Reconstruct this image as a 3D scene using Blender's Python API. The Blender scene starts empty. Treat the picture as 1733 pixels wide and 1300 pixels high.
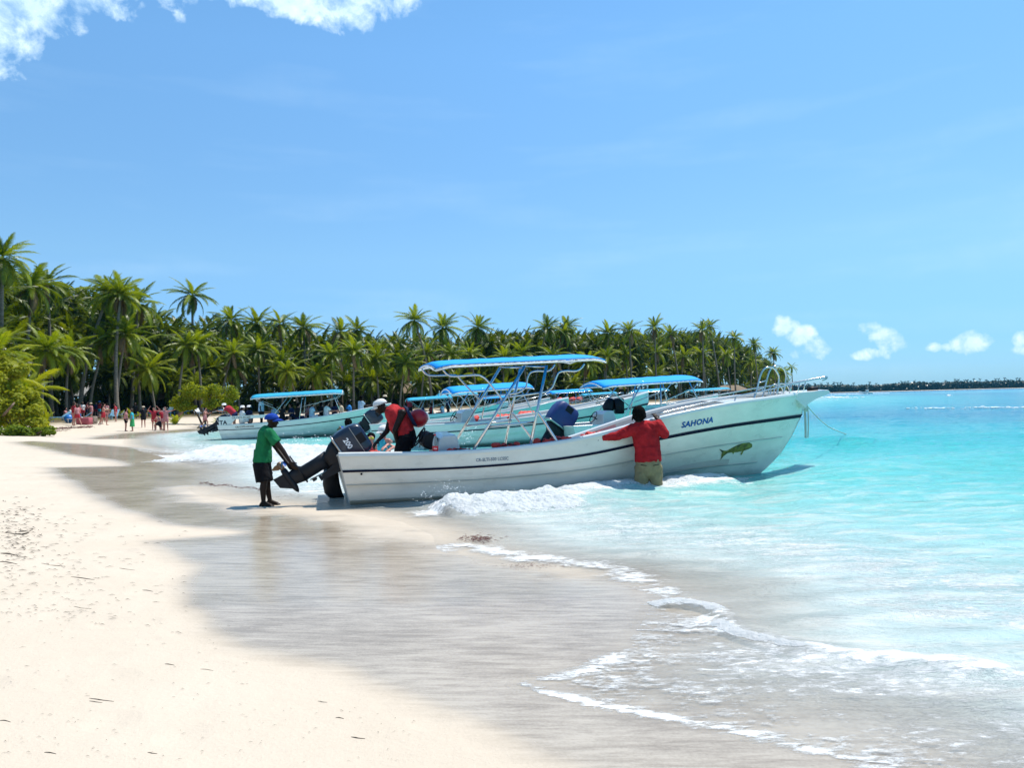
import bpy, math, random
import numpy as np
from mathutils import Vector, Matrix, noise as mnoise

random.seed(7)
R = math.radians
scene = bpy.context.scene
C = scene.collection

# ------------------------------------------------------------------ camera
CAM_H = 1.62
LENS = 26.0
F = LENS / 36.0 * 1733.0
PITCH, ROLL = R(1.236), R(-1.45)
cam_data = bpy.data.cameras.new('camera')
cam_data.lens = LENS
cam_data.sensor_width = 36.0
cam_data.clip_start = 0.05
cam_data.clip_end = 20000
cam = bpy.data.objects.new('camera', cam_data)
C.objects.link(cam)
M3 = Matrix.Rotation(R(90) + PITCH, 3, 'X') @ Matrix.Rotation(ROLL, 3, 'Z')
cam.matrix_world = Matrix.Translation((0, 0, CAM_H)) @ M3.to_4x4()
scene.camera = cam

# ------------------------------------------------------------------ exposure
scene.view_settings.view_transform = 'Standard'
scene.view_settings.look = 'None'
scene.view_settings.exposure = 0.35
scene.view_settings.gamma = 1.0
scene.view_settings.use_curve_mapping = False
scene.cycles.use_denoising = True
scene.cycles.max_bounces = 6
scene.cycles.diffuse_bounces = 3
scene.cycles.glossy_bounces = 3
scene.cycles.transmission_bounces = 3
scene.cycles.transparent_max_bounces = 8
scene.cycles.caustics_reflective = False
scene.cycles.caustics_refractive = False

# ------------------------------------------------------------------ sun
SUN_EL, SUN_AZ = R(66), R(52)        # azimuth clockwise from +Y
sun_dir = Vector((math.sin(SUN_AZ) * math.cos(SUN_EL), math.cos(SUN_AZ) * math.cos(SUN_EL), math.sin(SUN_EL)))
sd = bpy.data.lights.new('sun', 'SUN')
sd.energy = 4.6
sd.angle = R(0.53)
sd.color = (1.0, 0.955, 0.88)
sun = bpy.data.objects.new('sun', sd)
C.objects.link(sun)
sun.rotation_euler = (-sun_dir).to_track_quat('-Z', 'Y').to_euler()
sun.location = (0, 0, 60)

# ------------------------------------------------------------------ pixel of the photograph -> ray / point in the place
def ray(px, py):
    d = M3 @ Vector(((px - 866.5) / F, -(py - 650.0) / F, -1.0))
    return d
def gp(px, py, z=0.0):
    d = ray(px, py)
    t = (z - CAM_H) / d.z
    return Vector((d.x * t, d.y * t, z))
def at(px, py, Y):
    d = ray(px, py)
    t = Y / d.y
    return Vector((d.x * t, Y, CAM_H + d.z * t))
def yh(px):
    return 677.0 - (px - 866.5) * math.tan(-ROLL)

# ------------------------------------------------------------------ world
world = bpy.data.worlds.new('World')
scene.world = world
world.use_nodes = True
NT = world.node_tree
for n in list(NT.nodes):
    NT.nodes.remove(n)
def wn(t, **k):
    n = NT.nodes.new(t)
    for a, b in k.items():
        setattr(n, a, b)
    return n
def wmath(op, a, b=None, c=None, clamp=False):
    n = wn('ShaderNodeMath', operation=op, use_clamp=clamp)
    for i, v in enumerate((a, b, c)):
        if v is None: continue
        if isinstance(v, (int, float)): n.inputs[i].default_value = v
        else: NT.links.new(v, n.inputs[i])
    return n.outputs[0]
sky = wn('ShaderNodeTexSky', sky_type='NISHITA', sun_disc=False, sun_elevation=SUN_EL, sun_rotation=SUN_AZ)
sky.air_density = 1.0
sky.dust_density = 0.0
sky.ozone_density = 2.0
sky.altitude = 0
tc = wn('ShaderNodeTexCoord')
sep = wn('ShaderNodeSeparateXYZ')
NT.links.new(tc.outputs['Generated'], sep.inputs[0])
az = wmath('ARCTAN2', sep.outputs[0], sep.outputs[1])
el = wmath('ARCSINE', sep.outputs[2])
def dir_ae(px, py):
    d = ray(px, py).normalized()
    return math.atan2(d.x, d.y), math.asin(d.z)
# (pixel x, pixel y, half width px, half height px, strength)
blobs = [(15, 2, 85, 36, 1.05), (2, 58, 24, 34, .9), (120, -4, 85, 18, .9), (270, -10, 80, 14, .6), (-60, 10, 90, 90, 1.), (200, -10, 60, 25, .6), (400, -22, 120, 28, .85), (500, 0, 85, 28, .95),
         (585, 10, 52, 34, .9), (560, -34, 160, 44, 1.), (300, 20, 18, 14, .3),
         (1330, 553, 22, 17, 1.0), (1352, 570, 24, 18, 1.), (1383, 590, 25, 17, 1.), (1345, 596, 40, 13, .5),
         (1475, 556, 26, 10, .75), (1495, 565, 22, 14, .9), (1512, 580, 22, 16, 1.), (1478, 600, 26, 9, .7),
         (1643, 580, 25, 17, 1.), (1581, 588, 16, 8, .65), (1601, 588, 8, 7, .7), (1730, 574, 11, 13, .8), (1765, 588, 30, 14, .9),
         (1900, 560, 60, 20, 1.), (-300, 540, 120, 30, 1.), (2300, 590, 90, 20, 1.)]
cn = wn('ShaderNodeTexNoise')
cn.noise_dimensions = '3D'
cn.inputs['Scale'].default_value = 30.0
cn.inputs['Detail'].default_value = 9.0
cn.inputs['Roughness'].default_value = 0.6
cn.inputs['Distortion'].default_value = 0.25
NT.links.new(tc.outputs['Generated'], cn.inputs['Vector'])
tot = None
for (px, py, w, h, s) in blobs:
    a0, e0 = dir_ae(px, py)
    da = wmath('MULTIPLY', wmath('SUBTRACT', az, a0), F / w)
    de = wmath('MULTIPLY', wmath('SUBTRACT', el, e0), F / h)
    r2 = wmath('ADD', wmath('MULTIPLY', da, da), wmath('MULTIPLY', de, de))
    m = wmath('MULTIPLY', wmath('SUBTRACT', 1.0, wmath('MULTIPLY', r2, 0.55)), s)
    m = wmath('MAXIMUM', m, 0.0)
    tot = m if tot is None else wmath('MAXIMUM', tot, m)
# scattered clouds elsewhere in the sky, well above the frame
cn2 = wn('ShaderNodeTexNoise')
cn2.inputs['Scale'].default_value = 2.6
cn2.inputs['Detail'].default_value = 3.0
NT.links.new(tc.outputs['Generated'], cn2.inputs['Vector'])
high = wmath('MULTIPLY', wmath('MULTIPLY', wmath('SUBTRACT', cn2.outputs['Fac'], 0.56), 7.0, clamp=True),
             wmath('MULTIPLY', wmath('SUBTRACT', el, 0.50), 6.0, clamp=True))
tot = wmath('MAXIMUM', tot, wmath('MULTIPLY', high, 0.8))
# m + noise threshold
nz = wmath('SUBTRACT', cn.outputs['Fac'], 0.5)
dens = wmath('ADD', tot, wmath('MULTIPLY', nz, 2.3))
gate = wmath('MULTIPLY', tot, 4.0, clamp=True)
alpha = wmath('MULTIPLY', wmath('SUBTRACT', dens, 0.36), 1.9, clamp=True)
alpha = wmath('MULTIPLY', alpha, gate)
# faint high wisps
wm = wn('ShaderNodeMapping')
wm.inputs['Scale'].default_value = (2.0, 2.0, 14.0)
NT.links.new(tc.outputs['Generated'], wm.inputs['Vector'])
ci = wn('ShaderNodeTexNoise')
ci.inputs['Scale'].default_value = 1.6
ci.inputs['Detail'].default_value = 6.0
NT.links.new(wm.outputs[0], ci.inputs['Vector'])
wisp = wmath('MULTIPLY', wmath('SUBTRACT', ci.outputs['Fac'], 0.52), 0.45, clamp=True)
alpha = wmath('MAXIMUM', wmath('MULTIPLY', alpha, 0.93), wisp)
ccol = wn('ShaderNodeValToRGB')
ccol.color_ramp.elements[0].position = 0.35
ccol.color_ramp.elements[0].color = (5.6, 8.2, 10.5, 1)
ccol.color_ramp.elements[1].position = 0.75
ccol.color_ramp.elements[1].color = (9.5, 11.2, 12.0, 1)
NT.links.new(cn.outputs['Fac'], ccol.inputs[0])
mixc = wn('ShaderNodeMix', data_type='RGBA')
skyt = wn('ShaderNodeMix', data_type='RGBA', blend_type='MULTIPLY')
skyt.inputs[0].default_value = 1.0
skyt.inputs[7].default_value = (1.0, 1.0, 1.0, 1)
NT.links.new(sky.outputs[0], skyt.inputs[6])
sr_ = wn('ShaderNodeValToRGB')
rr_ = sr_.color_ramp.elements
rr_[0].position = 0.0; rr_[0].color = (.38, .72, 1.27, 1)
rr_[1].position = 1.0; rr_[1].color = (1.10, 1.80, 1.85, 1)
for p_, c_ in ((.06, (.50, .84, 1.28, 1)), (.18, (.92, 1.24, 1.38, 1)), (.42, (1.15, 1.62, 1.75, 1))):
    e_ = rr_.new(p_); e_.color = c_
NT.links.new(wmath('DIVIDE', el, R(60), clamp=True), sr_.inputs[0])
NT.links.new(sr_.outputs[0], skyt.inputs[7])
NT.links.new(alpha, mixc.inputs[0])
NT.links.new(skyt.outputs[2], mixc.inputs[6])
NT.links.new(ccol.outputs[0], mixc.inputs[7])
bg = wn('ShaderNodeBackground')
bg.inputs['Strength'].default_value = 0.09
out = wn('ShaderNodeOutputWorld')
NT.links.new(mixc.outputs[2], bg.inputs['Color'])
NT.links.new(bg.outputs[0], out.inputs['Surface'])

# ------------------------------------------------------------------ tagging
def tag(o, label=None, cat=None, group=None, kind=None):
    if label: o['label'] = label
    if cat: o['category'] = cat
    if group: o['group'] = group
    if kind: o['kind'] = kind
    return o
def empty(name, loc=(0, 0, 0), rz=0, label=None, cat=None, group=None):
    o = bpy.data.objects.new(name, None)
    o.empty_display_size = 0.2
    C.objects.link(o)
    o.location = loc
    o.rotation_euler = (0, 0, rz)
    return tag(o, label, cat, group)
def obj(name, me, parent=None, mat=None, loc=None, rot=None):
    o = bpy.data.objects.new(name, me)
    C.objects.link(o)
    if parent is not None: o.parent = parent
    if mat is not None and not me.materials: me.materials.append(mat)
    elif mat is not None and me.materials[0] is not mat:
        o.material_slots[0].link = 'OBJECT'
        o.material_slots[0].material = mat
    if loc is not None: o.location = loc
    if rot is not None: o.rotation_euler = rot
    return o
def copy_tree(o, parent=None):
    c = o.copy()
    C.objects.link(c)
    if parent is not None: c.parent = parent
    for ch in list(o.children):
        copy_tree(ch, c)
    return c

# ------------------------------------------------------------------ materials
def new_mat(name):
    m = bpy.data.materials.new(name)
    m.use_nodes = True
    nt = m.node_tree
    b = nt.nodes['Principled BSDF']
    return m, nt, b
def pmat(name, col, rough=.5, metal=0., var=.12, scale=6., bump=0., bscale=30., spec=.5, trans=0., detail=4., coat=0., sheen=0., stretch=None):
    m, nt, b = new_mat(name)
    tcn = nt.nodes.new('ShaderNodeTexCoord')
    nz = nt.nodes.new('ShaderNodeTexNoise')
    nz.inputs['Scale'].default_value = scale
    nz.inputs['Detail'].default_value = detail
    src = tcn.outputs['Object']
    if stretch:
        mp = nt.nodes.new('ShaderNodeMapping')
        mp.inputs['Scale'].default_value = stretch
        nt.links.new(src, mp.inputs[0]); src = mp.outputs[0]
    nt.links.new(src, nz.inputs['Vector'])
    cr = nt.nodes.new('ShaderNodeValToRGB')
    c0 = tuple(max(0, c * (1 - var)) for c in col[:3]) + (1,)
    c1 = tuple(min(1, c * (1 + var)) for c in col[:3]) + (1,)
    cr.color_ramp.elements[0].position = .3; cr.color_ramp.elements[0].color = c0
    cr.color_ramp.elements[1].position = .7; cr.color_ramp.elements[1].color = c1
    nt.links.new(nz.outputs['Fac'], cr.inputs[0])
    nt.links.new(cr.outputs[0], b.inputs['Base Color'])
    b.inputs['Roughness'].default_value = rough
    b.inputs['Metallic'].default_value = metal
    b.inputs['Specular IOR Level'].default_value = spec
    if coat: b.inputs['Coat Weight'].default_value = coat
    if sheen: b.inputs['Sheen Weight'].default_value = sheen
    if bump:
        n2 = nt.nodes.new('ShaderNodeTexNoise')
        n2.inputs['Scale'].default_value = bscale
        n2.inputs['Detail'].default_value = 5
        nt.links.new(src, n2.inputs['Vector'])
        bp_ = nt.nodes.new('ShaderNodeBump')
        bp_.inputs['Strength'].default_value = bump
        bp_.inputs['Distance'].default_value = .02
        nt.links.new(n2.outputs['Fac'], bp_.inputs['Height'])
        nt.links.new(bp_.outputs[0], b.inputs['Normal'])
    if trans:
        tr = nt.nodes.new('ShaderNodeBsdfTranslucent')
        nt.links.new(cr.outputs[0], tr.inputs['Color'])
        mx = nt.nodes.new('ShaderNodeMixShader')
        mx.inputs[0].default_value = trans
        nt.links.new(b.outputs[0], mx.inputs[1])
        nt.links.new(tr.outputs[0], mx.inputs[2])
        nt.links.new(mx.outputs[0], nt.nodes['Material Output'].inputs['Surface'])
    return m

# ------------------------------------------------------------------ numpy noise
def vnoise(x, y, seed=0):
    xi = np.floor(x).astype(np.int64); yi = np.floor(y).astype(np.int64)
    xf = x - xi; yf = y - yi
    u = xf * xf * xf * (xf * (xf * 6 - 15) + 10); v = yf * yf * yf * (yf * (yf * 6 - 15) + 10)
    def h(a, b):
        k = (a * 374761393 + b * 668265263 + seed * 974634777) & 0xffffffff
        k = ((k ^ (k >> 13)) * 1274126177) & 0xffffffff
        k = k ^ (k >> 16)
        return (k & 0xffff) / 65535.0
    return (h(xi, yi) * (1 - u) + h(xi + 1, yi) * u) * (1 - v) + (h(xi, yi + 1) * (1 - u) + h(xi + 1, yi + 1) * u) * v
def fbm(x, y, seed=0, oct=4, lac=2.03, gain=.5):
    s = np.zeros_like(x, dtype=float); a = 1.; t = 0.
    for i in range(oct):
        s += a * vnoise(x + 17.3 * i, y - 9.1 * i, seed + i); t += a
        x = x * lac; y = y * lac; a *= gain
    return s / t
def sstep(a, b, x):
    t = np.clip((x - a) / (b - a), 0, 1)
    return t * t * (3 - 2 * t)
def poly_dist(pts, X, Y, closed=False):
    P = np.array([(p[0], p[1]) for p in pts], float)
    n = len(P)
    segs = range(n if closed else n - 1)
    best = np.full(X.shape, 1e18); tp = np.zeros(X.shape)
    acc = 0.
    for i in segs:
        a = P[i]; b = P[(i + 1) % n]
        d = b - a; L2 = d @ d
        L = math.sqrt(L2)
        t = np.clip(((X - a[0]) * d[0] + (Y - a[1]) * d[1]) / L2, 0, 1)
        q = (X - a[0] - t * d[0]) ** 2 + (Y - a[1] - t * d[1]) ** 2
        m = q < best
        best = np.where(m, q, best); tp = np.where(m, acc + t * L, tp)
        acc += L
    return np.sqrt(best), tp / acc
def inside(pts, X, Y):
    P = [(p[0], p[1]) for p in pts]
    n = len(P); c = np.zeros(X.shape, bool)
    for i in range(n):
        x0, y0 = P[i]; x1, y1 = P[(i + 1) % n]
        if y0 == y1: continue
        cond = ((y0 > Y) != (y1 > Y)) & (X < (x1 - x0) * (Y - y0) / (y1 - y0) + x0)
        c ^= cond
    return c
def grid_mesh(name, V, nr, nc, wrap=False):
    idx = np.arange(nr * nc).reshape(nr, nc)
    if wrap:
        idx = np.concatenate([idx, idx[:, :1]], axis=1)
    a = idx[:-1, :-1].ravel(); b = idx[:-1, 1:].ravel(); c = idx[1:, 1:].ravel(); d = idx[1:, :-1].ravel()
    Fq = np.stack([a, b, c, d], 1)
    me = bpy.data.meshes.new(name)
    me.vertices.add(len(V)); me.vertices.foreach_set('co', V.astype(np.float32).ravel())
    me.loops.add(Fq.size); me.loops.foreach_set('vertex_index', Fq.astype(np.int32).ravel())
    me.polygons.add(len(Fq))
    me.polygons.foreach_set('loop_start', np.arange(0, Fq.size, 4, dtype=np.int32))
    me.polygons.foreach_set('loop_total', np.full(len(Fq), 4, dtype=np.int32))
    me.update(calc_edges=True)
    me.polygons.foreach_set('use_smooth', np.ones(len(Fq), bool))
    return me
def attr(me, name, arr):
    a = me.attributes.new(name, 'FLOAT', 'POINT')
    a.data.foreach_set('value', arr.astype(np.float32).ravel())
# ------------------------------------------------------------------ shoreline of the bay (metres)
g2 = lambda a, b: tuple(gp(a, b))[:2]
SHORE = [g2(1560, 1345), g2(1470, 1300), g2(1390, 1272), g2(1300, 1250), g2(1200, 1229), g2(1100, 1209), g2(1000, 1190), g2(925, 1172), g2(882, 1159),
         g2(920, 1148), g2(980, 1140), g2(1040, 1110), g2(1085, 1062), g2(1105, 1028), g2(1120, 1005), g2(1060, 988), g2(1000, 978), g2(930, 968), g2(870, 958), g2(800, 942), g2(755, 931),
         g2(745, 905), g2(690, 882), g2(600, 868), g2(440, 853), g2(340, 836), g2(310, 815), g2(335, 798), g2(300, 778), g2(245, 765), g2(210, 752), g2(215, 741), g2(245, 735), g2(300, 731.5), (-22.5, 57),
         (-24.5, 62), (-23, 74), (-14, 84), (-4.5, 87), (8, 92), (22, 104), (40, 126), (60, 160), (78, 200), (90, 226), (93, 245)]
LAND = [(2.6, 1.6), (5, -3), (15, -20), (40, -60), (80, -300), (-900, -900), (-1500, 400), (-600, 800), (40, 330), (93, 262)]
LANDPOLY = LAND[::-1] and ([(2.6, 1.6)] + SHORE + LAND[::-1][:-1])
def shore_s(X, Y):
    d, _ = poly_dist(LANDPOLY, X, Y, closed=True)
    return np.where(inside(LANDPOLY, X, Y), d, -d)
def terrain(X, Y, s=None):
    if s is None: s = shore_s(X, Y)
    near = np.hypot(X, Y)
    up = .03 * s + .0025 * s * s
    up = np.where(s > 11, .03 * 11 + .0025 * 121 + (s - 11) * .03, up)
    up = np.minimum(up, 0.85 + .1 * fbm(X * .2, Y * .2, 5))
    dn = np.maximum(.045 * s, -.8 + .012 * (s + 17)) 
    dn = np.maximum(dn, -4.)
    z = np.where(s > 0, up, dn)
    damp = sstep(1.5, 6, s)
    z = z + damp * (.05 * (fbm(X * 1.3, Y * 1.3, 3, 3) - .5) + .02 * (fbm(X * 5, Y * 5, 4, 3) - .5)) * sstep(0, 4, near)
    return z
def tz(x, y):
    return float(terrain(np.array([float(x)]), np.array([float(y)]))[0])
def polar(nr, ncf, ncb, r0, r1, half=R(43)):
    a = np.concatenate([np.linspace(-half, half, ncf, endpoint=False), np.linspace(half, 2 * math.pi - half, ncb, endpoint=False)])
    r = r0 * np.exp(np.linspace(0, math.log(r1 / r0), nr))
    Rr, A = np.meshgrid(r, a, indexing='ij')
    return (Rr * np.sin(A)).ravel(), (Rr * np.cos(A)).ravel(), len(a)

# dry / wet border of the sand
g = g2
WET = [g(1000, 1345), g(880, 1290), g(750, 1228), g(650, 1185), g(560, 1150), g(470, 1125), g(400, 1112), g(335, 1085), g(300, 1050), g(300, 1010), g(318, 975), g(260, 945), g(240, 935),
       g(330, 922), g(410, 912), g(330, 905), g(250, 888), g(190, 868), g(150, 845), g(110, 825), g(72, 800), g(120, 797), g(215, 792), g(180, 782), g(110, 775), g(60, 764), g(15, 756), g(60, 752), g(150, 753), g(230, 757), g(330, 768)]
WETPOLY = WET + [(-5, 60), (60, 60), (60, -5), (2.0, 0.8)]
X, Y, nc = polar(430, 430, 70, 0.6, 2600)
s = shore_s(X, Y)
Z = terrain(X, Y, s)
me = grid_mesh('beach', np.stack([X, Y, Z], 1), 430, nc, wrap=True)
wd, _ = poly_dist(WETPOLY, X, Y, closed=True)
sw = np.where(inside(WETPOLY, X, Y), wd, -wd)
dist = np.hypot(X, Y)
wet = sstep(-1, 1, (sw + .25 * (fbm(X * 1.1, Y * 1.1, 9, 3) - .5)) / (.12 + .012 * dist)) 
wet = np.where(dist > 46, sstep(3.0, 1.2, s + 1.0 * (fbm(X * .3, Y * .3, 8) - .5)), wet)
BAR = [g(300, 826), g(380, 819), g(450, 820), g(540, 838), g(600, 858), g(700, 868), g(820, 890), g(920, 925), g(1040, 972), g(1000, 985), g(900, 965), g(800, 942), g(740, 930), g(690, 915), g(600, 892), g(500, 876), g(400, 862), g(330, 848)]
bd, _ = poly_dist(BAR, X, Y, closed=True)
bs_ = np.where(inside(BAR, X, Y), bd, -bd)
wet = wet * (1 - .72 * sstep(-.5, .5, bs_ + .9 * (fbm(X * 1.6, Y * 3, 19, 3) - .5)))
attr(me, 'wet', wet)
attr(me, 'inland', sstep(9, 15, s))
m, nt, b = new_mat('sand')
N = nt.nodes; L = nt.links
def nn(t, **k):
    n = N.new(t)
    for a_, b_ in k.items(): setattr(n, a_, b_)
    return n
aw = nn('ShaderNodeAttribute', attribute_name='wet')
ai = nn('ShaderNodeAttribute', attribute_name='inland')
tco = nn('ShaderNodeTexCoord')
fine = nn('ShaderNodeTexNoise'); fine.inputs['Scale'].default_value = 60; fine.inputs['Detail'].default_value = 8; fine.inputs['Roughness'].default_value = .7
L.new(tco.outputs['Object'], fine.inputs['Vector'])
big = nn('ShaderNodeTexNoise'); big.inputs['Scale'].default_value = .9; big.inputs['Detail'].default_value = 5
L.new(tco.outputs['Object'], big.inputs['Vector'])
dry = nn('ShaderNodeValToRGB')
dry.color_ramp.elements[0].position = .25; dry.color_ramp.elements[0].color = (.52, .435, .335, 1)
dry.color_ramp.elements[1].position = .7; dry.color_ramp.elements[1].color = (.60, .51, .405, 1)
mx0 = nn('ShaderNodeMath', operation='MULTIPLY_ADD'); mx0.inputs[1].default_value = .45; L.new(fine.outputs['Fac'], mx0.inputs[0])
bm_ = nn('ShaderNodeMath', operation='MULTIPLY'); bm_.inputs[1].default_value = .55; L.new(big.outputs['Fac'], bm_.inputs[0]); L.new(bm_.outputs[0], mx0.inputs[2])
L.new(mx0.outputs[0], dry.inputs[0])
# streaks left by draining water, running along the shore
mp = nn('ShaderNodeMapping'); mp.inputs['Rotation'].default_value = (0, 0, R(14)); mp.inputs['Scale'].default_value = (.8, 5.5, 1)
L.new(tco.outputs['Object'], mp.inputs[0])
st = nn('ShaderNodeTexNoise'); st.inputs['Scale'].default_value = 2.8; st.inputs['Detail'].default_value = 9; st.inputs['Roughness'].default_value = .72; st.inputs['Distortion'].default_value = .35
L.new(mp.outputs[0], st.inputs['Vector'])
wc = nn('ShaderNodeValToRGB')
wc.color_ramp.elements[0].position = .36; wc.color_ramp.elements[0].color = (.28, .225, .16, 1)
wc.color_ramp.elements[1].position = .62; wc.color_ramp.elements[1].color = (.46, .39, .30, 1)
wsp = nn('ShaderNodeMath', operation='MULTIPLY_ADD'); wsp.inputs[1].default_value = .35; wsb = nn('ShaderNodeMath', operation='MULTIPLY_ADD'); wsb.inputs[1].default_value = .5; wsb.inputs[2].default_value = -.42
L.new(big.outputs['Fac'], wsb.inputs[0]); L.new(fine.outputs['Fac'], wsp.inputs[0]); L.new(wsb.outputs[0], wsp.inputs[2])
wsa = nn('ShaderNodeMath', operation='ADD'); L.new(st.outputs['Fac'], wsa.inputs[0]); L.new(wsp.outputs[0], wsa.inputs[1]); L.new(wsa.outputs[0], wc.inputs[0])
mc = nn('ShaderNodeMix', data_type='RGBA')
L.new(aw.outputs['Fac'], mc.inputs[0]); L.new(dry.outputs[0], mc.inputs[6]); L.new(wc.outputs[0], mc.inputs[7])
mi = nn('ShaderNodeMix', data_type='RGBA')
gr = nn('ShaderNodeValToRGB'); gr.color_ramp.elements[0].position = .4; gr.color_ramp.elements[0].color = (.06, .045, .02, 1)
gr.color_ramp.elements[1].position = .62; gr.color_ramp.elements[1].color = (.2, .16, .09, 1)  # dark ground colour stands in for the shade beneath the palms
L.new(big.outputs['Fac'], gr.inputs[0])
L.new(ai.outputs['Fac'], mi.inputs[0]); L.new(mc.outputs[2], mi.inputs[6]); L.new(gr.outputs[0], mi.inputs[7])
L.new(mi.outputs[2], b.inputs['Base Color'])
rr = nn('ShaderNodeMapRange'); rr.inputs[3].default_value = .9; rr.inputs[4].default_value = .11
L.new(aw.outputs['Fac'], rr.inputs[0]); 
radd = nn('ShaderNodeMath', operation='MULTIPLY_ADD'); radd.inputs[1].default_value = .12; L.new(st.outputs['Fac'], radd.inputs[0]); L.new(rr.outputs[0], radd.inputs[2])
L.new(radd.outputs[0], b.inputs['Roughness'])
sr = nn('ShaderNodeMapRange'); sr.inputs[3].default_value = .2; sr.inputs[4].default_value = .5
L.new(aw.outputs['Fac'], sr.inputs[0]); L.new(sr.outputs[0], b.inputs['Specular IOR Level'])
bu = nn('ShaderNodeBump'); bu.inputs['Distance'].default_value = .01
bs = nn('ShaderNodeMapRange'); bs.inputs[3].default_value = .55; bs.inputs[4].default_value = .0
L.new(aw.outputs['Fac'], bs.inputs[0]); L.new(bs.outputs[0], bu.inputs['Strength'])
med = nn('ShaderNodeTexNoise'); med.inputs['Scale'].default_value = 4.5; med.inputs['Detail'].default_value = 6; med.inputs['Roughness'].default_value = .6; L.new(tco.outputs['Object'], med.inputs['Vector'])
fv = nn('ShaderNodeTexVoronoi'); fv.feature = 'SMOOTH_F1'; fv.inputs['Scale'].default_value = 2.1; fv.inputs['Smoothness'].default_value = .6; L.new(tco.outputs['Object'], fv.inputs['Vector'])
fvr = nn('ShaderNodeMapRange'); fvr.inputs[1].default_value = .05; fvr.inputs[2].default_value = .32; L.new(fv.outputs['Distance'], fvr.inputs[0])
mda = nn('ShaderNodeMath', operation='ADD'); L.new(med.outputs['Fac'], mda.inputs[0]); L.new(fvr.outputs[0], mda.inputs[1])
hm = nn('ShaderNodeMath', operation='MULTIPLY_ADD'); hm.inputs[1].default_value = 4.0; L.new(mda.outputs[0], hm.inputs[0]); L.new(fine.outputs['Fac'], hm.inputs[2]); L.new(hm.outputs[0], bu.inputs['Height'])
bu2 = nn('ShaderNodeBump'); bu2.inputs['Distance'].default_value = .02; bu2.inputs['Strength'].default_value = .10
L.new(st.outputs['Fac'], bu2.inputs['Height']); L.new(bu.outputs[0], bu2.inputs['Normal'])
L.new(bu2.outputs[0], b.inputs['Normal'])
SAND = m
o = obj('beach_sand', me, mat=SAND); tag(o, kind='structure')
from mathutils.bvhtree import BVHTree
_vc = np.empty(len(me.vertices) * 3, np.float32); me.vertices.foreach_get('co', _vc)
_pv = np.empty(len(me.polygons) * 4, np.int32); me.loops.foreach_get('vertex_index', _pv)
GB_ = BVHTree.FromPolygons(_vc.reshape(-1, 3).tolist(), _pv.reshape(-1, 4).tolist())
def tz(x, y):
    h = GB_.ray_cast(Vector((x, y, 60)), Vector((0, 0, -1)))
    return h[0].z if h[0] is not None else 0.0

# ------------------------------------------------------------------ sea
def add_poly(ls): return [g2(a, b_) for a, b_ in ls]
BREAK = add_poly([(735, 868), (800, 862), (880, 856), (950, 846), (1010, 836), (1080, 829), (1160, 826), (1240, 818)])   # breaker beside the big boat
BACKW = add_poly([(330, 772), (420, 772), (500, 775), (570, 778), (640, 786)])                                       # wave behind the boy
F2 = add_poly([(1100, 1027), (1150, 1024), (1210, 1036), (1250, 1062), (1300, 1082), (1360, 1100), (1430, 1112), (1520, 1118), (1640, 1128), (1780, 1160)])
F3 = add_poly([(752, 930), (800, 925), (870, 940), (940, 950), (1000, 955), (1060, 972), (1120, 1000)])
SW1 = add_poly([(980, 850), (1100, 852), (1200, 858), (1310, 868)])
SW2 = add_poly([(1300, 808), (1420, 800), (1540, 790), (1733, 780), (1900, 778)])
SW3 = add_poly([(1380, 752), (1500, 744), (1733, 738), (1950, 736)])
SW4 = add_poly([(1260, 850), (1400, 840), (1560, 838), (1733, 850), (1900, 870)])
def wave_z(X, Y, s):
    off = np.maximum(-s, 0)
    deep = sstep(1.0, 8, off)
    # gentle chop
    z = .045 * deep * (fbm(X * .55 + 3, Y * .9, 21, 4) - .5) * 2
    z += .034 * sstep(.2, 3, off) * (fbm(X * 1.5, Y * 2.9, 33, 4) - .5) * 2
    z += .10 * sstep(20, 60, off) * (fbm(X * .12, Y * .3, 44, 3) - .5) * 2
    def bump(pl, w, h, ends=.12, asym=1.0):
        d, t = poly_dist(pl, X, Y)
        f = sstep(0, ends, t) * sstep(1, 1 - ends * 2, t)
        return h * np.exp(-(d / w) ** 2) * f
    wob = .7 + .6 * fbm(X * 1.2, Y * 1.2, 55, 3)
    z += bump(BREAK, .50, .16, .02) * wob
    z += bump(BACKW, 1.7, .20) * wob
    z += bump(SW1, .45, .05)
    z += bump(SW2, 1.2, .20, .15)
    z += bump(SW3, 2.2, .20, .1)
    z += bump(SW4, .9, .09, .15)
    z += bump(F2, .13, .035, .05) * (.4 + 1.2 * fbm(X * 3, Y * 3, 56, 3))
    return z
NR = 640
X, Y, nc = polar(NR, 560, 70, 1.3, 1900)
s = shore_s(X, Y)
T = terrain(X, Y, s)
base = .003 + .02 * sstep(0, 3, -s) * 0
Zw = base + wave_z(X, Y, s) * sstep(-.3, .8, -s + .3)
# swash sheet: thin lens of water with a rounded front, kept just above the sand near the edge
Zw = np.where(s > 0.25, T - .03, Zw)
me = grid_mesh('sea', np.stack([X, Y, Zw], 1), NR, nc, wrap=True)
dist = np.hypot(X, Y)
def band(pl, w):
    d, t = poly_dist(pl, X, Y)
    return np.exp(-(d / w) ** 2)
foam = np.zeros_like(X)
hh = Zw - T
edge = np.exp(-((hh - .004) / (.0045 + .0006 * dist)) ** 2) * np.where(dist < 45, 1, .5)
edge *= sstep(900, 300, 0 * X) 
F1 = add_poly([(1040, 1112), (980, 1140), (920, 1150), (882, 1159), (925, 1173), (1000, 1190), (1200, 1229), (1400, 1275), (1470, 1300), (1560, 1345)])
d1, t1 = poly_dist(F1, X, Y)
strong = np.exp(-(d1 / .35) ** 2)
foam = np.maximum(foam, edge * (.34 + .30 * strong + .5 * (fbm(X * 2.2, Y * 2.2, 91, 3) - .5)))
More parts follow.
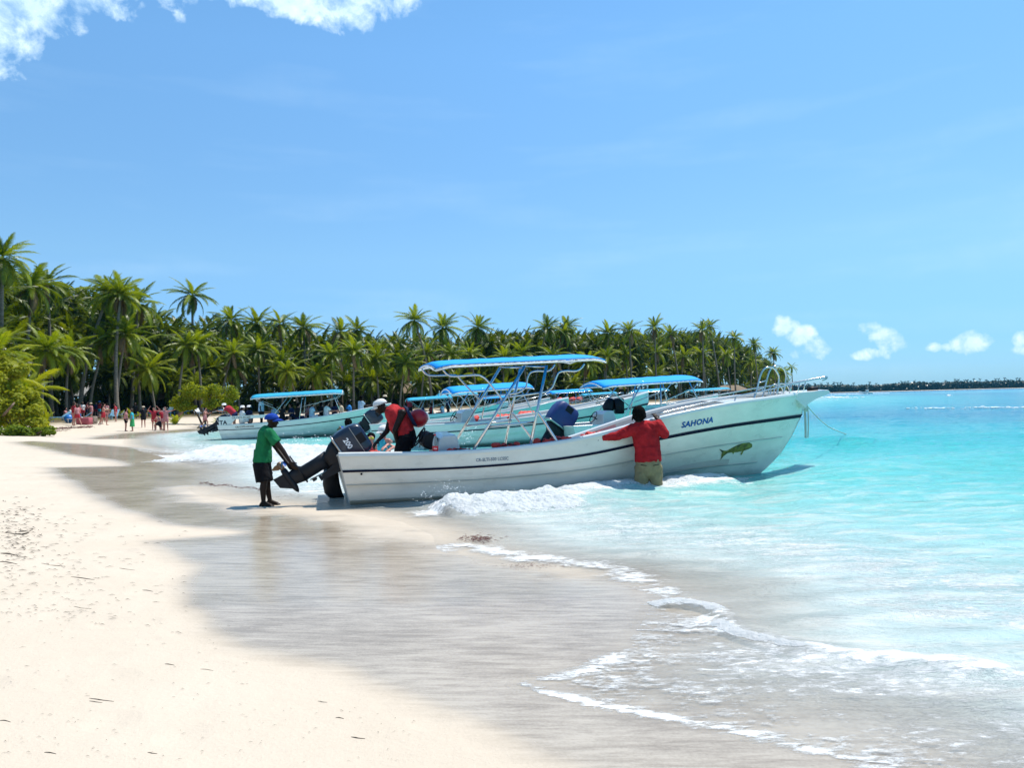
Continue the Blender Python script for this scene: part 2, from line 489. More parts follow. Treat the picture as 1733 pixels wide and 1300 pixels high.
foam = np.maximum(foam, band(F1, .06) * (.78 + .7 * (fbm(X * 4, Y * 4, 98, 3) - .5)))
foam = np.maximum(foam, band(F2, .19) * (.70 + .8 * (fbm(X * 2.5, Y * 2.5, 95, 3) - .5)))
foam = np.maximum(foam, band(F3, .45) * (.70 + .3 * (fbm(X * 3, Y * 5, 96, 3) - .5)))
foam = np.maximum(foam, band(BREAK, .75) * (.75 + .5 * (fbm(X * 2, Y * 3, 92, 3) - .5)))
foam = np.maximum(foam, band(BACKW, 4.0) * (.80 + .5 * (fbm(X * .6, Y * 1.0, 93, 3) - .5)))
lag = add_poly([(150, 758), (300, 765), (420, 775), (560, 795), (560, 830)])
foam = np.maximum(foam, band(lag, 2.6) * .62)
# lace between the swash front and the little breaker
lace = inside(add_poly([(880, 1160), (1470, 1300), (1900, 1500), (1900, 1130), (1430, 1112), (1300, 1080), (1200, 1045), (1100, 1030), (1050, 1110)]), X, Y)
foam = np.maximum(foam, np.where(lace, .59 + .24 * (fbm(X * 1.4, Y * 2.4, 97, 3) - .5), 0))
milky = np.exp(-np.minimum(-s, 50).clip(0) / 3.0)
foam = np.maximum(foam, .57 * np.exp(-((s + 2.4) / 2.4) ** 2) * (dist > 6))
attr(me, 'foam', foam)
attr(me, 'off', np.maximum(-s, 0))
m, nt, b = new_mat('sea_water')
N = nt.nodes; L = nt.links
tco = nn('ShaderNodeTexCoord')
ao = nn('ShaderNodeAttribute', attribute_name='off')
af = nn('ShaderNodeAttribute', attribute_name='foam')
# wide patches: the offshore distance is pushed about so the colour bands wander
pm = nn('ShaderNodeMapping'); pm.inputs['Scale'].default_value = (.035, .12, 1)
L.new(tco.outputs['Object'], pm.inputs[0])
pn = nn('ShaderNodeTexNoise'); pn.inputs['Scale'].default_value = 1.; pn.inputs['Detail'].default_value = 5
L.new(pm.outputs[0], pn.inputs['Vector'])
k = nn('ShaderNodeMath', operation='MULTIPLY_ADD'); k.inputs[1].default_value = .9; k.inputs[2].default_value = .55
L.new(pn.outputs['Fac'], k.inputs[0])
off2 = nn('ShaderNodeMath', operation='MULTIPLY'); L.new(ao.outputs['Fac'], off2.inputs[0]); L.new(k.outputs[0], off2.inputs[1])
lg = nn('ShaderNodeMath', operation='ADD'); lg.inputs[1].default_value = 1.0; L.new(off2.outputs[0], lg.inputs[0])
ln = nn('ShaderNodeMath', operation='LOGARITHM'); ln.inputs[1].default_value = 10.0; L.new(lg.outputs[0], ln.inputs[0])
nrm = nn('ShaderNodeMath', operation='DIVIDE'); nrm.inputs[1].default_value = 3.0; L.new(ln.outputs[0], nrm.inputs[0])
wr = nn('ShaderNodeValToRGB')
def P(d): return math.log10(1 + d) / 3
stops = [(0, (.60, .55, .48)), (.8, (.56, .57, .52)), (2.2, (.45, .57, .545)), (4.5, (.30, .56, .53)), (8, (.14, .52, .49)), (15, (.05, .43, .42)), (26, (.014, .34, .38)), (42, (.004, .20, .29)), (62, (.003, .16, .25)), (78, (.02, .31, .40)), (140, (.035, .31, .40)), (320, (.02, .22, .36)), (900, (.015, .14, .26))]
er = wr.color_ramp.elements
er[0].position = 0; er[0].color = stops[0][1] + (1,)
er[1].position = 1; er[1].color = stops[-1][1] + (1,)
for d, c in stops[1:-1]:
    e = er.new(P(d)); e.color = c + (1,)
L.new(nrm.outputs[0], wr.inputs[0])
# near-white streaks mixed into the colour near the shore
sm = nn('ShaderNodeMapping'); sm.inputs['Scale'].default_value = (1.1, 3.2, 1); sm.inputs['Rotation'].default_value = (0, 0, R(12))
L.new(tco.outputs['Object'], sm.inputs[0])
sn = nn('ShaderNodeTexNoise'); sn.inputs['Scale'].default_value = 1.2; sn.inputs['Detail'].default_value = 6; sn.inputs['Roughness'].default_value = .6; sn.inputs['Distortion'].default_value = .8
L.new(sm.outputs[0], sn.inputs['Vector'])
nearm = nn('ShaderNodeMapRange'); nearm.inputs[1].default_value = 0.5; nearm.inputs[2].default_value = 13; nearm.inputs[3].default_value = .85; nearm.inputs[4].default_value = .0
L.new(ao.outputs['Fac'], nearm.inputs[0])
thr = nn('ShaderNodeMapRange'); thr.inputs[1].default_value = .47; thr.inputs[2].default_value = .66
L.new(sn.outputs['Fac'], thr.inputs[0])
sk = nn('ShaderNodeMath', operation='MULTIPLY'); L.new(nearm.outputs[0], sk.inputs[0]); L.new(thr.outputs[0], sk.inputs[1])
m1 = nn('ShaderNodeMix', data_type='RGBA'); L.new(sk.outputs[0], m1.inputs[0]); L.new(wr.outputs[0], m1.inputs[6]); m1.inputs[7].default_value = (.72, .71, .64, 1)
# foam lace
fm = nn('ShaderNodeMapping'); fm.inputs['Scale'].default_value = (.6, 1.6, 1); L.new(tco.outputs['Object'], fm.inputs[0])
vo = nn('ShaderNodeTexNoise'); vo.inputs['Scale'].default_value = 15; vo.inputs['Detail'].default_value = 9; vo.inputs['Roughness'].default_value = .78; vo.inputs['Distortion'].default_value = .4; L.new(fm.outputs[0], vo.inputs['Vector'])
vb = nn('ShaderNodeTexNoise'); vb.inputs['Scale'].default_value = 3.2; vb.inputs['Detail'].default_value = 4; vb.inputs['Distortion'].default_value = 1.0; L.new(fm.outputs[0], vb.inputs['Vector'])
fa = nn('ShaderNodeMath', operation='MULTIPLY_ADD'); fa.inputs[1].default_value = .45; L.new(vb.outputs['Fac'], fa.inputs[0]); L.new(vo.outputs['Fac'], fa.inputs[2])
fs = nn('ShaderNodeMath', operation='ADD'); L.new(fa.outputs[0], fs.inputs[0]); L.new(af.outputs['Fac'], fs.inputs[1])
fr = nn('ShaderNodeMapRange'); fr.inputs[1].default_value = 1.27; fr.inputs[2].default_value = 1.47; L.new(fs.outputs[0], fr.inputs[0])
m2 = nn('ShaderNodeMix', data_type='RGBA'); L.new(fr.outputs[0], m2.inputs[0]); L.new(m1.outputs[2], m2.inputs[6]); m2.inputs[7].default_value = (.84, .84, .82, 1)
L.new(m2.outputs[2], b.inputs['Base Color'])
ro = nn('ShaderNodeMapRange'); ro.inputs[3].default_value = .09; ro.inputs[4].default_value = .8; L.new(fr.outputs[0], ro.inputs[0]); L.new(ro.outputs[0], b.inputs['Roughness'])
b.inputs['IOR'].default_value = 1.33
b.inputs['Specular IOR Level'].default_value = .20
# transparency of the very thin water at the edge
al = nn('ShaderNodeMapRange'); al.inputs[1].default_value = 0.0; al.inputs[2].default_value = 1.4; al.inputs[3].default_value = .10; al.inputs[4].default_value = 1.0
L.new(ao.outputs['Fac'], al.inputs[0])
am = nn('ShaderNodeMath', operation='MAXIMUM'); L.new(al.outputs[0], am.inputs[0]); L.new(fr.outputs[0], am.inputs[1]); L.new(am.outputs[0], b.inputs['Alpha'])
# ripples
r1 = nn('ShaderNodeTexNoise'); r1.inputs['Scale'].default_value = 1.6; r1.inputs['Detail'].default_value = 8; r1.inputs['Roughness'].default_value = .62; r1.inputs['Distortion'].default_value = .5
rm = nn('ShaderNodeMapping'); rm.inputs['Scale'].default_value = (1.0, 2.2, 1); rm.inputs['Rotation'].default_value = (0, 0, R(6)); L.new(tco.outputs['Object'], rm.inputs[0]); L.new(rm.outputs[0], r1.inputs['Vector'])
bw = nn('ShaderNodeBump'); bw.inputs['Strength'].default_value = .9; bw.inputs['Distance'].default_value = .16
L.new(r1.outputs['Fac'], bw.inputs['Height'])
r2 = nn('ShaderNodeTexNoise'); r2.inputs['Scale'].default_value = 9; r2.inputs['Detail'].default_value = 5; r2.inputs['Roughness'].default_value = .6; L.new(rm.outputs[0], r2.inputs['Vector'])
bw2 = nn('ShaderNodeBump'); bw2.inputs['Strength'].default_value = .6; bw2.inputs['Distance'].default_value = .02; L.new(r2.outputs['Fac'], bw2.inputs['Height']); L.new(bw.outputs[0], bw2.inputs['Normal'])
bf = nn('ShaderNodeBump'); bf.inputs['Strength'].default_value = .5; bf.inputs['Distance'].default_value = .03
L.new(fr.outputs[0], bf.inputs['Height']); L.new(bw2.outputs[0], bf.inputs['Normal'])
L.new(bf.outputs[0], b.inputs['Normal'])
SEA = m
o = obj('sea_water', me, mat=SEA); tag(o, kind='structure')
# ------------------------------------------------------------------ mesh builder
class MB:
    def __init__(s):
        s.v = []; s.f = []; s.sm = []
    def add(s, vs, fs, smooth=False, M=None):
        k = len(s.v)
        if M is not None: vs = [M @ Vector(v) for v in vs]
        s.v.extend([tuple(v) for v in vs])
        for f in fs:
            s.f.append(tuple(i + k for i in f)); s.sm.append(smooth)
        return s
    def box(s, c, size, M=None, bev=0.0):
        x, y, z = [d / 2 for d in size]; cx, cy, cz = c
        if bev <= 0:
            vs = [(cx + a * x, cy + b * y, cz + c_ * z) for a in (-1, 1) for b in (-1, 1) for c_ in (-1, 1)]
            fs = [(0, 1, 3, 2), (4, 6, 7, 5), (0, 4, 5, 1), (2, 3, 7, 6), (0, 2, 6, 4), (1, 5, 7, 3)]
            return s.add(vs, fs, False, M)
        # rounded in plan and height: stacked rings
        rings = []
        def ring(z_, ins):
            pts = []
            bx, by = x - ins, y - ins; r = bev
            for (sx, sy, a0) in ((1, 1, 0), (-1, 1, 90), (-1, -1, 180), (1, -1, 270)):
                for a in (0, 45, 90):
                    an = R(a0 + a)
                    pts.append((cx + sx * (bx - r) + r * math.cos(an), cy + sy * (by - r) + r * math.sin(an), cz + z_))
            return pts
        rings = [ring(-z, bev * .6), ring(-z + bev * .6, 0), ring(z - bev * .6, 0), ring(z, bev * .6)]
        return s.loft(rings, closed=True, caps=True, smooth=True, M=M)
    def loft(s, rings, closed=True, caps=False, smooth=True, M=None):
        n = len(rings[0]); vs = [p for r in rings for p in r]; fs = []
        for i in range(len(rings) - 1):
            for j in range(n if closed else n - 1):
                a = i * n + j; b = i * n + (j + 1) % n
                fs.append((a, b, b + n, a + n))
        if caps:
            fs.append(tuple(range(n))[::-1]); fs.append(tuple(range((len(rings) - 1) * n, len(rings) * n)))
        return s.add(vs, fs, smooth, M)
    def tube(s, path, r, seg=8, caps=True, M=None, closed=False):
        P = [Vector(p) for p in path]; n = len(P)
        rs = r if isinstance(r, (list, tuple)) else [r] * n
        rings = []; up = None
        for i, p in enumerate(P):
            if closed: t = P[(i + 1) % n] - P[i - 1]
            else: t = P[min(i + 1, n - 1)] - P[max(i - 1, 0)]
            t.normalize()
            if up is None:
                up = Vector((0, 0, 1)) if abs(t.z) < .9 else Vector((1, 0, 0))
            a = t.cross(up)
            if a.length < 1e-5: a = t.cross(Vector((0, 1, 0)))
            a.normalize(); b = a.cross(t); b.normalize(); up = b
            rings.append([p + (a * math.cos(2 * math.pi * k / seg) + b * math.sin(2 * math.pi * k / seg)) * rs[i] for k in range(seg)])
        if closed: rings.append(rings[0])
        return s.loft(rings, True, caps and not closed, True, M)
    def lathe(s, prof, seg=16, M=None, caps=True):
        rings = [[(r * math.cos(2 * math.pi * k / seg), r * math.sin(2 * math.pi * k / seg), z) for k in range(seg)] for r, z in prof]
        return s.loft(rings, True, caps, True, M)
    def prism(s, poly, y0, y1, M=None, smooth=False):
        """outline in x,z pushed along y"""
        n = len(poly)
        vs = [(x, y0, z) for x, z in poly] + [(x, y1, z) for x, z in poly]
        fs = [tuple(range(n)), tuple(range(n, 2 * n))[::-1]] + [(i, i + n, (i + 1) % n + n, (i + 1) % n) for i in range(n)]
        return s.add(vs, fs, smooth, M)
    def ball(s, c, r, seg=10, rings=7, M=None, sc=(1, 1, 1)):
        prof = []
        vs = []; fs = []
        for i in range(rings + 1):
            th = math.pi * i / rings
            for j in range(seg):
                ph = 2 * math.pi * j / seg
                vs.append((c[0] + sc[0] * r * math.sin(th) * math.cos(ph), c[1] + sc[1] * r * math.sin(th) * math.sin(ph), c[2] + sc[2] * r * math.cos(th)))
        for i in range(rings):
            for j in range(seg):
                a = i * seg + j; b = i * seg + (j + 1) % seg
                fs.append((a, a + seg, b + seg, b))
        return s.add(vs, fs, True, M)
    def me(s, name):
        m = bpy.data.meshes.new(name)
        m.from_pydata(s.v, [], s.f)
        m.polygons.foreach_set('use_smooth', s.sm)
        m.update()
        return m
    def build(s, name, mat, parent=None, loc=None, rot=None, bevel=0):
        o = obj(name, s.me(name), parent, mat, loc, rot)
        if bevel:
            bv = o.modifiers.new('bevel', 'BEVEL'); bv.width = bevel; bv.segments = 2; bv.limit_method = 'ANGLE'; bv.angle_limit = R(40)
        return o
def catmull(P, n=6):
    P = [Vector(p) for p in P]; out = []
    for i in range(len(P) - 1):
        p0 = P[max(i - 1, 0)]; p1 = P[i]; p2 = P[i + 1]; p3 = P[min(i + 2, len(P) - 1)]
        for k in range(n):
            t = k / n
            out.append(.5 * ((2 * p1) + (-p0 + p2) * t + (2 * p0 - 5 * p1 + 4 * p2 - p3) * t * t + (-p0 + 3 * p1 - 3 * p2 + p3) * t ** 3))
    out.append(P[-1])
    return out
def text_mesh(txt, h, spacing=1.0, bold=0.0, shear=0.0):
    cu = bpy.data.curves.new('lettering', 'FONT')
    cu.body = txt; cu.size = 1; cu.space_character = spacing; cu.offset = bold; cu.shear = shear; cu.resolution_u = 2
    cu.fill_mode = 'FRONT'
    o = bpy.data.objects.new('lettering', cu)
    C.objects.link(o)
    dg = bpy.context.evaluated_depsgraph_get()
    m = bpy.data.meshes.new_from_object(o.evaluated_get(dg))
    bpy.data.objects.remove(o)
    bpy.data.curves.remove(cu)
    co = [v.co.copy() for v in m.vertices]; fs = [tuple(p.vertices) for p in m.polygons]
    bpy.data.meshes.remove(m)
    x0 = min(c.x for c in co); y0 = min(c.y for c in co); y1 = max(c.y for c in co); x1 = max(c.x for c in co)
    k = h / (y1 - y0)
    return [((c.x - x0) * k, (c.y - y0) * k) for c in co], fs, (x1 - x0) * k

# ------------------------------------------------------------------ shared materials
M_GEL = pmat('white_gelcoat', (.66, .66, .62), rough=.22, var=.05, scale=1.5, coat=.3)
M_GEL2 = pmat('aged_gelcoat', (.60, .60, .56), rough=.4, var=.12, scale=3, bump=.05)
M_INNER = pmat('pink_inner_side', (.55, .25, .24), rough=.5, var=.12, scale=3)
M_TAN = pmat('tan_inner_side', (.56, .50, .44), rough=.5, var=.08, scale=2)
M_NAVY = pmat('navy_rub_rail', (.004, .005, .022), rough=.6, spec=.12)
M_STEEL = pmat('stainless_tube', (.62, .60, .57), rough=.16, metal=1., var=.1, scale=4)
M_BLACK = pmat('black_rubber', (.007, .007, .009), rough=.5, var=.2, spec=.25)
M_MOTOR = pmat('dark_blue_motor_paint', (.006, .014, .034), rough=.3, var=.15, coat=.25)
M_MOTOR2 = pmat('charcoal_motor_paint', (.007, .009, .014), rough=.45, var=.35, scale=9, spec=.3)
M_BLUEC = pmat('bright_blue_canvas', (.0, .42, 1.0), rough=.75, var=.04, trans=.25)
M_TURQC = pmat('turquoise_canvas', (.02, .42, .62), rough=.7, var=.05, trans=.25)
M_TRIM = pmat('white_cord', (.75, .75, .72), rough=.7)
M_WHITE = pmat('white_letter_paint', (.8, .8, .8), rough=.5)
M_BLUEL = pmat('blue_letter_paint', (.01, .09, .30), rough=.6, var=.2, spec=.15)
M_NAVYL = pmat('faded_navy_letters', (.16, .19, .24), rough=.6, var=.5, scale=40)
M_REDL = pmat('brown_letters', (.16, .05, .03), rough=.6)
M_RED = pmat('red_life_vest_cloth', (.62, .045, .03), rough=.7, var=.2, scale=8, bump=.3, bscale=12)
M_ALU = pmat('bare_metal', (.45, .44, .42), rough=.35, metal=.9)
M_WOOD = pmat('weathered_wood', (.16, .10, .06), rough=.8, var=.3, scale=12, bump=.4)
M_BRONZE = pmat('brown_metal', (.20, .13, .08), rough=.45, metal=.5)
M_ROPE = pmat('pale_rope', (.45, .47, .42), rough=.9)
# ------------------------------------------------------------------ hull form shared by all the open boats
def interp(x, xs, ys): return float(np.interp(x, xs, ys))
FULLP = ([0, .035, .19, .21, .47, .49, .73, 1.0], [0, .60, .83, .865, .925, .95, .985, 1.0])
class Hull:
    def __init__(s, L=9.05, B=1.05, sheer=None, stem=None, rake=.20, blunt=.2):
        s.L = L; s.B = B; s.rake = rake; s.blunt = blunt; s.k = ([0, 1], [0, 0])
        s.sheer = sheer or ([0, 1.65, 3.0, 4.4, 5.7, 7.3, 9.05], [.86, .84, .86, 1.0, 1.24, 1.50, 1.66])
        s.stem = stem or ([0, .15, .3, .5, .66, .74, 1.0], [-1.25, -.95, -.68, -.36, -.13, -.015, 0])
        xs = np.linspace(0, L, 60)
        z = np.interp(xs, *s.sheer)
        kz = np.pad(z, 4, mode='edge'); ker = np.ones(9) / 9
        s.sx = xs; s.sz = np.convolve(kz, ker, 'valid')
    def fz(s, x, y, z, sg):
        return z if sg < 0 else z * (1 + interp(x, *s.k) * min(1, abs(y) / s.B))
    def zs(s, x): return interp(x, s.sx, s.sz)
    def pt(s, u, t, off=0.0):
        x0 = s.rake * (1 - t)
        x1 = s.L + interp(t, *s.stem)
        x = x0 + (x1 - x0) * u
        full = interp(t, *FULLP)
        vee = t ** .75
        k = min(1, max(0, (u - .42) / .5)); k = k * k * (3 - 2 * k)
        yf = full * (1 - k) + vee * k
        # plan taper
        a = max(0, (u - .45) / .55)
        pw = 2.3 + 1.9 * t ** 2
        tp = (1 - a ** pw)
        st = .93 + .07 * min(1, u / .3)
        bl = s.blunt * max(0, (t - .72) / .28) ** .35 * (1 if u < 1 else 1)
        y = s.B * yf * st * tp
        if t > .72: y = max(y, min(bl, s.B) * math.sqrt(max(0, 1 - max(0, (u - .93) / .07) ** 2)) )
        z = t * s.zs(x if x < s.L else s.L)
        return x, y + off, z
    def side(s, x, z, off=.004):
        """half width of the hull at local x, z"""
        zz = s.zs(min(max(x, 0), s.L)); t = min(1, max(0, z / zz))
        x0 = s.rake * (1 - t); x1 = s.L + interp(t, *s.stem)
        u = min(1, max(0, (x - x0) / (x1 - x0)))
        return s.pt(u, t)[1] + off
    def us(s, n=44): return [1 - (1 - i / n) ** 1.5 for i in range(n + 1)]
    def skin(s, name='hull', mat=None, parent=None, ts=None):
        ts = ts or [0, .035, .08, .13, .19, .21, .30, .38, .47, .49, .56, .64, .73, .80, .9, 1.0]
        mb = MB(); us = s.us()
        for sg in (-1, 1):
            rings = []
            for u in us:
                rings.append([(p[0], sg * p[1], s.fz(p[0], p[1], p[2], sg)) for p in (s.pt(u, t) for t in ts)])
            mb.loft(rings, closed=False, smooth=True)
        # nose cap (blunt bow)
        A = [s.pt(1, t) for t in ts]
        mb.loft([[(p[0], -p[1], p[2]) for p in A], [(p[0] + .02, 0, p[2]) for p in A], [(p[0], p[1], p[2]) for p in A]], closed=False)
        o = mb.build(name, mat, parent)
        return o
    def transom(s, mat, parent):
        ts = [0, .035, .19, .21, .47, .49, .73, 1.0]
        mb = MB()
        l = [s.pt(0, t) for t in ts]
        rings = [[(p[0] + .002, -p[1], p[2]), (p[0] + .002, p[1], s.fz(p[0], p[1], p[2], 1))] for p in l]
        mb.loft(rings, closed=False, smooth=False)
        # thickness inside
        rings = [[(p[0] + .08, -p[1] * .96, p[2]), (p[0] + .08, p[1] * .96, s.fz(p[0], p[1], p[2], 1))] for p in l[2:]]
        mb.loft(rings, closed=False, smooth=False)
        a = l[-1]
        zf_ = s.fz(a[0], a[1], a[2], 1)
        mb.loft([[(a[0] - .01, -a[1] * .96, a[2] - .02), (a[0] + .09, -a[1] * .96, a[2] - .02), (a[0] + .09, -a[1] * .96, a[2] + .008), (a[0] - .01, -a[1] * .96, a[2] + .008)], [(a[0] - .01, a[1] * .96, zf_ - .02), (a[0] + .09, a[1] * .96, zf_ - .02), (a[0] + .09, a[1] * .96, zf_ + .008), (a[0] - .01, a[1] * .96, zf_ + .008)]], caps=True, smooth=False)
        return mb.build('transom', mat, parent)
    def strip(s, name, mat, parent, d0, d1, out0=.006, out1=.006, u0=0.0, u1=1.0, nose=True, thick=True):
        """band along the hull between heights d0,d1 below the sheer (fractions of t or callables)"""
        mb = MB()
        us = [u0 + (u1 - u0) * u for u in s.us(50)]
        for sg in (-1, 1):
            rings = []
            for u in us:
                t0 = d0(u) if callable(d0) else d0; t1 = d1(u) if callable(d1) else d1
                p = s.pt(u, t0); q = s.pt(u, t1)
                pz = s.fz(p[0], p[1], p[2], sg); qz = s.fz(q[0], q[1], q[2], sg)
                rings.append([(p[0], sg * (p[1] - .01), pz), (p[0], sg * (p[1] + out0), pz), (q[0], sg * (q[1] + out1), qz), (q[0], sg * (q[1] - .01), qz)])
            mb.loft(rings, closed=False, smooth=False)
            mb.add([(rings[-1][1][0] + (.02), 0, rings[-1][1][2]), (rings[-1][2][0] + .02, 0, rings[-1][2][2]), rings[-1][2], rings[-1][1]], [(0, 1, 2, 3)])
            mb.add(rings[0], [(0, 1, 2, 3)])
        return mb.build(name, mat, parent)
    def gunwale(s, mat, parent, w=.10, h=.03):
        mb = MB(); us = s.us(50)
        for sg in (-1, 1):
            rings = []
            for u in us:
                p = s.pt(u, 1.0); p = (p[0], p[1], s.fz(p[0], p[1], p[2], sg))
                yi = max(p[1] - w, 0.0); yo = p[1] + .015
                rings.append([(p[0], sg * yo, p[2] - .03), (p[0], sg * yo, p[2] + h * .6), (p[0], sg * (yo - .015), p[2] + h), (p[0], sg * (yi + .01), p[2] + h), (p[0], sg * yi, p[2] + h * .4), (p[0], sg * yi, p[2] - .03)])
            mb.loft(rings, closed=False, smooth=True)
            mb.add(rings[0], [(0, 1, 2, 3, 4, 5)])
        return mb.build('gunwale', mat, parent)
    def liner(s, name, mat, parent, ua, ub, zf, inset=.085):
        mb = MB(); n = 24
        for sg in (-1, 1):
            rings = []
            for i in range(n + 1):
                u = ua + (ub - ua) * i / n
                top = s.pt(u, 1.0); top = (top[0], top[1], s.fz(top[0], top[1], top[2], sg))
                zb = zf if not callable(zf) else zf(u)
                ring = []
                for j in range(5):
                    z = zb + (top[2] - .005 - zb) * j / 4
                    t = z / max(top[2], .01)
                    y = s.pt(u, min(1, t))[1]
                    ring.append((top[0], sg * max(min(y, top[1]) - inset, .0), z))
                rings.append(ring)
            mb.loft(rings, closed=False, smooth=True)
        return mb.build(name, mat, parent)
    def deck(s, name, mat, parent, ua, ub, z, inset=.08, fwd=None):
        mb = MB(); n = 24; rings = []
        for i in range(n + 1):
            u = ua + (ub - ua) * i / n
            zz = z(u) if callable(z) else z
            top = s.pt(u, 1.0)
            y = max(s.pt(u, min(1, zz / top[2]))[1] - inset, .0)
            cr = .0
            rings.append([(top[0], -y, zz), (top[0], -y * .5, zz + cr), (top[0], 0, zz + cr), (top[0], y * .5, zz + cr), (top[0], y, zz)])
        mb.loft(rings, closed=False, smooth=True)
        return mb.build(name, mat, parent)

def hull_text(hull, txt, x, z, h, mat, parent, slope=0.0, spacing=1.0, bold=.02, sg=-1, squeeze=1.0, name='lettering'):
    co, fs, w = text_mesh(txt, h, spacing, bold)
    mb = MB(); vs = []
    for (a, b) in co:
        X_ = x + a * squeeze * math.cos(slope) - b * math.sin(slope) * 0; Z_ = z + b + a * squeeze * math.sin(slope)
        vs.append((X_, sg * hull.side(X_, Z_, .008), Z_))
    mb.add(vs, fs)
    return mb.build(name, mat, parent)

def outboard(parent, M, txt='200', scale=1.0, mats=None, tilt=R(58), prop=True):
    """tilted outboard; local frame upright, aft = -x; M places the clamp point at the transom top"""
    cowlm, legm = mats or (M_MOTOR, M_MOTOR2)
    root = empty('outboard_motor'); root.parent = parent
    root.matrix_local = M @ Matrix.Rotation(tilt, 4, 'Y') @ Matrix.Scale(scale, 4)
    # cowl: rings stacked in z
    def sect(z, x0, x1, w, r=.10, n=5):
        pts = []
        for (cx, cy, a0) in ((x1 - r, w - r, 0), (x0 + r, w - r, 90), (x0 + r, -w + r, 180), (x1 - r, -w + r, 270)):
            for a in range(n):
                an = R(a0 + 90 * a / (n - 1)); pts.append((cx + r * math.cos(an), cy + r * math.sin(an), z))
        return pts
    mb = MB()
    mb.loft([sect(.10, -.50, .10, .19), sect(.13, -.53, .13, .21), sect(.30, -.55, .15, .225), sect(.52, -.54, .15, .22), sect(.66, -.50, .12, .205), sect(.72, -.44, .07, .17, .08), sect(.735, -.36, .0, .11, .06)], caps=True)
    cowl = mb.build('cowl', cowlm, root)
    mb = MB(); mb.loft([sect(.085, -.51, .11, .20), sect(.10, -.545, .145, .225), sect(.125, -.545, .145, .225), sect(.13, -.5, .10, .2)], caps=True); mb.build('cowl_seam', M_ALU, cowl)
    mb = MB(); mb.box((-.20, 0, .60), (.20, .455, .16), bev=.0); mb.build('vent_panel', M_BLACK, cowl)
    mb = MB(); mb.loft([sect(.09, -.46, .08, .17), sect(-.02, -.42, .06, .145), sect(-.14, -.34, .02, .11, .07), sect(-.24, -.30, -.02, .09, .06)], caps=True); mb.build('lower_cowl', legm, root)
    if txt:
        co, fs, w = text_mesh(txt, .115, 1.0, .03)
        mb = MB()
        # digits read across the cowl side; text runs along z (down the motor) on the camera side (-y)
        vs = [(-.36 + a, -.2285, .27 + b) for a, b in co]
        mb.add(vs, fs); mb.build('number', M_WHITE, cowl)
        mb = MB(); mb.box((-.20, -.227, .515), (.62, .006, .008)); mb.build('pinstripe', M_ALU, cowl)
    # leg
    mb = MB()
    def sec2(z, x0, x1, w):
        n = 12; return [((x0 + x1) / 2 + (x1 - x0) / 2 * math.cos(2 * math.pi * k / n), w * math.sin(2 * math.pi * k / n) * (1 - .25 * math.cos(2 * math.pi * k / n)), z) for k in range(n)]
    mb.loft([sec2(-.15, -.36, .0, .10), sec2(-.40, -.35, -.05, .075), sec2(-.70, -.36, -.06, .065), sec2(-.76, -.42, -.05, .06), sec2(-.95, -.40, -.10, .045), sec2(-1.02, -.40, -.12, .05)], caps=True)
    leg = mb.build('leg', legm, root)
    mb = MB(); mb.loft([[(-.66, -.05, -.755), (-.66, .05, -.755), (-.66, .05, -.775), (-.66, -.05, -.775)], [(-.40, -.12, -.75), (-.40, .12, -.75), (-.40, .12, -.78), (-.40, -.12, -.78)], [(-.02, -.07, -.75), (-.02, .07, -.75), (-.02, .07, -.78), (-.02, -.07, -.78)]], caps=True)
    mb.build('cavitation_plate', legm, leg)
    mb = MB()
    n = 12
    def c2(x, r, zc=-1.02): return [(x, r * math.cos(2 * math.pi * k / n), zc + r * math.sin(2 * math.pi * k / n)) for k in range(n)]
    mb.loft([c2(.06, .005), c2(.02, .035), c2(-.06, .06), c2(-.2, .07), c2(-.42, .068), c2(-.50, .06)], caps=True)
    mb.build('gearcase', legm, leg)
    mb = MB(); mb.loft([[(-.06, -.03, -1.06), (-.06, .03, -1.06), (-.42, .03, -1.06), (-.42, -.03, -1.06)], [(-.22, -.008, -1.27), (-.22, .008, -1.27), (-.44, .008, -1.29), (-.44, -.008, -1.29)]], caps=True, smooth=False)
    mb.build('skeg', legm, leg)
    # bracket with tilt ram
    mb = MB()
    for sy in (-.13, .10):
        mb.prism([(.0, .08), (.12, .06), (.16, -.10), (.12, -.42), (.06, -.50), (.0, -.40), (-.05, -.1)], sy, sy + .03)
    mb.tube([(.10, 0, -.42), (-.05, 0, -.10)], .03)
    mb.box((.06, 0, -.50), (.10, .22, .05))
    mb.box((.02, 0, -.62), (.05, .08, .09))
    mb.build('bracket', legm, root)
    mb = MB(); mb.tube([(.02, .02, -.28), (-.02, .02, -.70)], .014); mb.build('tilt_rod', M_ALU, root)
    if prop:
        pr = MB(); pr.loft([c2(-.50, .045), c2(-.56, .055), c2(-.66, .05), c2(-.68, .02)], caps=True)
        po = pr.build('propeller', M_BRONZE, root)
        for q in range(3):
            a0 = 2 * math.pi * q / 3 + .5
            rings = []
            for i in range(6):
                rr_ = .045 + .15 * i / 5
                wv = .075 * math.sin(math.pi * (.22 + .70 * i / 5)) + .012
                an = a0 + .35 * i / 5; tw = .9 - .5 * i / 5
                ring = []
                for j in (-1, 0, 1):
                    da = j * wv / rr_ * math.cos(tw)
                    ring.append((-.59 + j * wv * math.sin(tw), rr_ * math.cos(an + da * .7), -1.02 + rr_ * math.sin(an + da * .7)))
                rings.append(ring)
            b2 = MB(); b2.loft(rings, closed=False, smooth=True); b2.loft([[(p[0] - .008, p[1], p[2]) for p in rg][::-1] for rg in rings], closed=False)
            b2.build('blade', [M_BLUEBL, M_LBLUE, M_BRONZE][q], po)
    return root
M_BLUEBL = pmat('blue_blade_paint', (.03, .12, .45), rough=.3)
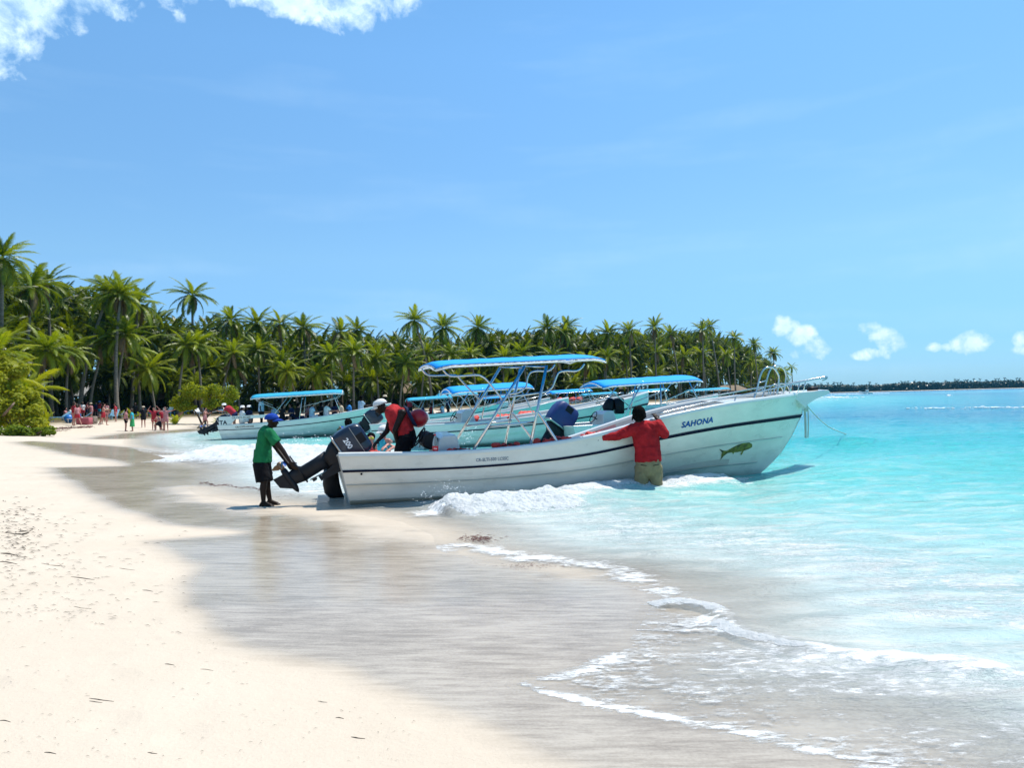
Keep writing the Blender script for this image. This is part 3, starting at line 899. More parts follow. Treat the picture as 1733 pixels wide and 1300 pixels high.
M_LBLUE = pmat('light_blue_blade_paint', (.12, .38, .60), rough=.3)

def canopy(parent, x0, x1, z0, z1, w, sag, mat, lace=True, name='canopy', ends=.14):
    n, m_ = 24, 12; rings = []; rb = []
    def zc(x, v): return z0 + (z1 - z0) * (x - x0) / (x1 - x0) + sag * (1 - v * v) - sag * .5
    for i in range(n + 1):
        a = i / n; x = x0 + (x1 - x0) * a
        e = min(a, 1 - a) * n / 2.0
        ww = w * (1 - .10 * max(0, 1 - e) ** 2)
        drop = -.05 * max(0, 1 - e) ** 1.5
        rings.append([(x, v * ww, zc(x, v) + drop + .005 * math.sin(i * 1.9) * (1 - abs(v))) for v in [-1 + 2 * j / m_ for j in range(m_ + 1)]])
    mb = MB(); mb.loft(rings, closed=False)
    o = mb.build(name, mat, parent)
    sol = o.modifiers.new('thickness', 'SOLIDIFY'); sol.thickness = .012; sol.offset = -1
    # frame tube round the edge and lacing
    mb = MB()
    edge = [rings[i][0] for i in range(n + 1)] + [rings[-1][j] for j in range(1, m_ + 1)] + [rings[i][-1] for i in range(n - 1, -1, -1)] + [rings[0][j] for j in range(m_ - 1, 0, -1)]
    edge = [(x + (.02 if x > (x0 + x1) / 2 else -.02) * (1 if abs(y) < w * .8 else 0), y * 1.02, z - .035) for x, y, z in edge]
    mb.tube(edge, .013, closed=True)
    mb.build('canopy_frame', M_TRIM if lace else M_STEEL, parent)
    if lace:
        mb = MB(); E = [Vector(p) for p in edge]; pts = []
        per = 5; tot_ = len(E)
        for i in range(tot_):
            a, b_ = E[i], E[(i + 1) % tot_]
            c = Vector(((x0 + x1) / 2, 0, a.z + .03))
            for k in range(per):
                t = k / per; p = a.lerp(b_, t)
                inn = (c - p).normalized()
                w_ = (i + t)
                s_ = abs(math.sin(w_ * math.pi * .9)) ** .6
                pts.append(p + inn * .055 * s_ + Vector((0, 0, .018 + .02 * s_)))
        mb.tube(pts, .008, seg=5, closed=True)
        mb.build('lacing', M_TRIM, parent)
    return o

# ================================================================== the big boat on the sand
BO = Vector((-3.02, 12.55, -.07)); BTH = R(16.2); BHEEL = R(2.5)
BM = Matrix.Translation(BO) @ Matrix.Rotation(BTH, 4, 'Z') @ Matrix.Rotation(BHEEL, 4, 'X')
BMi = BM.inverted()
def bp(px, py, ly):
    """point on the boat's own plane y = ly seen at a pixel, in boat coordinates"""
    o_ = BMi @ Vector((0, 0, CAM_H)); d = BMi.to_3x3() @ ray(px, py)
    t = (ly - o_.y) / d.y
    return o_ + d * t
boat = empty('motor_boat'); boat.matrix_world = BM
tag(boat, 'large white open boat with its stern on sand and SAHONA on the bow', 'boat')
# near sheer line read off the place, in boat coordinates
sh = []
for (px, py) in ((568, 770), (740, 768.5), (870, 760), (1000, 741), (1110, 708), (1230, 682), (1300, 672), (1357, 665)):
    v = bp(px, py, -1.03 if px < 1150 else (-.85 if px < 1260 else (-.55 if px < 1320 else -.2)))
    sh.append((v.x, v.z))
L_ = sh[-1][0] + .17
H1 = Hull(L=L_, B=1.05, stem=([0, .15, .3, .5, .66, .74, 1.0], [-1.15, -.80, -.52, -.26, -.11, -.02, 0]), sheer=([a for a, b in sh], [b for a, b in sh]))
H1.k = ([0, 3.0, 4.0, 5.0, 6.0, 7.0, 9.0], [-.30, -.33, -.30, -.21, -.12, -.07, .0])
print('BOAT sheer', [(round(a, 2), round(b, 2)) for a, b in sh])
def hull_mat(name, base=(.74, .69, .60)):
    m, nt, b = new_mat(name); N_ = nt.nodes; L = nt.links
    tcx = N_.new('ShaderNodeTexCoord'); sp = N_.new('ShaderNodeSeparateXYZ'); L.new(tcx.outputs['Object'], sp.inputs[0])
    n1 = N_.new('ShaderNodeTexNoise'); n1.inputs['Scale'].default_value = 2.2; n1.inputs['Detail'].default_value = 7
    mp_ = N_.new('ShaderNodeMapping'); mp_.inputs['Scale'].default_value = (1, 1, 2.2); L.new(tcx.outputs['Object'], mp_.inputs[0]); L.new(mp_.outputs[0], n1.inputs['Vector'])
    cr = N_.new('ShaderNodeValToRGB'); cr.color_ramp.elements[0].position = .3; cr.color_ramp.elements[0].color = tuple(c * .88 for c in base) + (1,)
    cr.color_ramp.elements[1].position = .7; cr.color_ramp.elements[1].color = tuple(min(1, c * 1.06) for c in base) + (1,)
    L.new(n1.outputs['Fac'], cr.inputs[0])
    # grey-green blended in low on the bottom
    ad = N_.new('ShaderNodeMath'); ad.operation = 'MULTIPLY_ADD'; ad.inputs[1].default_value = .10; L.new(n1.outputs['Fac'], ad.inputs[0]); L.new(sp.outputs[2], ad.inputs[2])
    mr = N_.new('ShaderNodeMapRange'); mr.inputs[1].default_value = .13; mr.inputs[2].default_value = .26; mr.inputs[3].default_value = .6; mr.inputs[4].default_value = 0
    L.new(ad.outputs[0], mr.inputs[0])
    mx = N_.new('ShaderNodeMix'); mx.data_type = 'RGBA'; L.new(mr.outputs[0], mx.inputs[0]); L.new(cr.outputs[0], mx.inputs[6]); mx.inputs[7].default_value = (.22, .26, .20, 1)
    # scuffs
    n3 = N_.new('ShaderNodeTexNoise'); n3.inputs['Scale'].default_value = 5; n3.inputs['Detail'].default_value = 8; n3.inputs['Roughness'].default_value = .8
    m3 = N_.new('ShaderNodeMapping'); m3.inputs['Scale'].default_value = (.8, 1, 7); L.new(tcx.outputs['Object'], m3.inputs[0]); L.new(m3.outputs[0], n3.inputs['Vector'])
    s3 = N_.new('ShaderNodeMapRange'); s3.inputs[1].default_value = .66; s3.inputs[2].default_value = .74; s3.inputs[4].default_value = .45; L.new(n3.outputs['Fac'], s3.inputs[0])
    mx2 = N_.new('ShaderNodeMix'); mx2.data_type = 'RGBA'; L.new(s3.outputs[0], mx2.inputs[0]); L.new(mx.outputs[2], mx2.inputs[6]); mx2.inputs[7].default_value = (.33, .31, .27, 1)
    L.new(mx2.outputs[2], b.inputs['Base Color'])
    rr_ = N_.new('ShaderNodeMapRange'); rr_.inputs[3].default_value = .18; rr_.inputs[4].default_value = .42; L.new(n1.outputs['Fac'], rr_.inputs[0]); L.new(rr_.outputs[0], b.inputs['Roughness'])
    bu_ = N_.new('ShaderNodeBump'); bu_.inputs['Strength'].default_value = .12; bu_.inputs['Distance'].default_value = .03; L.new(n1.outputs['Fac'], bu_.inputs['Height']); L.new(bu_.outputs[0], b.inputs['Normal'])
    return m
M_HULL = hull_mat('weathered_white_hull')
M_HULLBG = hull_mat('white_hull_far', (.80, .71, .65))
def kit(hull, parent, full=True, zf=.34, stripe=(.70, .738), hm=None, xs=(.62, .60)):
    hull.skin('hull', hm or M_HULL, parent)
    hull.transom(M_GEL2, parent)
    hull.strip('rub_rail', M_NAVY, parent, stripe[0], stripe[1], .016, .016)
    hull.gunwale(M_GEL, parent)
    hull.deck('cockpit_floor', M_GEL2, parent, .015, .80, zf)
    hull.deck('foredeck', M_GEL, parent, .80, 1.0, lambda u: hull.pt(u, 1)[2] - .06)
    mb = MB(); p = hull.pt(.80, 1); rg = []
    for i in range(7):
        z_ = zf + (p[2] - .07 - zf) * i / 6; y_ = hull.side(p[0], z_, -.06); rg.append([(p[0], -y_, z_), (p[0], y_, z_)])
    mb.loft(rg, closed=False, smooth=False); mb.build('bulkhead', M_GEL2, parent)
kit(H1, boat)
st_t = lambda u: .745 + (.0 if u > 1 else 0)
H1.liner('inner_side', M_INNER, boat, .02, .60, .34)
H1.liner('fore_inner_side', M_TAN, boat, .60, .80, .34)
# strake shadows: thin proud battens under each chine
H1.strip('strake', M_GEL2, boat, .465, .485, .006, .024, u1=.97)
H1.strip('strake', M_GEL2, boat, .186, .205, .006, .024, u1=.95)
# pulpit
px_ = [bp(*q, -.25) for q in ((1352, 668), (1402, 660), (1406, 664), (1400, 668), (1380, 676), (1366, 686), (1358, 692))]
px_ = [(v.x, v.z) for v in px_]
px_[0] = (L_ - .5, px_[0][1] + .03); px_[-1] = (L_ - .1, px_[-1][1])
mb = MB(); mb.prism(px_, -.25, .25); mb.build('bow_pulpit', M_GEL, boat, bevel=.012)
mb = MB(); v = bp(1375, 660, 0); mb.tube([(v.x - .1, 0, v.z + .01), (v.x + .1, 0, v.z + .02)], .05); mb.build('anchor_roller', M_BLACK, boat)
# lettering on the bow and on the side
a = bp(1155, 724, -1.0); b_ = bp(1211, 715, -.95)
sl = math.atan2(b_.z - a.z, b_.x - a.x)
co, fs, wt = text_mesh('SAHONA', .105, 1.05, .035)
hull_text(H1, 'SAHONA', a.x, a.z - .015, .115, M_BLUEL, boat, slope=sl + .01, spacing=1.05, bold=.035, squeeze=(b_.x - a.x) / (wt * .115 / .105))
a = bp(806, 779, -1.05)
hull_text(H1, 'CR-SLTI-500 LCSSC', a.x, a.z - .03, .055, M_NAVYL, boat, slope=.01, bold=.02, squeeze=.9, name='registration')
# mahi fish decal
fish = [(1217, 767), (1222, 772), (1219, 779), (1230, 768), (1238, 765), (1248, 765), (1260, 763), (1268, 759), (1273, 756), (1273, 752), (1268, 749), (1259, 750), (1250, 753), (1240, 758), (1231, 763), (1224, 763), (1217, 760), (1221, 765)]
fins = [[(1238, 765), (1244, 764), (1241, 769)], [(1256, 764), (1259, 763), (1255, 771), (1253, 769)]]
def decal(polys, name, mat, parent, hull, off=.010, ysg=-1, yguess=-.6):
    mb = MB()
    def on(px, py):
        yl = yguess
        for _ in range(12):
            v = bp(px, py, yl); yl = -hull.side(v.x, v.z, off)
        return tuple(bp(px, py, yl))
    for pl in polys:
        x0 = min(p[0] for p in pl); x1 = max(p[0] for p in pl); n_ = max(2, int((x1 - x0) / 1.5)); prev = None
        for i in range(n_ + 1):
            x_ = x0 + .02 + (x1 - x0 - .04) * i / n_; ys = []
            for j in range(len(pl)):
                a_, b_ = pl[j], pl[(j + 1) % len(pl)]
                if (a_[0] > x_) != (b_[0] > x_): ys.append(a_[1] + (b_[1] - a_[1]) * (x_ - a_[0]) / (b_[0] - a_[0]))
            if len(ys) < 2: continue
            cur = (on(x_, min(ys)), on(x_, (min(ys) + max(ys)) / 2), on(x_, max(ys)))
            if prev: mb.add([prev[0], prev[1], prev[2], cur[2], cur[1], cur[0]], [(0, 1, 4, 5)[::1], (1, 2, 3, 4)])
            prev = cur
    o = mb.build(name, mat, parent)
    return o
M_FISH = pmat('green_gold_fish_paint', (.16, .16, .02), rough=.4, var=.85, scale=7, detail=2)
fish2 = [(px * 1.0, py * 1.0) for px, py in fish]
tail = [(1217, 760), (1224, 763), (1231, 763.5), (1231, 767), (1224, 768)]
tail2 = [(1219, 779), (1222.5, 770), (1222, 766), (1231, 764), (1231, 767.5), (1225, 772)]
body = [(1230, 763.5), (1240, 758), (1250, 753), (1259, 750), (1268, 749), (1273, 752), (1273, 757), (1268, 760), (1260, 763), (1248, 765.5), (1238, 766), (1230, 767.5)]
decal([tail, tail2, body] + fins, 'fish_decal', M_FISH, boat, H1)
mb = MB(); v = bp(612, 803, -1.0); mb.tube([(v.x, -H1.side(v.x, v.z, -.01), v.z), (v.x, -H1.side(v.x, v.z, .012), v.z)], .018); mb.build('drain_fitting', M_BLACK, boat)
mb = MB(); v = bp(1320, 745, 0)
mb.tube([(v.x + .05 * math.cos(t_), .0, v.z + .045 * math.sin(t_)) for t_ in [2 * math.pi * i / 14 for i in range(14)]], .009, closed=True); mb.build('towing_eye', M_STEEL, boat)

# T-top frame: (pixels, local y)
def pt_(q, ly): return bp(q[0], q[1], ly)
TT = empty('top_frame'); TT.parent = boat
def tubes(name, q, ly, r=.022, smooth=False, lys=None, parent=None):
    pts = [pt_(p, (lys[i] if lys else ly)) for i, p in enumerate(q)]
    if smooth: pts = catmull(pts, 5)
    mb = MB(); mb.tube(pts, r); return mb.build(name, M_STEEL, parent or TT)
NY, FY = -.86, .86
def gun(q, sgn):  # foot on the gunwale
    return sgn * .98
tubes('post', [(888, 620), (799, 766)], 0, .026, lys=[-.7, -.98])
tubes('post', [(925, 619), (896, 761)], 0, .026, lys=[-.7, -.98])
tubes('post', [(906, 698), (911, 699), (916, 706), (948, 756)], 0, .024, True, lys=[-.86, -.86, -.88, -.98])
tubes('post', [(846, 623), (771, 748)], 0, .026, lys=[.7, .98])
tubes('post', [(881, 621), (854, 755)], 0, .026, lys=[.7, .98])
tubes('post', [(864, 699), (869, 701), (874, 708), (905, 749)], 0, .024, True, lys=[.86, .86, .88, .98])
tubes('side_rail', [(823, 723), (907, 714)], -.86, .02)
tubes('side_rail', [(789, 721), (866, 712)], .86, .02)
tubes('brace', [(861, 672), (915, 665), (925, 663), (935, 655), (941, 640), (946, 631), (957, 628), (975, 628), (984, 623), (989, 616)], -.75, .017, True)
tubes('brace', [(818, 672), (870, 666), (880, 663), (890, 655), (893, 640), (898, 631), (909, 628), (927, 628), (935, 623), (939, 617)], .75, .017, True)
tubes('brace', [(853, 680), (826, 646), (815, 637), (805, 635), (768, 637), (757, 634), (750, 626)], -.75, .017, True)
tubes('brace', [(811, 676), (782, 646), (774, 637), (764, 635), (732, 636), (721, 633), (714, 625)], .75, .017, True)
tubes('cross_bar', [(811, 690), (853, 680)], 0, .017, lys=[.86, -.86])
tubes('cross_bar', [(884, 620), (925, 621)], 0, .017, lys=[.7, -.7])
tubes('cross_bar', [(846, 622), (888, 622)], 0, .017, lys=[.7, -.7])
c0 = bp(722, 618, 0); c1 = bp(993, 607, 0)
canopy(boat, c0.x, c1.x, c0.z + .02, c1.z + .04, .96, .075, M_BLUEC)

# bow rails
BR = empty('bow_rail'); BR.parent = boat
def gy(px):  # half width at that station
    return interp(px, [1110, 1180, 1240, 1290, 1330, 1360, 1400], [1.0, .93, .80, .62, .42, .25, .18])
def rail(name, q, sg, r=.014, smooth=True):
    pts = [bp(a_, b2, sg * gy(a_)) for a_, b2 in q]
    mb = MB(); mb.tube(catmull(pts, 4) if smooth else pts, r); return mb.build(name, M_STEEL, BR)
rail('top_rail', [(1116, 700), (1158, 690), (1245, 671), (1291, 662), (1351, 648), (1395, 639.5), (1399, 641), (1392, 644)], -1)
rail('top_rail', [(1090, 697), (1145, 683), (1242, 664), (1291, 655), (1340, 648), (1395, 638), (1399, 640)], 1)
for (a_, b2) in (((1160, 690), (1156, 709)), ((1245, 671), (1241, 690)), ((1277, 666), (1275, 682)), ((1305, 659), (1302, 676)), ((1316, 657), (1313, 673)), ((1337, 652), (1336, 668)), ((1353, 648), (1350, 664)), ((1363, 646), (1360, 662))):
    rail('stanchion', [a_, b2], -1, .011, False)
for (a_, b2) in (((1145, 683), (1142, 697)), ((1242, 664), (1239, 678)), ((1291, 655), (1289, 670)), ((1340, 648), (1338, 663))):
    rail('stanchion', [a_, b2], 1, .011, False)
LD = empty('boarding_ladder'); LD.parent = boat
def hoop(q, ly, r=.017):
    mb = MB(); mb.tube(catmull([bp(a_, b2, ly) for a_, b2 in q], 6), r); return mb.build('hoop', M_STEEL, LD)
hoop([(1276, 682), (1281, 660), (1287, 636), (1293, 625), (1301, 621.5), (1310, 624), (1317, 634), (1318, 645), (1315, 672)], -.42)
hoop([(1289, 679), (1295, 655), (1301, 632), (1307, 622), (1315, 619), (1325, 623), (1330, 634), (1329, 650), (1326, 668)], .25)
hoop([(1300, 676), (1301, 662), (1305, 654), (1312, 650), (1320, 653), (1325, 661), (1326, 671)], -.40, .012)
hoop([(1309, 672), (1311, 658), (1318, 650), (1326, 650), (1334, 656), (1337, 668)], .2, .012)
mb = MB()
for q in ((1284, 648), (1281, 660)):
    A_ = bp(q[0], q[1], -.42); B_ = bp(q[0] + 14, q[1] - 4, .25); mb.tube([A_, B_], .012)
mb.build('rung', M_STEEL, LD)
# helm console, seat, wheel
cs = bp(735, 769, 0)
con = empty('helm_console'); con.parent = boat
q = [(720, 768), (735, 738), (742, 733), (760, 732), (764, 735), (778, 768)]
poly = [bp(a_, b2, -.1) for a_, b2 in q]
pl = [(v.x, v.z) for v in poly]; pl[0] = (pl[0][0] - .02, .33); pl[-1] = (pl[-1][0] + .03, .33)
mb = MB(); mb.prism(pl, -.62, .12); mb.build('console_body', M_GEL, con, bevel=.03)
q = [(713, 735), (725, 730), (736, 736), (733, 756), (727, 760), (714, 756), (711, 748)]
pl = [(v.x, v.z) for v in (bp(a_, b2, -.3) for a_, b2 in q)]
mb = MB(); mb.prism(pl, -.52, -.05); mb.build('instrument_pod', M_BLACK, con, bevel=.03)
wc_ = bp(710, 740, -.3); ax = Vector((-.85, 0, .52)).normalized()
Mx = Matrix.Translation(wc_) @ ax.to_track_quat('Z', 'Y').to_matrix().to_4x4()
mb = MB(); mb.tube([(.17 * math.cos(t_), .17 * math.sin(t_), 0) for t_ in [2 * math.pi * i / 20 for i in range(20)]], .014, closed=True, M=Mx)
for k_ in range(3):
    t_ = 2 * math.pi * k_ / 3; mb.tube([(0, 0, -.02), (.17 * math.cos(t_), .17 * math.sin(t_), 0)], .010, M=Mx)
mb.tube([(0, 0, -.12), (0, 0, 0)], .02, M=Mx)
mb.build('steering_wheel', M_BLACK, con)
# thwarts
for xx in (3.4, 4.5, 5.6):
    mb = MB(); w_ = H1.side(xx, .6) - .1
    mb.box((xx, 0, .60), (.34, 2 * w_ - .02, .05)); mb.box((xx, 0, .46), (.26, 2 * w_ - .3, .24)); mb.build('bench_seat', M_GEL2, boat, bevel=.01)
mb = MB(); mb.box((.36, 0, .60), (.5, 1.7, .06)); mb.build('stern_bench', M_GEL2, boat, bevel=.01)
# motors
tz_top = H1.zs(0)
A_ = bp(562, 770, -.45)
om = outboard(boat, Matrix.Translation((.06, -.33, tz_top - .18)), '200', scale=.80)
# black fender hung at the transom, its foot shaped to include the transom shadow
mb = MB()
n_ = 14
def el_(z, x0, x1, w): return [((x0 + x1) / 2 + (x1 - x0) / 2 * math.cos(2 * math.pi * k_ / n_), .35 + w * math.sin(2 * math.pi * k_ / n_), z) for k_ in range(n_)]
mb.loft([el_(.62, -.14, .05, .10), el_(.56, -.19, .05, .13), el_(.30, -.21, .08, .13), el_(.14, -.18, .12, .11), el_(.02, -.06, .16, .06)], caps=True)
mb.build('transom_fender', M_BLACK, boat)
mb = MB(); c_ = Vector((-.03, -.1, .63)); mb.tube([(c_.x + .05 * math.cos(t_), c_.y, c_.z + .04 * math.sin(t_)) for t_ in [2 * math.pi * i / 12 for i in range(12)]], .012, closed=True); mb.build('shackle', M_ALU, boat)

M_NAVYM = pmat('navy_motor_cover', (.012, .03, .14), rough=.5)
# ================================================================== boats moored behind
hsheer = ([0, 1.6, 3.2, 4.8, 6.2, 7.6, 9.0], [.90, .88, .92, 1.02, 1.18, 1.38, 1.62])
H2 = Hull(L=9.0, B=1.12, sheer=hsheer, rake=.2, blunt=.1)
proto_parts = {}
def moored(px, py, yaw, scale=1.0, cano=None, canmat=None, label='', motor=True, motor_tilt=58, motormat=None, console=True, text=None, text_x=.3, textmat=None, rails=False, heel=0, zoff=-.12, vests=0, name_text=None, mtxt='', grp='boats moored behind the big white boat', extra=None, lean=.5, far=False, mscale=1.0, mz=.84):
    p = gp(px, py)
    root = empty('motor_boat', (p.x, p.y, zoff)); root.rotation_euler = (heel, R(-1.5), yaw); root.scale = (scale,) * 3
    tag(root, label, 'boat', grp)
    if not proto_parts:
        before = set(bpy.data.objects); kit(H2, root, hm=M_HULLBG); H2.liner('inner_side', M_GEL2, root, .02, .80, .34)
        proto_parts['o'] = [o_ for o_ in bpy.data.objects if o_ not in before]
    else:
        for o_ in proto_parts['o']:
            c_ = o_.copy(); C.objects.link(c_); c_.parent = root
    if cano:
        x0, x1, z, w = cano
        canopy(root, x0, x1, z, z + .06, w, .2, canmat or M_BLUEC, lace=not far)
        fr = empty('top_frame'); fr.parent = root
        mid = (x0 + x1) / 2
        for sg in (-1, 1):
            for (xa, xb) in ((mid - .35, mid - .35 - lean * 1.3), (mid + .3, mid + .1), (x1 - .5, x1 - .1)):
                mb = MB(); g_ = H2.side(max(xb, .1), 1.0) - .05
                mb.tube([(xa, sg * w * .8, z), (xb, sg * g_, H2.zs(max(xb, 0)))], .022, seg=6); mb.build('post', M_STEEL, fr)
            mb = MB(); mb.tube([(mid - .35 - lean * .8, sg * w * .92, z - .75), (x0 + .35, sg * w * .85, z - .28), (x0 + .1, sg * w * .8, z - .08)], .016, seg=6); mb.build('brace', M_STEEL, fr)
            mb = MB()
            mb.tube([(mid + .25, sg * w * .9, z - .7), (x1 - .3, sg * w * .85, z - .3), (x1 - .1, sg * w * .8, z - .08)], .016, seg=6); mb.build('brace', M_STEEL, fr)
    if motor:
        ms = [-.0] if motor == 1 else [-.36, .36]
        for y_ in ms:
            outboard(root, Matrix.Translation((-.02, y_, mz)), mtxt, scale=mscale, mats=motormat, tilt=R(motor_tilt), prop=not far)
    if console:
        cn_ = empty('helm_console'); cn_.parent = root
        x_ = 2.0 if console is True else console
        mb = MB(); mb.prism([(x_, .34), (x_ + .12, 1.2), (x_ + .25, 1.32), (x_ + .5, 1.30), (x_ + .75, .34)], -.4, .4); mb.build('console_body', M_GEL, cn_, bevel=.03)
        mb = MB(); Mw = Matrix.Translation((x_ - .1, -.1, 1.12)) @ Vector((-.85, 0, .52)).normalized().to_track_quat('Z', 'Y').to_matrix().to_4x4()
        mb.tube([(.19 * math.cos(t_), .19 * math.sin(t_), 0) for t_ in [2 * math.pi * i / 18 for i in range(18)]], .014, closed=True, M=Mw); mb.tube([(-.185, 0, 0), (.185, 0, 0)], .012, M=Mw); mb.tube([(0, 0, 0), (0, 0, -.15)], .02, M=Mw)
        mb.build('steering_wheel', M_BLACK, cn_)
    if text:
        hull_text(H2, text, text_x, H2.zs(text_x) - .17, .10, textmat or M_NAVY, root, slope=.0, bold=.02, name='registration')
    if name_text:
        hull_text(H2, name_text[0], name_text[1], H2.zs(name_text[1]) - .22, .14, M_NAVY, root, slope=.10, bold=.03)
    if rails:
        mb = MB()
        for sg in (-1, 1):
            pts = []
            for i in range(11):
                x_ = 4.2 + 4.6 * i / 10; y_ = H2.side(x_, H2.zs(x_)) - .06; pts.append((x_, sg * y_, H2.zs(x_) + .30))
                if i % 2 == 0: mb.tube([(x_, sg * y_, H2.zs(x_)), (x_, sg * y_, H2.zs(x_) + .3)], .012, seg=5)
            mb.tube(pts, .016, seg=6)
        mb.build('bow_rail', M_STEEL, root)
    for k_ in range(3):
        mb = MB(); xx = 3.6 + k_ * 1.1; w_ = H2.side(xx, .6) - .12
        mb.box((xx, 0, .60), (.34, 2 * w_, .05)); mb.build('bench_seat', M_GEL2, root)
    return root
B2 = moored(376, 744, R(10), .94, (1.7, 6.4, 2.35, 1.05), M_TURQC, 'white boat full of people under a turquoise canopy, left of the others', motor=2, mscale=.85, motor_tilt=62, console=False, text='CR-C373-4416SS', text_x=.9, textmat=M_REDL, lean=.9)
B3 = moored(626, 749, R(13), .97, None, None, 'pale boat with RP-K1-0309 on its side and one tilted outboard', motor=1, mtxt='', console=2.0, text='RP-K1-0309', text_x=.5)
B4 = moored(700, 759, R(19), 1.05, (1.2, 4.1, 2.02, .95), M_BLUEC, 'pale boat with a marlin on its bow and a blue canopy, behind the steel posts', motor=0, console=1.5)
B5 = moored(950, 762, R(20), .98, (1.15, 4.85, 2.20, 1.0), M_BLUEC, 'boat with BTA-544805SPM on its side and a big navy outboard', motor=1, motor_tilt=38, mscale=1.25, mz=.66, motormat=(M_NAVYM, M_MOTOR2), console=1.25, text='BTA-544805SPM', text_x=.55, lean=.8)
B7 = moored(735, 718, R(16), 1.0, (.3, 3.2, 2.2, .9), M_TURQC, 'farther boat with ARYMAL-V on its bow', motor=0, console=False, name_text=('ARYMAL-V', 5.9), rails=True)
B6 = moored(668, 722, R(14), .9, (1.0, 4.4, 2.15, 1.0), M_TURQC, 'small boat with turquoise canopy and people in red behind the bending man', motor=0, console=False, far=True)
B8 = moored(868, 715, R(17), 1.0, (2.8, 6.0, 2.15, .95), M_BLUEC, 'white boat with low blue canopy and red life vests, near the far sand', motor=0, console=False, rails=True, far=True)
B9 = moored(1062, 703, R(14), 1.0, (.5, 3.8, 2.2, .95), M_TURQC, 'boat with CLANGEL on its bow, moored behind the raised white bow', motor=0, console=False, name_text=('CLANGEL', 5.8), far=True)
B10 = moored(1150, 697, R(14), 1.0, (1.0, 5.4, 2.2, .95), M_TURQC, 'far boat with a long turquoise canopy right of the CLANGEL boat', motor=0, console=False, far=True)
B11 = moored(805, 706, R(12), .9, (.8, 3.6, 2.2, .95), M_BLUEC, 'small far boat with a blue canopy behind the ARYMAL-V boat', motor=0, console=False, far=True)
B12 = moored(960, 702, R(10), .95, (1.6, 5.4, 2.15, .95), M_TURQC, 'far low boat behind the largest moored boat, beside the palms', motor=0, console=False, far=True)
# marlin decal on B4's bow
def side_decal(root, hull, outline, x, z, s, mat, name):
    mb = MB(); vs = []
    for (a_, b2) in outline:
        X_ = x + a_ * s; Z_ = z + b2 * s; vs.append((X_, -hull.side(X_, Z_, .012), Z_))
    mb.add(vs, [tuple(range(len(vs)))]); return mb.build(name, mat, root)
marlin = [(0, 0), (-.10, .16), (.06, .04), (.25, .0), (.5, -.02), (.75, .06), (.85, .10), (1.15, .22), (.9, .16), (.72, .2), (.68, .28), (.62, .18), (.4, .13), (.2, .08), (.06, .07), (-.16, .22), (-.03, .05), (-.08, -.1)][::-1]
side_decal(B4, H2, marlin, 6.3, .75, .75, pmat('grey_fish_paint', (.10, .24, .26), rough=.5), 'marlin_decal')
# wheelhouse side of the left boat
mb = MB(); mb.prism([(.1, .9), (.1, 1.35), (2.9, 1.35), (2.9, 1.18), (.9, 1.18), (.7, .95)], -1.08, -1.04); mb.build('side_screen', M_GEL, B2)
co, fs, w_ = text_mesh('CR-C373-4416SS', .10, 1.0, .02)
mb = MB(); mb.add([(.75 + a_, -1.086, 1.21 + b2) for a_, b2 in co], fs); mb.build('screen_lettering', M_REDL, B2)
co, fs, w_ = text_mesh('TA', .22, 1.0, .03)
mb = MB(); mb.add([(.12 + a_, -1.086, .93 + b2) for a_, b2 in co], fs); mb.build('name_lettering', M_NAVY, B2)
# ------------------------------------------------------------------ people
def cap(mb, p0, r0, p1, r1, seg=14, flat=None, k=1.0, ends=4):
    """tapered capsule; flat = unit vector along which the section is squashed by k"""
    p0 = Vector(p0); p1 = Vector(p1); ax = p1 - p0; L = ax.length
    if L < 1e-6: ax = Vector((0, 0, 1)); L = 1e-6
    ax = ax / L
    a = ax.cross(Vector((0, 0, 1)) if abs(ax.z) < .9 else Vector((1, 0, 0))).normalized(); b = a.cross(ax)
    prof = []
    for i in range(ends + 1):
        th = math.pi / 2 * i / ends; prof.append((-r0 * math.cos(th), r0 * math.sin(th) + 1e-4))
    for i in range(ends + 1):
        th = math.pi / 2 * i / ends; prof.append((L + r1 * math.sin(th), r1 * math.cos(th) + 1e-4))
    rings = []
    for (d, r) in prof:
        ring = []
        for j in range(seg):
            an = 2 * math.pi * j / seg
            q = (a * math.cos(an) + b * math.sin(an)) * r
            if flat is not None:
                q = q - flat * (q.dot(flat)) * (1 - k)
            ring.append(p0 + ax * d + q)
        rings.append(ring)
    mb.loft(rings, True, True, True)
def cone(mb, p0, r0, p1, r1, seg=16, flat=None, k=1.0):
    p0 = Vector(p0); p1 = Vector(p1); ax = (p1 - p0).normalized()
    a = ax.cross(Vector((0, 0, 1)) if abs(ax.z) < .9 else Vector((1, 0, 0))).normalized(); b = a.cross(ax)
    rings = []
    for (p, r) in ((p0, r0), (p0.lerp(p1, .5), (r0 + r1) / 2), (p1, r1)):
        ring = []
        for j in range(seg):
            q = (a * math.cos(2 * math.pi * j / seg) + b * math.sin(2 * math.pi * j / seg)) * r
            if flat is not None: q = q - flat * (q.dot(flat)) * (1 - k)
            ring.append(p + q)
        rings.append(ring)
    mb.loft(rings, True, True, True)
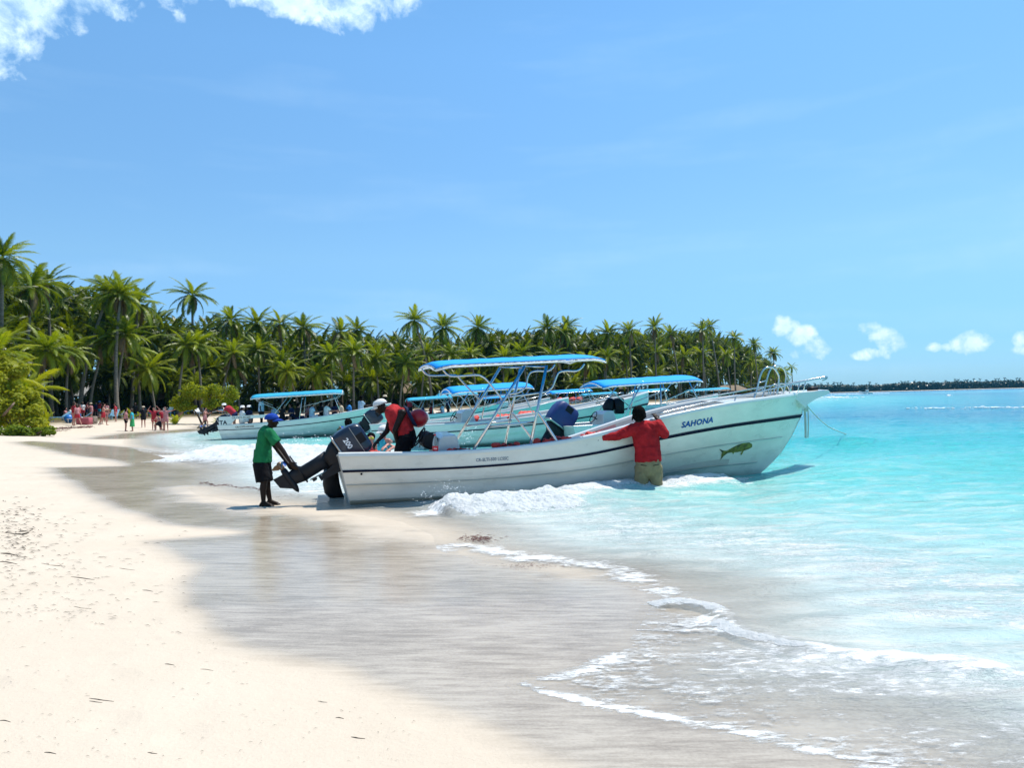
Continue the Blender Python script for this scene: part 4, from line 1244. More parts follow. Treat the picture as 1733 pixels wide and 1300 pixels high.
def remesh(mb, name, vox, smooth=3, wrinkle=0.0, wsize=.08):
    me = mb.me(name + '_raw')
    o = bpy.data.objects.new('raw', me); C.objects.link(o)
    m = o.modifiers.new('r', 'REMESH'); m.mode = 'VOXEL'; m.voxel_size = vox; m.use_smooth_shade = True
    if smooth:
        m2 = o.modifiers.new('s', 'SMOOTH'); m2.iterations = smooth; m2.factor = .5
    dg = bpy.context.evaluated_depsgraph_get()
    out = bpy.data.meshes.new_from_object(o.evaluated_get(dg)); out.name = name
    bpy.data.objects.remove(o); bpy.data.meshes.remove(me)
    if wrinkle:
        n = len(out.vertices); co = np.empty(n * 3, np.float32); no = np.empty(n * 3, np.float32)
        out.vertices.foreach_get('co', co); out.vertices.foreach_get('normal', no)
        co = co.reshape(-1, 3); no = no.reshape(-1, 3)
        w = fbm(co[:, 0] / wsize + co[:, 1] / wsize * .6, co[:, 2] / wsize * .7 + co[:, 1] / wsize * .4, 77, 3) - .5
        w = 1 - 2 * np.abs(w) * 2
        co = co + no * (w * wrinkle)[:, None]
        out.vertices.foreach_set('co', co.astype(np.float32).ravel())
    out.polygons.foreach_set('use_smooth', np.ones(len(out.polygons), bool))
    out.update()
    return out
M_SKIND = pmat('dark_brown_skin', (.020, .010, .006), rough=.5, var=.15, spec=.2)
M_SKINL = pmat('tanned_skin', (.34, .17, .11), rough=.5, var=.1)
M_SKINP = pmat('sunburnt_skin', (.45, .20, .15), rough=.5, var=.1)
def cloth(name, col, **k): return pmat(name, col, rough=.85, var=k.get('var', .18), scale=k.get('scale', 9), bump=.5, bscale=22, spec=.15)
M_GREEN = cloth('green_cotton', (.012, .16, .06))
M_REDC = cloth('faded_red_cotton', (.42, .025, .028), var=.35)
M_REDL2 = cloth('crimson_long_sleeve', (.34, .012, .016), var=.3)
M_BLACKC = cloth('black_cotton', (.006, .006, .008))
M_KHAKI = cloth('wet_khaki', (.24, .19, .105), var=.12)
M_BLUECAP = cloth('royal_blue_cap', (.010, .05, .30))
M_WHITEC = cloth('white_cotton', (.68, .67, .64))
M_NAVYC = cloth('navy_webbing', (.015, .025, .06))
M_HAIR = pmat('black_hair', (.005, .0045, .004), rough=.9, bump=.6, bscale=60, spec=.05)

def hand(mb, wrist, dirv, palm_n, s=1.0, curl=.5, thumb=None):
    """palm, four unequal bent fingers and a thumb from the palm's side"""
    d = Vector(dirv).normalized(); n = Vector(palm_n); n = (n - d * n.dot(d)).normalized(); w = d.cross(n).normalized()
    wr = Vector(wrist); 
    for k_ in (-1, -.33, .33, 1):
        cap(mb, wr + w * .016 * k_ * s, .017 * s, wr + d * .085 * s + w * .026 * k_ * s, .0135 * s, 8, ends=2)
    for i, (k_, ln) in enumerate(((-1, .062), (-.33, .076), (.33, .08), (1, .07))):
        b0 = wr + d * .088 * s + w * .027 * k_ * s
        d1 = (d + n * curl * .6).normalized(); d2 = (d + n * curl * 1.6).normalized(); d3 = (d * .6 + n * curl * 2.4).normalized()
        q1 = b0 + d1 * ln * .5 * s; q2 = q1 + d2 * ln * .33 * s; q3 = q2 + d3 * ln * .27 * s
        cap(mb, b0, .0105 * s, q1, .0095 * s, 7, ends=2); cap(mb, q1, .0095 * s, q2, .009 * s, 7, ends=2); cap(mb, q2, .009 * s, q3, .008 * s, 7, ends=2)
    t = thumb or 1
    t0 = wr + d * .025 * s + w * .028 * t * s; t1 = t0 + (d * .5 + w * t * .8 + n * .4).normalized() * .045 * s; t2 = t1 + (d * .8 + w * t * .2 + n * .5).normalized() * .032 * s
    cap(mb, t0, .014 * s, t1, .0115 * s, 7, ends=2); cap(mb, t1, .0115 * s, t2, .009 * s, 7, ends=2)
def foot(mb, ankle, fwd, s=1.0, z=0.0):
    a = Vector(ankle); f = Vector(fwd).normalized()
    heel = Vector((a.x, a.y, z + .032 * s)) - f * .045 * s
    ball_ = Vector((a.x, a.y, z + .026 * s)) + f * .12 * s
    cap(mb, a, .038 * s, heel, .034 * s, 10, ends=3)
    cap(mb, a + Vector((0, 0, -.01)), .036 * s, ball_, .03 * s, 10, ends=3)
    cap(mb, heel, .032 * s, ball_, .036 * s, 10, ends=3)
    w = f.cross(Vector((0, 0, 1)))
    for i, k_ in enumerate((-1, -.5, 0, .5, 1)):
        cap(mb, ball_ + w * .022 * k_ * s, .016 * s, ball_ + w * .026 * k_ * s + f * (.062 - .008 * abs(i - 1)) * s - Vector((0, 0, .012 * s)), .011 * s, 6, ends=2)
def head(mb, c, fwd, up, s=1.0):
    """skull with brow, nose, lips, chin, ears; returns axes"""
    c = Vector(c); f = Vector(fwd).normalized(); u = Vector(up); u = (u - f * u.dot(f)).normalized(); r = f.cross(u)
    cap(mb, c + u * .028 * s - f * .012 * s, .088 * s, c + u * .010 * s + f * .012 * s, .083 * s, 16, r, .86)
    cap(mb, c + f * .030 * s, .068 * s, c - u * .068 * s + f * .042 * s, .040 * s, 14, r, .9)
    cap(mb, c - u * .055 * s + f * .01 * s, .052 * s, c - u * .085 * s + f * .066 * s, .020 * s, 12)        # jaw and chin
    cap(mb, c + f * .083 * s + u * .010 * s, .010 * s, c + f * .108 * s - u * .025 * s, .014 * s, 8)          # nose
    for sg in (-1, 1):
        cap(mb, c + f * .098 * s - u * .028 * s + r * .010 * sg * s, .009 * s, c + f * .092 * s - u * .028 * s + r * .016 * sg * s, .009 * s, 6)
        cap(mb, c + f * .078 * s + u * .026 * s + r * .014 * sg * s, .012 * s, c + f * .064 * s + u * .026 * s + r * .048 * sg * s, .011 * s, 8)   # brow
        cap(mb, c - f * .008 * s + r * .078 * sg * s + u * .014 * s, .016 * s, c - f * .004 * s + r * .080 * sg * s - u * .020 * s, .011 * s, 8, r, .5)   # ear
    for dz in (-.046, -.058):
        cap(mb, c + f * .084 * s + u * dz * s - r * .016 * s, .009 * s, c + f * .084 * s + u * dz * s + r * .016 * s, .009 * s, 6)
    return f, u, r
def eyes(c, fwd, up, s, parent):
    c = Vector(c); f = Vector(fwd).normalized(); u = Vector(up); u = (u - f * u.dot(f)).normalized(); r = f.cross(u)
    for sg in (-1, 1):
        mb = MB(); mb.ball(c + f * .074 * s + u * .008 * s + r * .030 * sg * s, .013 * s, 8, 6); mb.build('eye', M_EYE, parent)
M_EYE = pmat('eye_white', (.5, .48, .45), rough=.3)
def person_root(name, label, group=None):
    o = empty('person'); tag(o, label, 'person', group); return o

# ---------- boy in the green shirt, holding the raised motor leg
DB = 12.05
def P_(px, py, dy=0.0): return at(px, py, DB + dy)
boy = person_root('person', 'barefoot boy in a green T-shirt and blue cap holding the raised motor')
hd = P_(461, 713); nk = P_(454.5, 726); ch = P_(450, 740); wa = P_(445, 765); hipc = P_(443, 780)
shN = P_(456, 733, -.17); shF = P_(451, 734, .17)
elN = P_(479, 763, -.18); wrN = P_(492, 783, -.20)
elF = P_(470, 762, .10); wrF = P_(487, 785, .0)
knN = P_(447, 815, -.09); knF = P_(452, 815, .09)
gz = -.004
anN = P_(446, 851, -.10); anF = P_(457, 849, .10)
anN.z = .075; anF.z = .075
fw = Vector((1, 0, 0)); lat = Vector((0, 1, 0))
mb = MB()
head(mb, hd, Vector((1, -.12, -.12)), Vector((.1, 0, 1)), .95)
cap(mb, nk, .052, hd - Vector((0.01, 0, .05)), .050)
cap(mb, ch, .15, wa, .125, 18, fw, .66); cap(mb, wa, .125, hipc, .15, 18, fw, .75)
cap(mb, shN, .06, shF, .06)
for sh_, el2, wr2, d_ in ((shN, elN, wrN, -1), (shF, elF, wrF, 1)):
    cap(mb, sh_, .052, el2, .036); cap(mb, el2, .037, wr2, .024)
hand(mb, wrN, (wrN - elN), Vector((.5, .8, -.2)), .95, .6)
hand(mb, wrF, (wrF - elF), Vector((.5, -.8, -.2)), .95, .6, -1)
for hp, kn, an, sy in ((hipc, knN, anN, -1), (hipc, knF, anF, 1)):
    h_ = hp + Vector((0, .085 * sy, -.03))
    cap(mb, h_, .085, kn, .052); cap(mb, kn, .053, kn.lerp(an, .35) - Vector((.015, 0, 0)), .055); cap(mb, kn.lerp(an, .35) - Vector((.015, 0, 0)), .052, an, .033)
    foot(mb, an, (1, -.15, 0), .95, gz)
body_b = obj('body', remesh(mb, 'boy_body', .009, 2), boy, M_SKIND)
eyes(hd, Vector((1, -.12, -.12)), Vector((.1, 0, 1)), .95, boy)
mb = MB()
cap(mb, ch + Vector((0, 0, .02)), .172, wa, .165, 20, fw, .70)
cone(mb, wa + Vector((0, 0, .03)), .165, hipc + Vector((.01, 0, -.02)), .178, 22, fw, .80)
cap(mb, shN, .078, shF, .078)
for sh_, el2 in ((shN, elN), (shF, elF)):
    q = sh_.lerp(el2, .55); cone(mb, sh_, .078, q, .082)
cap(mb, nk - Vector((0, 0, .03)), .068, nk - Vector((0, 0, .045)), .08)
obj('t_shirt', remesh(mb, 'boy_shirt', .010, 3, .008), boy, M_GREEN)
mb = MB()
cap(mb, hipc + Vector((0, 0, .03)), .158, hipc - Vector((0, 0, .04)), .155, 20, fw, .8)
for kn, sy in ((knN, -1), (knF, 1)):
    h_ = hipc + Vector((0, .075 * sy, -.03)); cone(mb, h_, .115, kn + Vector((-.01, 0, -.0)), .112)
obj('long_shorts', remesh(mb, 'boy_shorts', .011, 3, .008), boy, M_BLACKC)
# cap
def cap_hat(c, fwd, up, s, mat, parent, brim=.09, name='cap'):
    c = Vector(c); f = Vector(fwd).normalized(); u = Vector(up); u = (u - f * u.dot(f)).normalized(); r = f.cross(u)
    Mx_ = Matrix((( r.x, f.x, u.x, c.x), (r.y, f.y, u.y, c.y), (r.z, f.z, u.z, c.z), (0, 0, 0, 1)))
    mb = MB(); rings = []
    for i in range(8):
        th = math.pi / 2 * i / 7
        rr_ = math.cos(th); zz = .095 * math.sin(th) ** .85
        rings.append([(.092 * rr_ * math.cos(a_) * s, (-.008 + .112 * rr_ * math.sin(a_)) * s, (.030 + zz) * s) for a_ in [2 * math.pi * j / 20 for j in range(20)]])
    mb.loft(rings, True, True, True, Mx_)
    mb.ball((0, -.008 * s, .126 * s), .008 * s, 6, 4, Mx_)
    if brim:
        br = []
        for i in range(5):
            e = i / 4; br.append([((.085 - .02 * e * e) * math.cos(a_) * s, (.045 + .06 * math.sin(a_) + brim * e * math.sin(a_) ** .6) * s, (.040 - .02 * e - .022 * math.cos(a_) ** 2) * s) for a_ in [math.pi * j / 14 for j in range(15)]])
        br2 = [[(x, y, z - .006) for x, y, z in q] for q in br[::-1]]
        mb.loft(br + br2, False, False, True, Mx_)
    return mb.build(name, mat, parent)
cap_hat(hd + Vector((-.004, 0, -.002)), Vector((1, -.12, .0)), Vector((-.1, 0, 1)), 1.06, M_BLUECAP, boy, .075)

# ---------- man bending over the stern of the big boat
DM = 12.95
def Q_(px, py, dy=0.0): return at(px, py, DM + dy)
man = person_root('person', 'bending man in a red sleeveless shirt and white cap inside the boat')
hd = Q_(644, 689); nk = Q_(657, 694); ch = Q_(672, 703); be = Q_(681, 718); hipc = Q_(688, 738)
shN = Q_(681, 699, -.19); shF = Q_(664, 700, .20)
elN = Q_(668, 729, -.24); wrN = Q_(673, 752, -.10)
elF = Q_(655, 730, .05); wrF = Q_(640, 746, -.05)
tdir = (hipc - ch).normalized(); flat = Vector((-tdir.z, 0, tdir.x)).normalized()
mb = MB()
fwd_h = Vector((-.80, -.15, -.48)); up_h = Vector((-.45, 0, .85))
head(mb, hd, fwd_h, up_h, 1.05)
cap(mb, nk + Vector((.04, 0, 0)), .062, hd + Vector((.02, 0, -.02)), .058)
cap(mb, ch, .185, be, .18, 20, flat, .72); cap(mb, be, .19, hipc, .175, 20, flat, .85)
cap(mb, shN, .07, shF, .07)
for sh_, el2, wr2 in ((shN, elN, wrN), (shF, elF, wrF)):
    cap(mb, sh_, .066, el2, .046); cap(mb, el2, .048, wr2, .03)
hand(mb, wrN, wrN - elN, (1, .3, 0), 1.05, .4)
hand(mb, wrF, wrF - elF, (.3, .6, -.6), 1.05, .7)
deckz = (BM @ Vector((1.2, 0, .34))).z
hipz = hipc.z
for sy in (-1, 1):
    h_ = hipc + Vector((0, .10 * sy, -.02)); kn = Vector((hipc.x - .12, hipc.y + .12 * sy, (hipz + deckz) / 2 + .06)); an = Vector((hipc.x + .02, hipc.y + .13 * sy, deckz + .08))
    cap(mb, h_, .11, kn, .068); cap(mb, kn, .066, an, .04); foot(mb, an, (-1, 0, 0), 1.05, deckz)
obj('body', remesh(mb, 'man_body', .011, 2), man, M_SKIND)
eyes(hd, fwd_h, up_h, 1.05, man)
mb = MB()
cap(mb, ch + Vector((-.03, 0, .0)), .205, be, .215, 22, flat, .80); cap(mb, be + Vector((-.03, 0, -.02)), .215, hipc + Vector((-.03, 0, .05)), .19, 22, flat, .92)
cap(mb, shN + Vector((.0, .05, 0)), .085, shF - Vector((0, .05, 0)), .085)
obj('sleeveless_shirt', remesh(mb, 'man_shirt', .012, 3, .011, .10), man, M_REDC)
mb = MB()
cap(mb, hipc, .19, hipc + Vector((0, 0, -.06)), .19, 20, Vector((1, 0, 0)), .9)
for sy in (-1, 1):
    h_ = hipc + Vector((0, .09 * sy, -.02)); kn = Vector((hipc.x - .12, hipc.y + .12 * sy, (hipz + deckz) / 2 + .0)); cone(mb, h_, .14, kn, .115)
obj('dark_shorts', remesh(mb, 'man_shorts', .012, 3, .008), man, M_BLACKC)
cap_hat(hd, Vector((-.9, -.15, -.35)), Vector((-.35, 0, .93)), 1.13, M_WHITEC, man, .05)
# shoulder strap bag: strip over the back
mb = MB()
ring = []
for i in range(9):
    t_ = i / 8; p = Q_(686 + 16 * t_, 688 + 33 * t_ , -.12 - .10 * math.sin(t_ * 3)); ring.append([p + Vector((-.035, -.0, .02)), p + Vector((.035, 0, -.02)), p + Vector((.035, .10, -.02)), p + Vector((-.035, .10, .02))])
mb.loft(ring, True, True, True); mb.build('shoulder_strap', M_NAVYC, man)
mb = MB(); rr_ = Q_(708, 709, .12)
rings = []
for i in range(11):
    th = math.pi * i / 10; rings.append([(rr_.x + .175 * math.sin(th) * math.cos(a_), rr_.y + .16 * math.sin(th) * math.sin(a_), rr_.z + .01 + .165 * math.cos(th)) for a_ in [2 * math.pi * j / 18 for j in range(18)]])
mb.loft(rings, True, False, True)
bl = tag(mb.build('buoy', pmat('red_buoy_plastic', (.42, .012, .018), rough=.35), None), 'round dark red buoy between the bending man and the helm', 'buoy')
mb = MB(); mb.tube([(rr_.x + .12, rr_.y - .12, rr_.z - .13), (rr_.x + .06, rr_.y - .1, rr_.z - .24), (rr_.x + .02, rr_.y - .05, rr_.z - .50)], .012); mb.build('buoy_rope', M_ROPE, bl)

# ---------- man standing in the water with his back to us
DW = 12.72
def W_(px, py, dy=0.0): return at(px, py, DW + dy)
wad = person_root('person', 'man seen from behind in a long-sleeved red shirt and khaki trousers, wading')
hd = W_(1082, 702); nk = W_(1081, 718); ch = W_(1092, 738); wa = W_(1096, 760); hipc = W_(1097, 784)
shL = W_(1071, 727, -.02); shR = W_(1112, 722, -.02)
elL = W_(1046, 738, .02); wrL = W_(1018, 741, .05)
elR = W_(1124, 734, -.04); wrR = W_(1113, 710, .16)
bk = Vector((0, 1, 0))
mb = MB()
head(mb, hd, Vector((.35, .93, .0)), Vector((.05, .0, 1)), 1.12)
cap(mb, nk - Vector((0, 0, .02)), .070, hd - Vector((0, 0, .05)), .065)
cap(mb, ch + Vector((0, 0, .04)), .205, wa, .185, 20, bk, .62); cap(mb, wa, .185, hipc, .20, 20, bk, .72)
cap(mb, shL, .075, shR, .08)
for sh_, el2, wr2 in ((shL, elL, wrL), (shR, elR, wrR)):
    cap(mb, sh_, .075, el2, .052); cap(mb, el2, .052, wr2, .034)
hand(mb, wrL, Vector((-1, .25, .0)), (0, .35, -1), 1.1, .35)
hand(mb, wrR, Vector((-.35, .45, .7)), (-.3, 1, 0), 1.1, .8, -1)
for sx in (-1, 1):
    h_ = hipc + Vector((.10 * sx, 0, -.03)); kn = h_ + Vector((.012 * sx, .02, -.42)); an = kn + Vector((.0, -.02, -.36))
    cap(mb, h_, .115, kn, .072); cap(mb, kn, .07, an, .045); foot(mb, an, (.1, 1, 0), 1.05, an.z - .08)
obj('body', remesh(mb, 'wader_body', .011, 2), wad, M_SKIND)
mb = MB()
cap(mb, ch + Vector((0, 0, .05)), .225, wa, .212, 22, bk, .68); cone(mb, wa + Vector((0, 0, .04)), .212, hipc + Vector((.0, 0, .03)), .222, 24, bk, .78)
cap(mb, shL, .10, shR, .10); cap(mb, nk - Vector((0, 0, .04)), .09, nk - Vector((0, 0, .08)), .12)
cap(mb, shL, .100, elL, .073); cone(mb, elL, .073, wrL.lerp(elL, .05), .048); cap(mb, elL, .072, elL.lerp(wrL, .3), .066)
cap(mb, shR, .102, elR, .080); cone(mb, elR, .078, wrR.lerp(elR, .1), .050); cap(mb, elR, .08, elR.lerp(wrR, .3), .07)
obj('long_sleeve_shirt', remesh(mb, 'wader_shirt', .012, 3, .012, .11), wad, M_REDL2)
mb = MB()
cap(mb, hipc + Vector((0, 0, .05)), .205, hipc + Vector((0, 0, -.05)), .212, 20, bk, .78)
for sx in (-1, 1):
    h_ = hipc + Vector((.105 * sx, 0, -.06)); kn = h_ + Vector((.035 * sx, .02, -.46)); cone(mb, h_, .128, kn, .098)
    cap(mb, h_ + Vector((0, -.05, .02)), .10, h_ + Vector((0, -.04, -.04)), .09)
obj('khaki_trousers', remesh(mb, 'wader_pants', .012, 2, .014, .09), wad, M_KHAKI)
for sx in (-1, 1):
    mb = MB(); a_ = hipc + Vector((.055 * sx, -.168, -.03)); b_ = hipc + Vector((.155 * sx, -.145, -.015)); mb.tube([a_, b_], .006); mb.build('pocket_seam', M_BLACKC, wad)
# short locks
mb = MB()
hc = hd + Vector((-.01, -.01, .02))
cap(mb, hc + Vector((0, 0, .02)), .118, hc - Vector((0, -.0, .04)), .108)
rnd = random.Random(3)
for i in range(46):
    an = R(rnd.uniform(95, 400)); el0 = rnd.uniform(-.3, 1.2)
    d_ = Vector((math.cos(an) * math.cos(el0), math.sin(an) * math.cos(el0) * .9, math.sin(el0)))
    if d_.y > .55 and d_.z < .2: continue
    p0 = hc + d_ * .105; p1 = p0 + d_ * .022 - Vector((0, 0, .045 + .05 * rnd.random()))
    cap(mb, p0, .016, p1, .010, 7, ends=2)
obj('hair', remesh(mb, 'locks', .010, 1), wad, M_HAIR)

# ---------- generic figures: shared meshes, colours by object
VOX = .026
def make_pose(kind, long_dress=False, female=False, arms='down', kneel=False, seedv=0):
    """figure 1.70 m high facing +x, returns dict of meshes"""
    rn = random.Random(seedv)
    b = MB(); t = MB(); q = MB(); hr = MB()
    F_ = Vector((1, 0, 0))
    def leg(sy, hip, knee, ankle):
        cap(b, hip, .085, knee, .055, 10, ends=3); cap(b, knee, .055, ankle, .036, 10, ends=3)
        a = Vector(ankle); cap(b, a - Vector((.03, 0, .03)), .034, a + Vector((.13, 0, -.045)), .026, 8, ends=2)
    if kind == 'sit':
        hz = .12; hip = Vector((0, 0, hz)); top = Vector((.04 * rn.uniform(-1, 1), 0, hz + .46))
    elif kind == 'kneel':
        hz = .52; hip = Vector((0, 0, hz)); top = Vector((.12, 0, hz + .48))
    elif kind == 'bend':
        hz = .86; hip = Vector((0, 0, hz)); top = Vector((.34, 0, hz + .36))
    else:
        hz = .90; hip = Vector((0, 0, hz)); top = Vector((.02, 0, hz + .50))
    for sy in (-1, 1):
        h_ = hip + Vector((0, .09 * sy, -.02))
        if kind == 'sit': leg(sy, h_, (.40, .12 * sy, hz + .03), (.44, .12 * sy, hz - .36))
        elif kind == 'kneel': leg(sy, h_, (.32 if sy > 0 else .05, .12 * sy, .45 if sy > 0 else .09), (.30 if sy > 0 else -.36, .12 * sy, .08))
        elif kind == 'walk': leg(sy, h_, (.14 * sy + .04, .10 * sy, .48), (.26 * sy - .04, .10 * sy, .08 if sy > 0 else .12))
        else: leg(sy, h_, (.01, .10 * sy + .01, .48), (-.02, .11 * sy + .01, .08))
    nkk = top; ax = (top - hip).normalized()
    wid = .155 if female else .17
    cap(b, hip + ax * .32, wid, hip + ax * .14, wid * .82, 14, F_, .68, 3); cap(b, hip + ax * .14, wid * .82, hip, .155, 14, F_, .78, 3)
    shl = [top + Vector((0, sy * (.16 if female else .19), -.05)) for sy in (-1, 1)]
    cap(b, shl[0], .055, shl[1], .055, 10)
    hdc = top + ax * .15 + Vector((.03, 0, .02))
    if kind == 'bend': hdc = top + Vector((.14, 0, .05))
    cap(b, top, .05, hdc, .05, 10)
    cap(b, hdc + Vector((0, 0, .03)), .095, hdc - Vector((-.02, 0, .04)), .07, 12); cap(b, hdc + Vector((.09, 0, 0)), .015, hdc + Vector((.1, 0, -.03)), .018, 6)
    for i, sy in enumerate((-1, 1)):
        s_ = shl[i]
        if arms == 'up' : e_ = s_ + Vector((.05, sy * .22, .12)); w_ = e_ + Vector((.12, -sy * .16, .22))
        elif arms == 'out': e_ = s_ + Vector((.05, sy * .25, .02)); w_ = e_ + Vector((.04, sy * .22, .06))
        elif arms == 'fwd': e_ = s_ + Vector((.16, sy * .05, -.20)); w_ = e_ + Vector((.24, -sy * .05, .05))
        elif arms == 'photo': e_ = s_ + Vector((.14, sy * .10, -.14)); w_ = e_ + Vector((.14, -sy * .12, .20))
        else: e_ = s_ + Vector((-.03, sy * .07, -.27)); w_ = e_ + Vector((.08, sy * .0, -.24))
        cap(b, s_, .045, e_, .036, 8, ends=2); cap(b, e_, .036, w_, .026, 8, ends=2); cap(b, w_, .030, w_ + (w_ - e_).normalized() * .11, .026, 8, ends=2)
        cone(t, s_, .066, s_.lerp(e_, .6), .064, 10)
    cap(t, hip + ax * .34, wid + .02, hip + ax * .14, wid * .9 + .02, 14, F_, .74, 3); cone(t, hip + ax * .18, wid * .9 + .02, hip + ax * .0, .175, 14, F_, .84); cap(t, shl[0], .07, shl[1], .07, 10)
    cap(q, hip + ax * .06, .165, hip - ax * .03, .168, 14, F_, .84, 3)
    if long_dress:
        cone(q, hip + ax * .05, .17, Vector((0, 0, .35)), .22, 14, F_, .8)
    else:
        for sy in (-1, 1):
            h_ = hip + Vector((0, .09 * sy, -.02))
            if kind == 'sit': cone(q, h_, .11, Vector((.30, .11 * sy, hz + .03)), .09, 10)
            elif kind == 'kneel': cone(q, h_, .11, h_.lerp(Vector((.32 if sy > 0 else .05, .12 * sy, .45 if sy > 0 else .09)), .6), .09, 10)
            else: cone(q, h_, .11, h_ + Vector((.03 if kind != 'walk' else .08 * sy, .01 * sy, -.26)), .095, 10)
    if female:
        cap(hr, hdc + Vector((-.02, 0, .04)), .105, hdc + Vector((-.07, 0, -.10)), .07, 10)
    else:
        cap(hr, hdc + Vector((-.015, 0, .045)), .102, hdc + Vector((-.03, 0, .0)), .09, 10)
    return dict(body=remesh(b, 'figure', VOX, 1), top=remesh(t, 'figure_top', VOX, 1), bottom=remesh(q, 'figure_bottom', VOX, 1), hair=remesh(hr, 'figure_hair', VOX, 1))
POSES = {
    'stand': make_pose('stand'), 'standf': make_pose('stand', female=True), 'up': make_pose('stand', arms='up'), 'out': make_pose('stand', arms='out', female=True),
    'photo': make_pose('stand', arms='photo'), 'walk': make_pose('walk', arms='fwd'), 'walkf': make_pose('walk', female=True), 'sit': make_pose('sit', arms='fwd'),
    'sitf': make_pose('sit', female=True, arms='fwd', seedv=2), 'kneel': make_pose('kneel', arms='fwd'), 'dress': make_pose('stand', long_dress=True, female=True), 'bend': make_pose('bend', arms='fwd')}
COL = {}
def cc(name, col):
    if name not in COL: COL[name] = cloth(name, col)
    return COL[name]
cRED = cc('red_swim_cloth', (.40, .03, .045)); cPINK = cc('pink_cloth', (.50, .22, .22)); cBLK = cc('black_swim_cloth', (.012, .012, .015)); cBLU = cc('blue_cloth', (.03, .20, .50))
cWHT = cc('white_cloth', (.70, .70, .68)); cGRN = cc('green_cloth', (.05, .35, .12)); cTUR = cc('turquoise_cloth', (.05, .42, .50)); cLBL = cc('pale_blue_cloth', (.35, .50, .62)); cTAN = cc('beige_cloth', (.45, .37, .27))
cNVY = cc('navy_cloth', (.02, .03, .09))
hBRN = pmat('brown_hair', (.05, .025, .012), rough=.7)
def figure(pose, loc, rz, label, skin=M_SKINL, top=None, bottom=None, hair=M_HAIR, s=1.0, hat=None, group=None):
    root = empty('person', loc, rz, label, 'person', group); root.scale = (s,) * 3
    D_ = POSES[pose]
    def o_(nm, key, mat):
        o2 = bpy.data.objects.new(nm, D_[key]); C.objects.link(o2); o2.parent = root
        if not D_[key].materials: D_[key].materials.append(mat)
        o2.material_slots[0].link = 'OBJECT'; o2.material_slots[0].material = mat
    o_('body', 'body', skin)
    if top: o_('top', 'top', top)
    if bottom: o_('shorts', 'bottom', bottom)
    if hair: o_('hair', 'hair', hair)
    if hat:
        z = {'sit': .78, 'kneel': 1.2, 'bend': 1.3}.get(pose.replace('f', ''), 1.60); x = {'bend': .48, 'kneel': .17}.get(pose, .04)
        mb = MB(); mb.lathe([(.17, z), (.11, z + .012), (.10, z + .09), (.05, z + .11)], 12, Matrix.Translation((x, 0, 0))); mb.build('sun_hat', hat, root)
    return root
def ground(px, py):
    h = GB_.ray_cast(Vector((0, 0, CAM_H)), ray(px, py).normalized())
    p = gp(px, py)
    if h[0] is not None and h[0].z > 0: return h[0].copy()
    return Vector((p.x, p.y, 0.0))
BG = 'bathers on the far beach'
beachers = [
 (213, 730, 'standf', 20, cPINK, cBLK, M_SKINP, 'woman in pink top and black shorts at the water edge', None),
 (224, 730, 'dress', 200, cTUR, cGRN, M_SKINL, 'woman in turquoise and green wrap at the water edge', None),
 (243, 724, 'stand', 120, cBLK, cBLK, M_SKINP, 'person in a black swimsuit standing by the sand', cTAN),
 (261, 728, 'up', -70, cRED, cRED, M_SKINP, 'person all in red with both hands raised', None),
 (270, 729, 'kneel', 160, None, cBLK, M_SKINP, 'person kneeling in dark shorts beside the red pair', None),
 (275, 728, 'photo', 170, cRED, cPINK, M_SKINP, 'person in red shirt standing behind the kneeling one', None),
 (281, 729, 'out', -90, cPINK, cPINK, M_SKINP, 'woman in pink with arms spread wide at the water', None),
 (347, 723, 'walk', 0, None, cPINK, M_SKINP, 'bare-chested bather walking alone toward the left boat', None),
 (125, 720, 'standf', 60, cRED, cPINK, M_SKINP, 'woman in red top with a pink wrap, nearest the shrub', None),
 (131, 721, 'walkf', 160, cPINK, cRED, M_SKINP, 'woman in pink walking beside the blue bag', None),
 (134, 718, 'photo', 10, cRED, cBLU, M_SKINP, 'person in red shirt and blue shorts by the shrub', None),
 (155, 712, 'photo', 190, cPINK, cPINK, M_SKINP, 'person in pink standing behind the cool box', cTAN),
 (172, 718, 'bend', 0, cBLK, cTAN, M_SKINP, 'person bending forward in beige cloth and black top', cTAN),
 (175, 720, 'walk', 20, None, cRED, M_SKINP, 'bather in red trunks beside the bending person', None),
 (180, 714, 'standf', 90, cPINK, cPINK, M_SKINP, 'slim woman in pink right of the bending person', None),
 (196, 714, 'stand', 200, cRED, cPINK, M_SKINP, 'person in red standing alone beside the sun loungers', None),
 (229, 709, 'stand', 90, cBLK, cBLK, M_SKIND, 'dark-dressed person standing among the sun loungers', None),
 (118, 709, 'sit', 30, cWHT, cBLK, M_SKINP, 'person in white shirt seated behind the red group', None),
 (140, 710, 'standf', 130, cWHT, cRED, M_SKINP, 'woman in white top and red shorts under the palms', None),
 (147, 708, 'stand', 30, cRED, cNVY, M_SKINP, 'man in red top and navy shorts under the palms', None),
 (163, 706, 'stand', -60, cNVY, cRED, M_SKINP, 'man in navy top and red shorts near the hut', None),
 (168, 707, 'photo', 60, cRED, cTUR, M_SKINP, 'person in red top and turquoise shorts near the hut', cBLU),
 (110, 711, 'sitf', 10, cPINK, cRED, M_SKINP, 'woman in pink seated left of the red group', None),
]
PEOPLE_ORG = []
for (px, py, pose, rz, top, bot, skin, lab, hat) in beachers:
    p = ground(px, py)
    s_ = {'sit': 1.0}.get(pose, 1.0)
    figure(pose, (p.x, p.y, p.z + (.28 if pose.startswith('sit') else 0) - .01), R(rz), lab, skin, top, bot, M_HAIR if random.random() < .5 else hBRN, random.uniform(.92, 1.04), hat, BG)
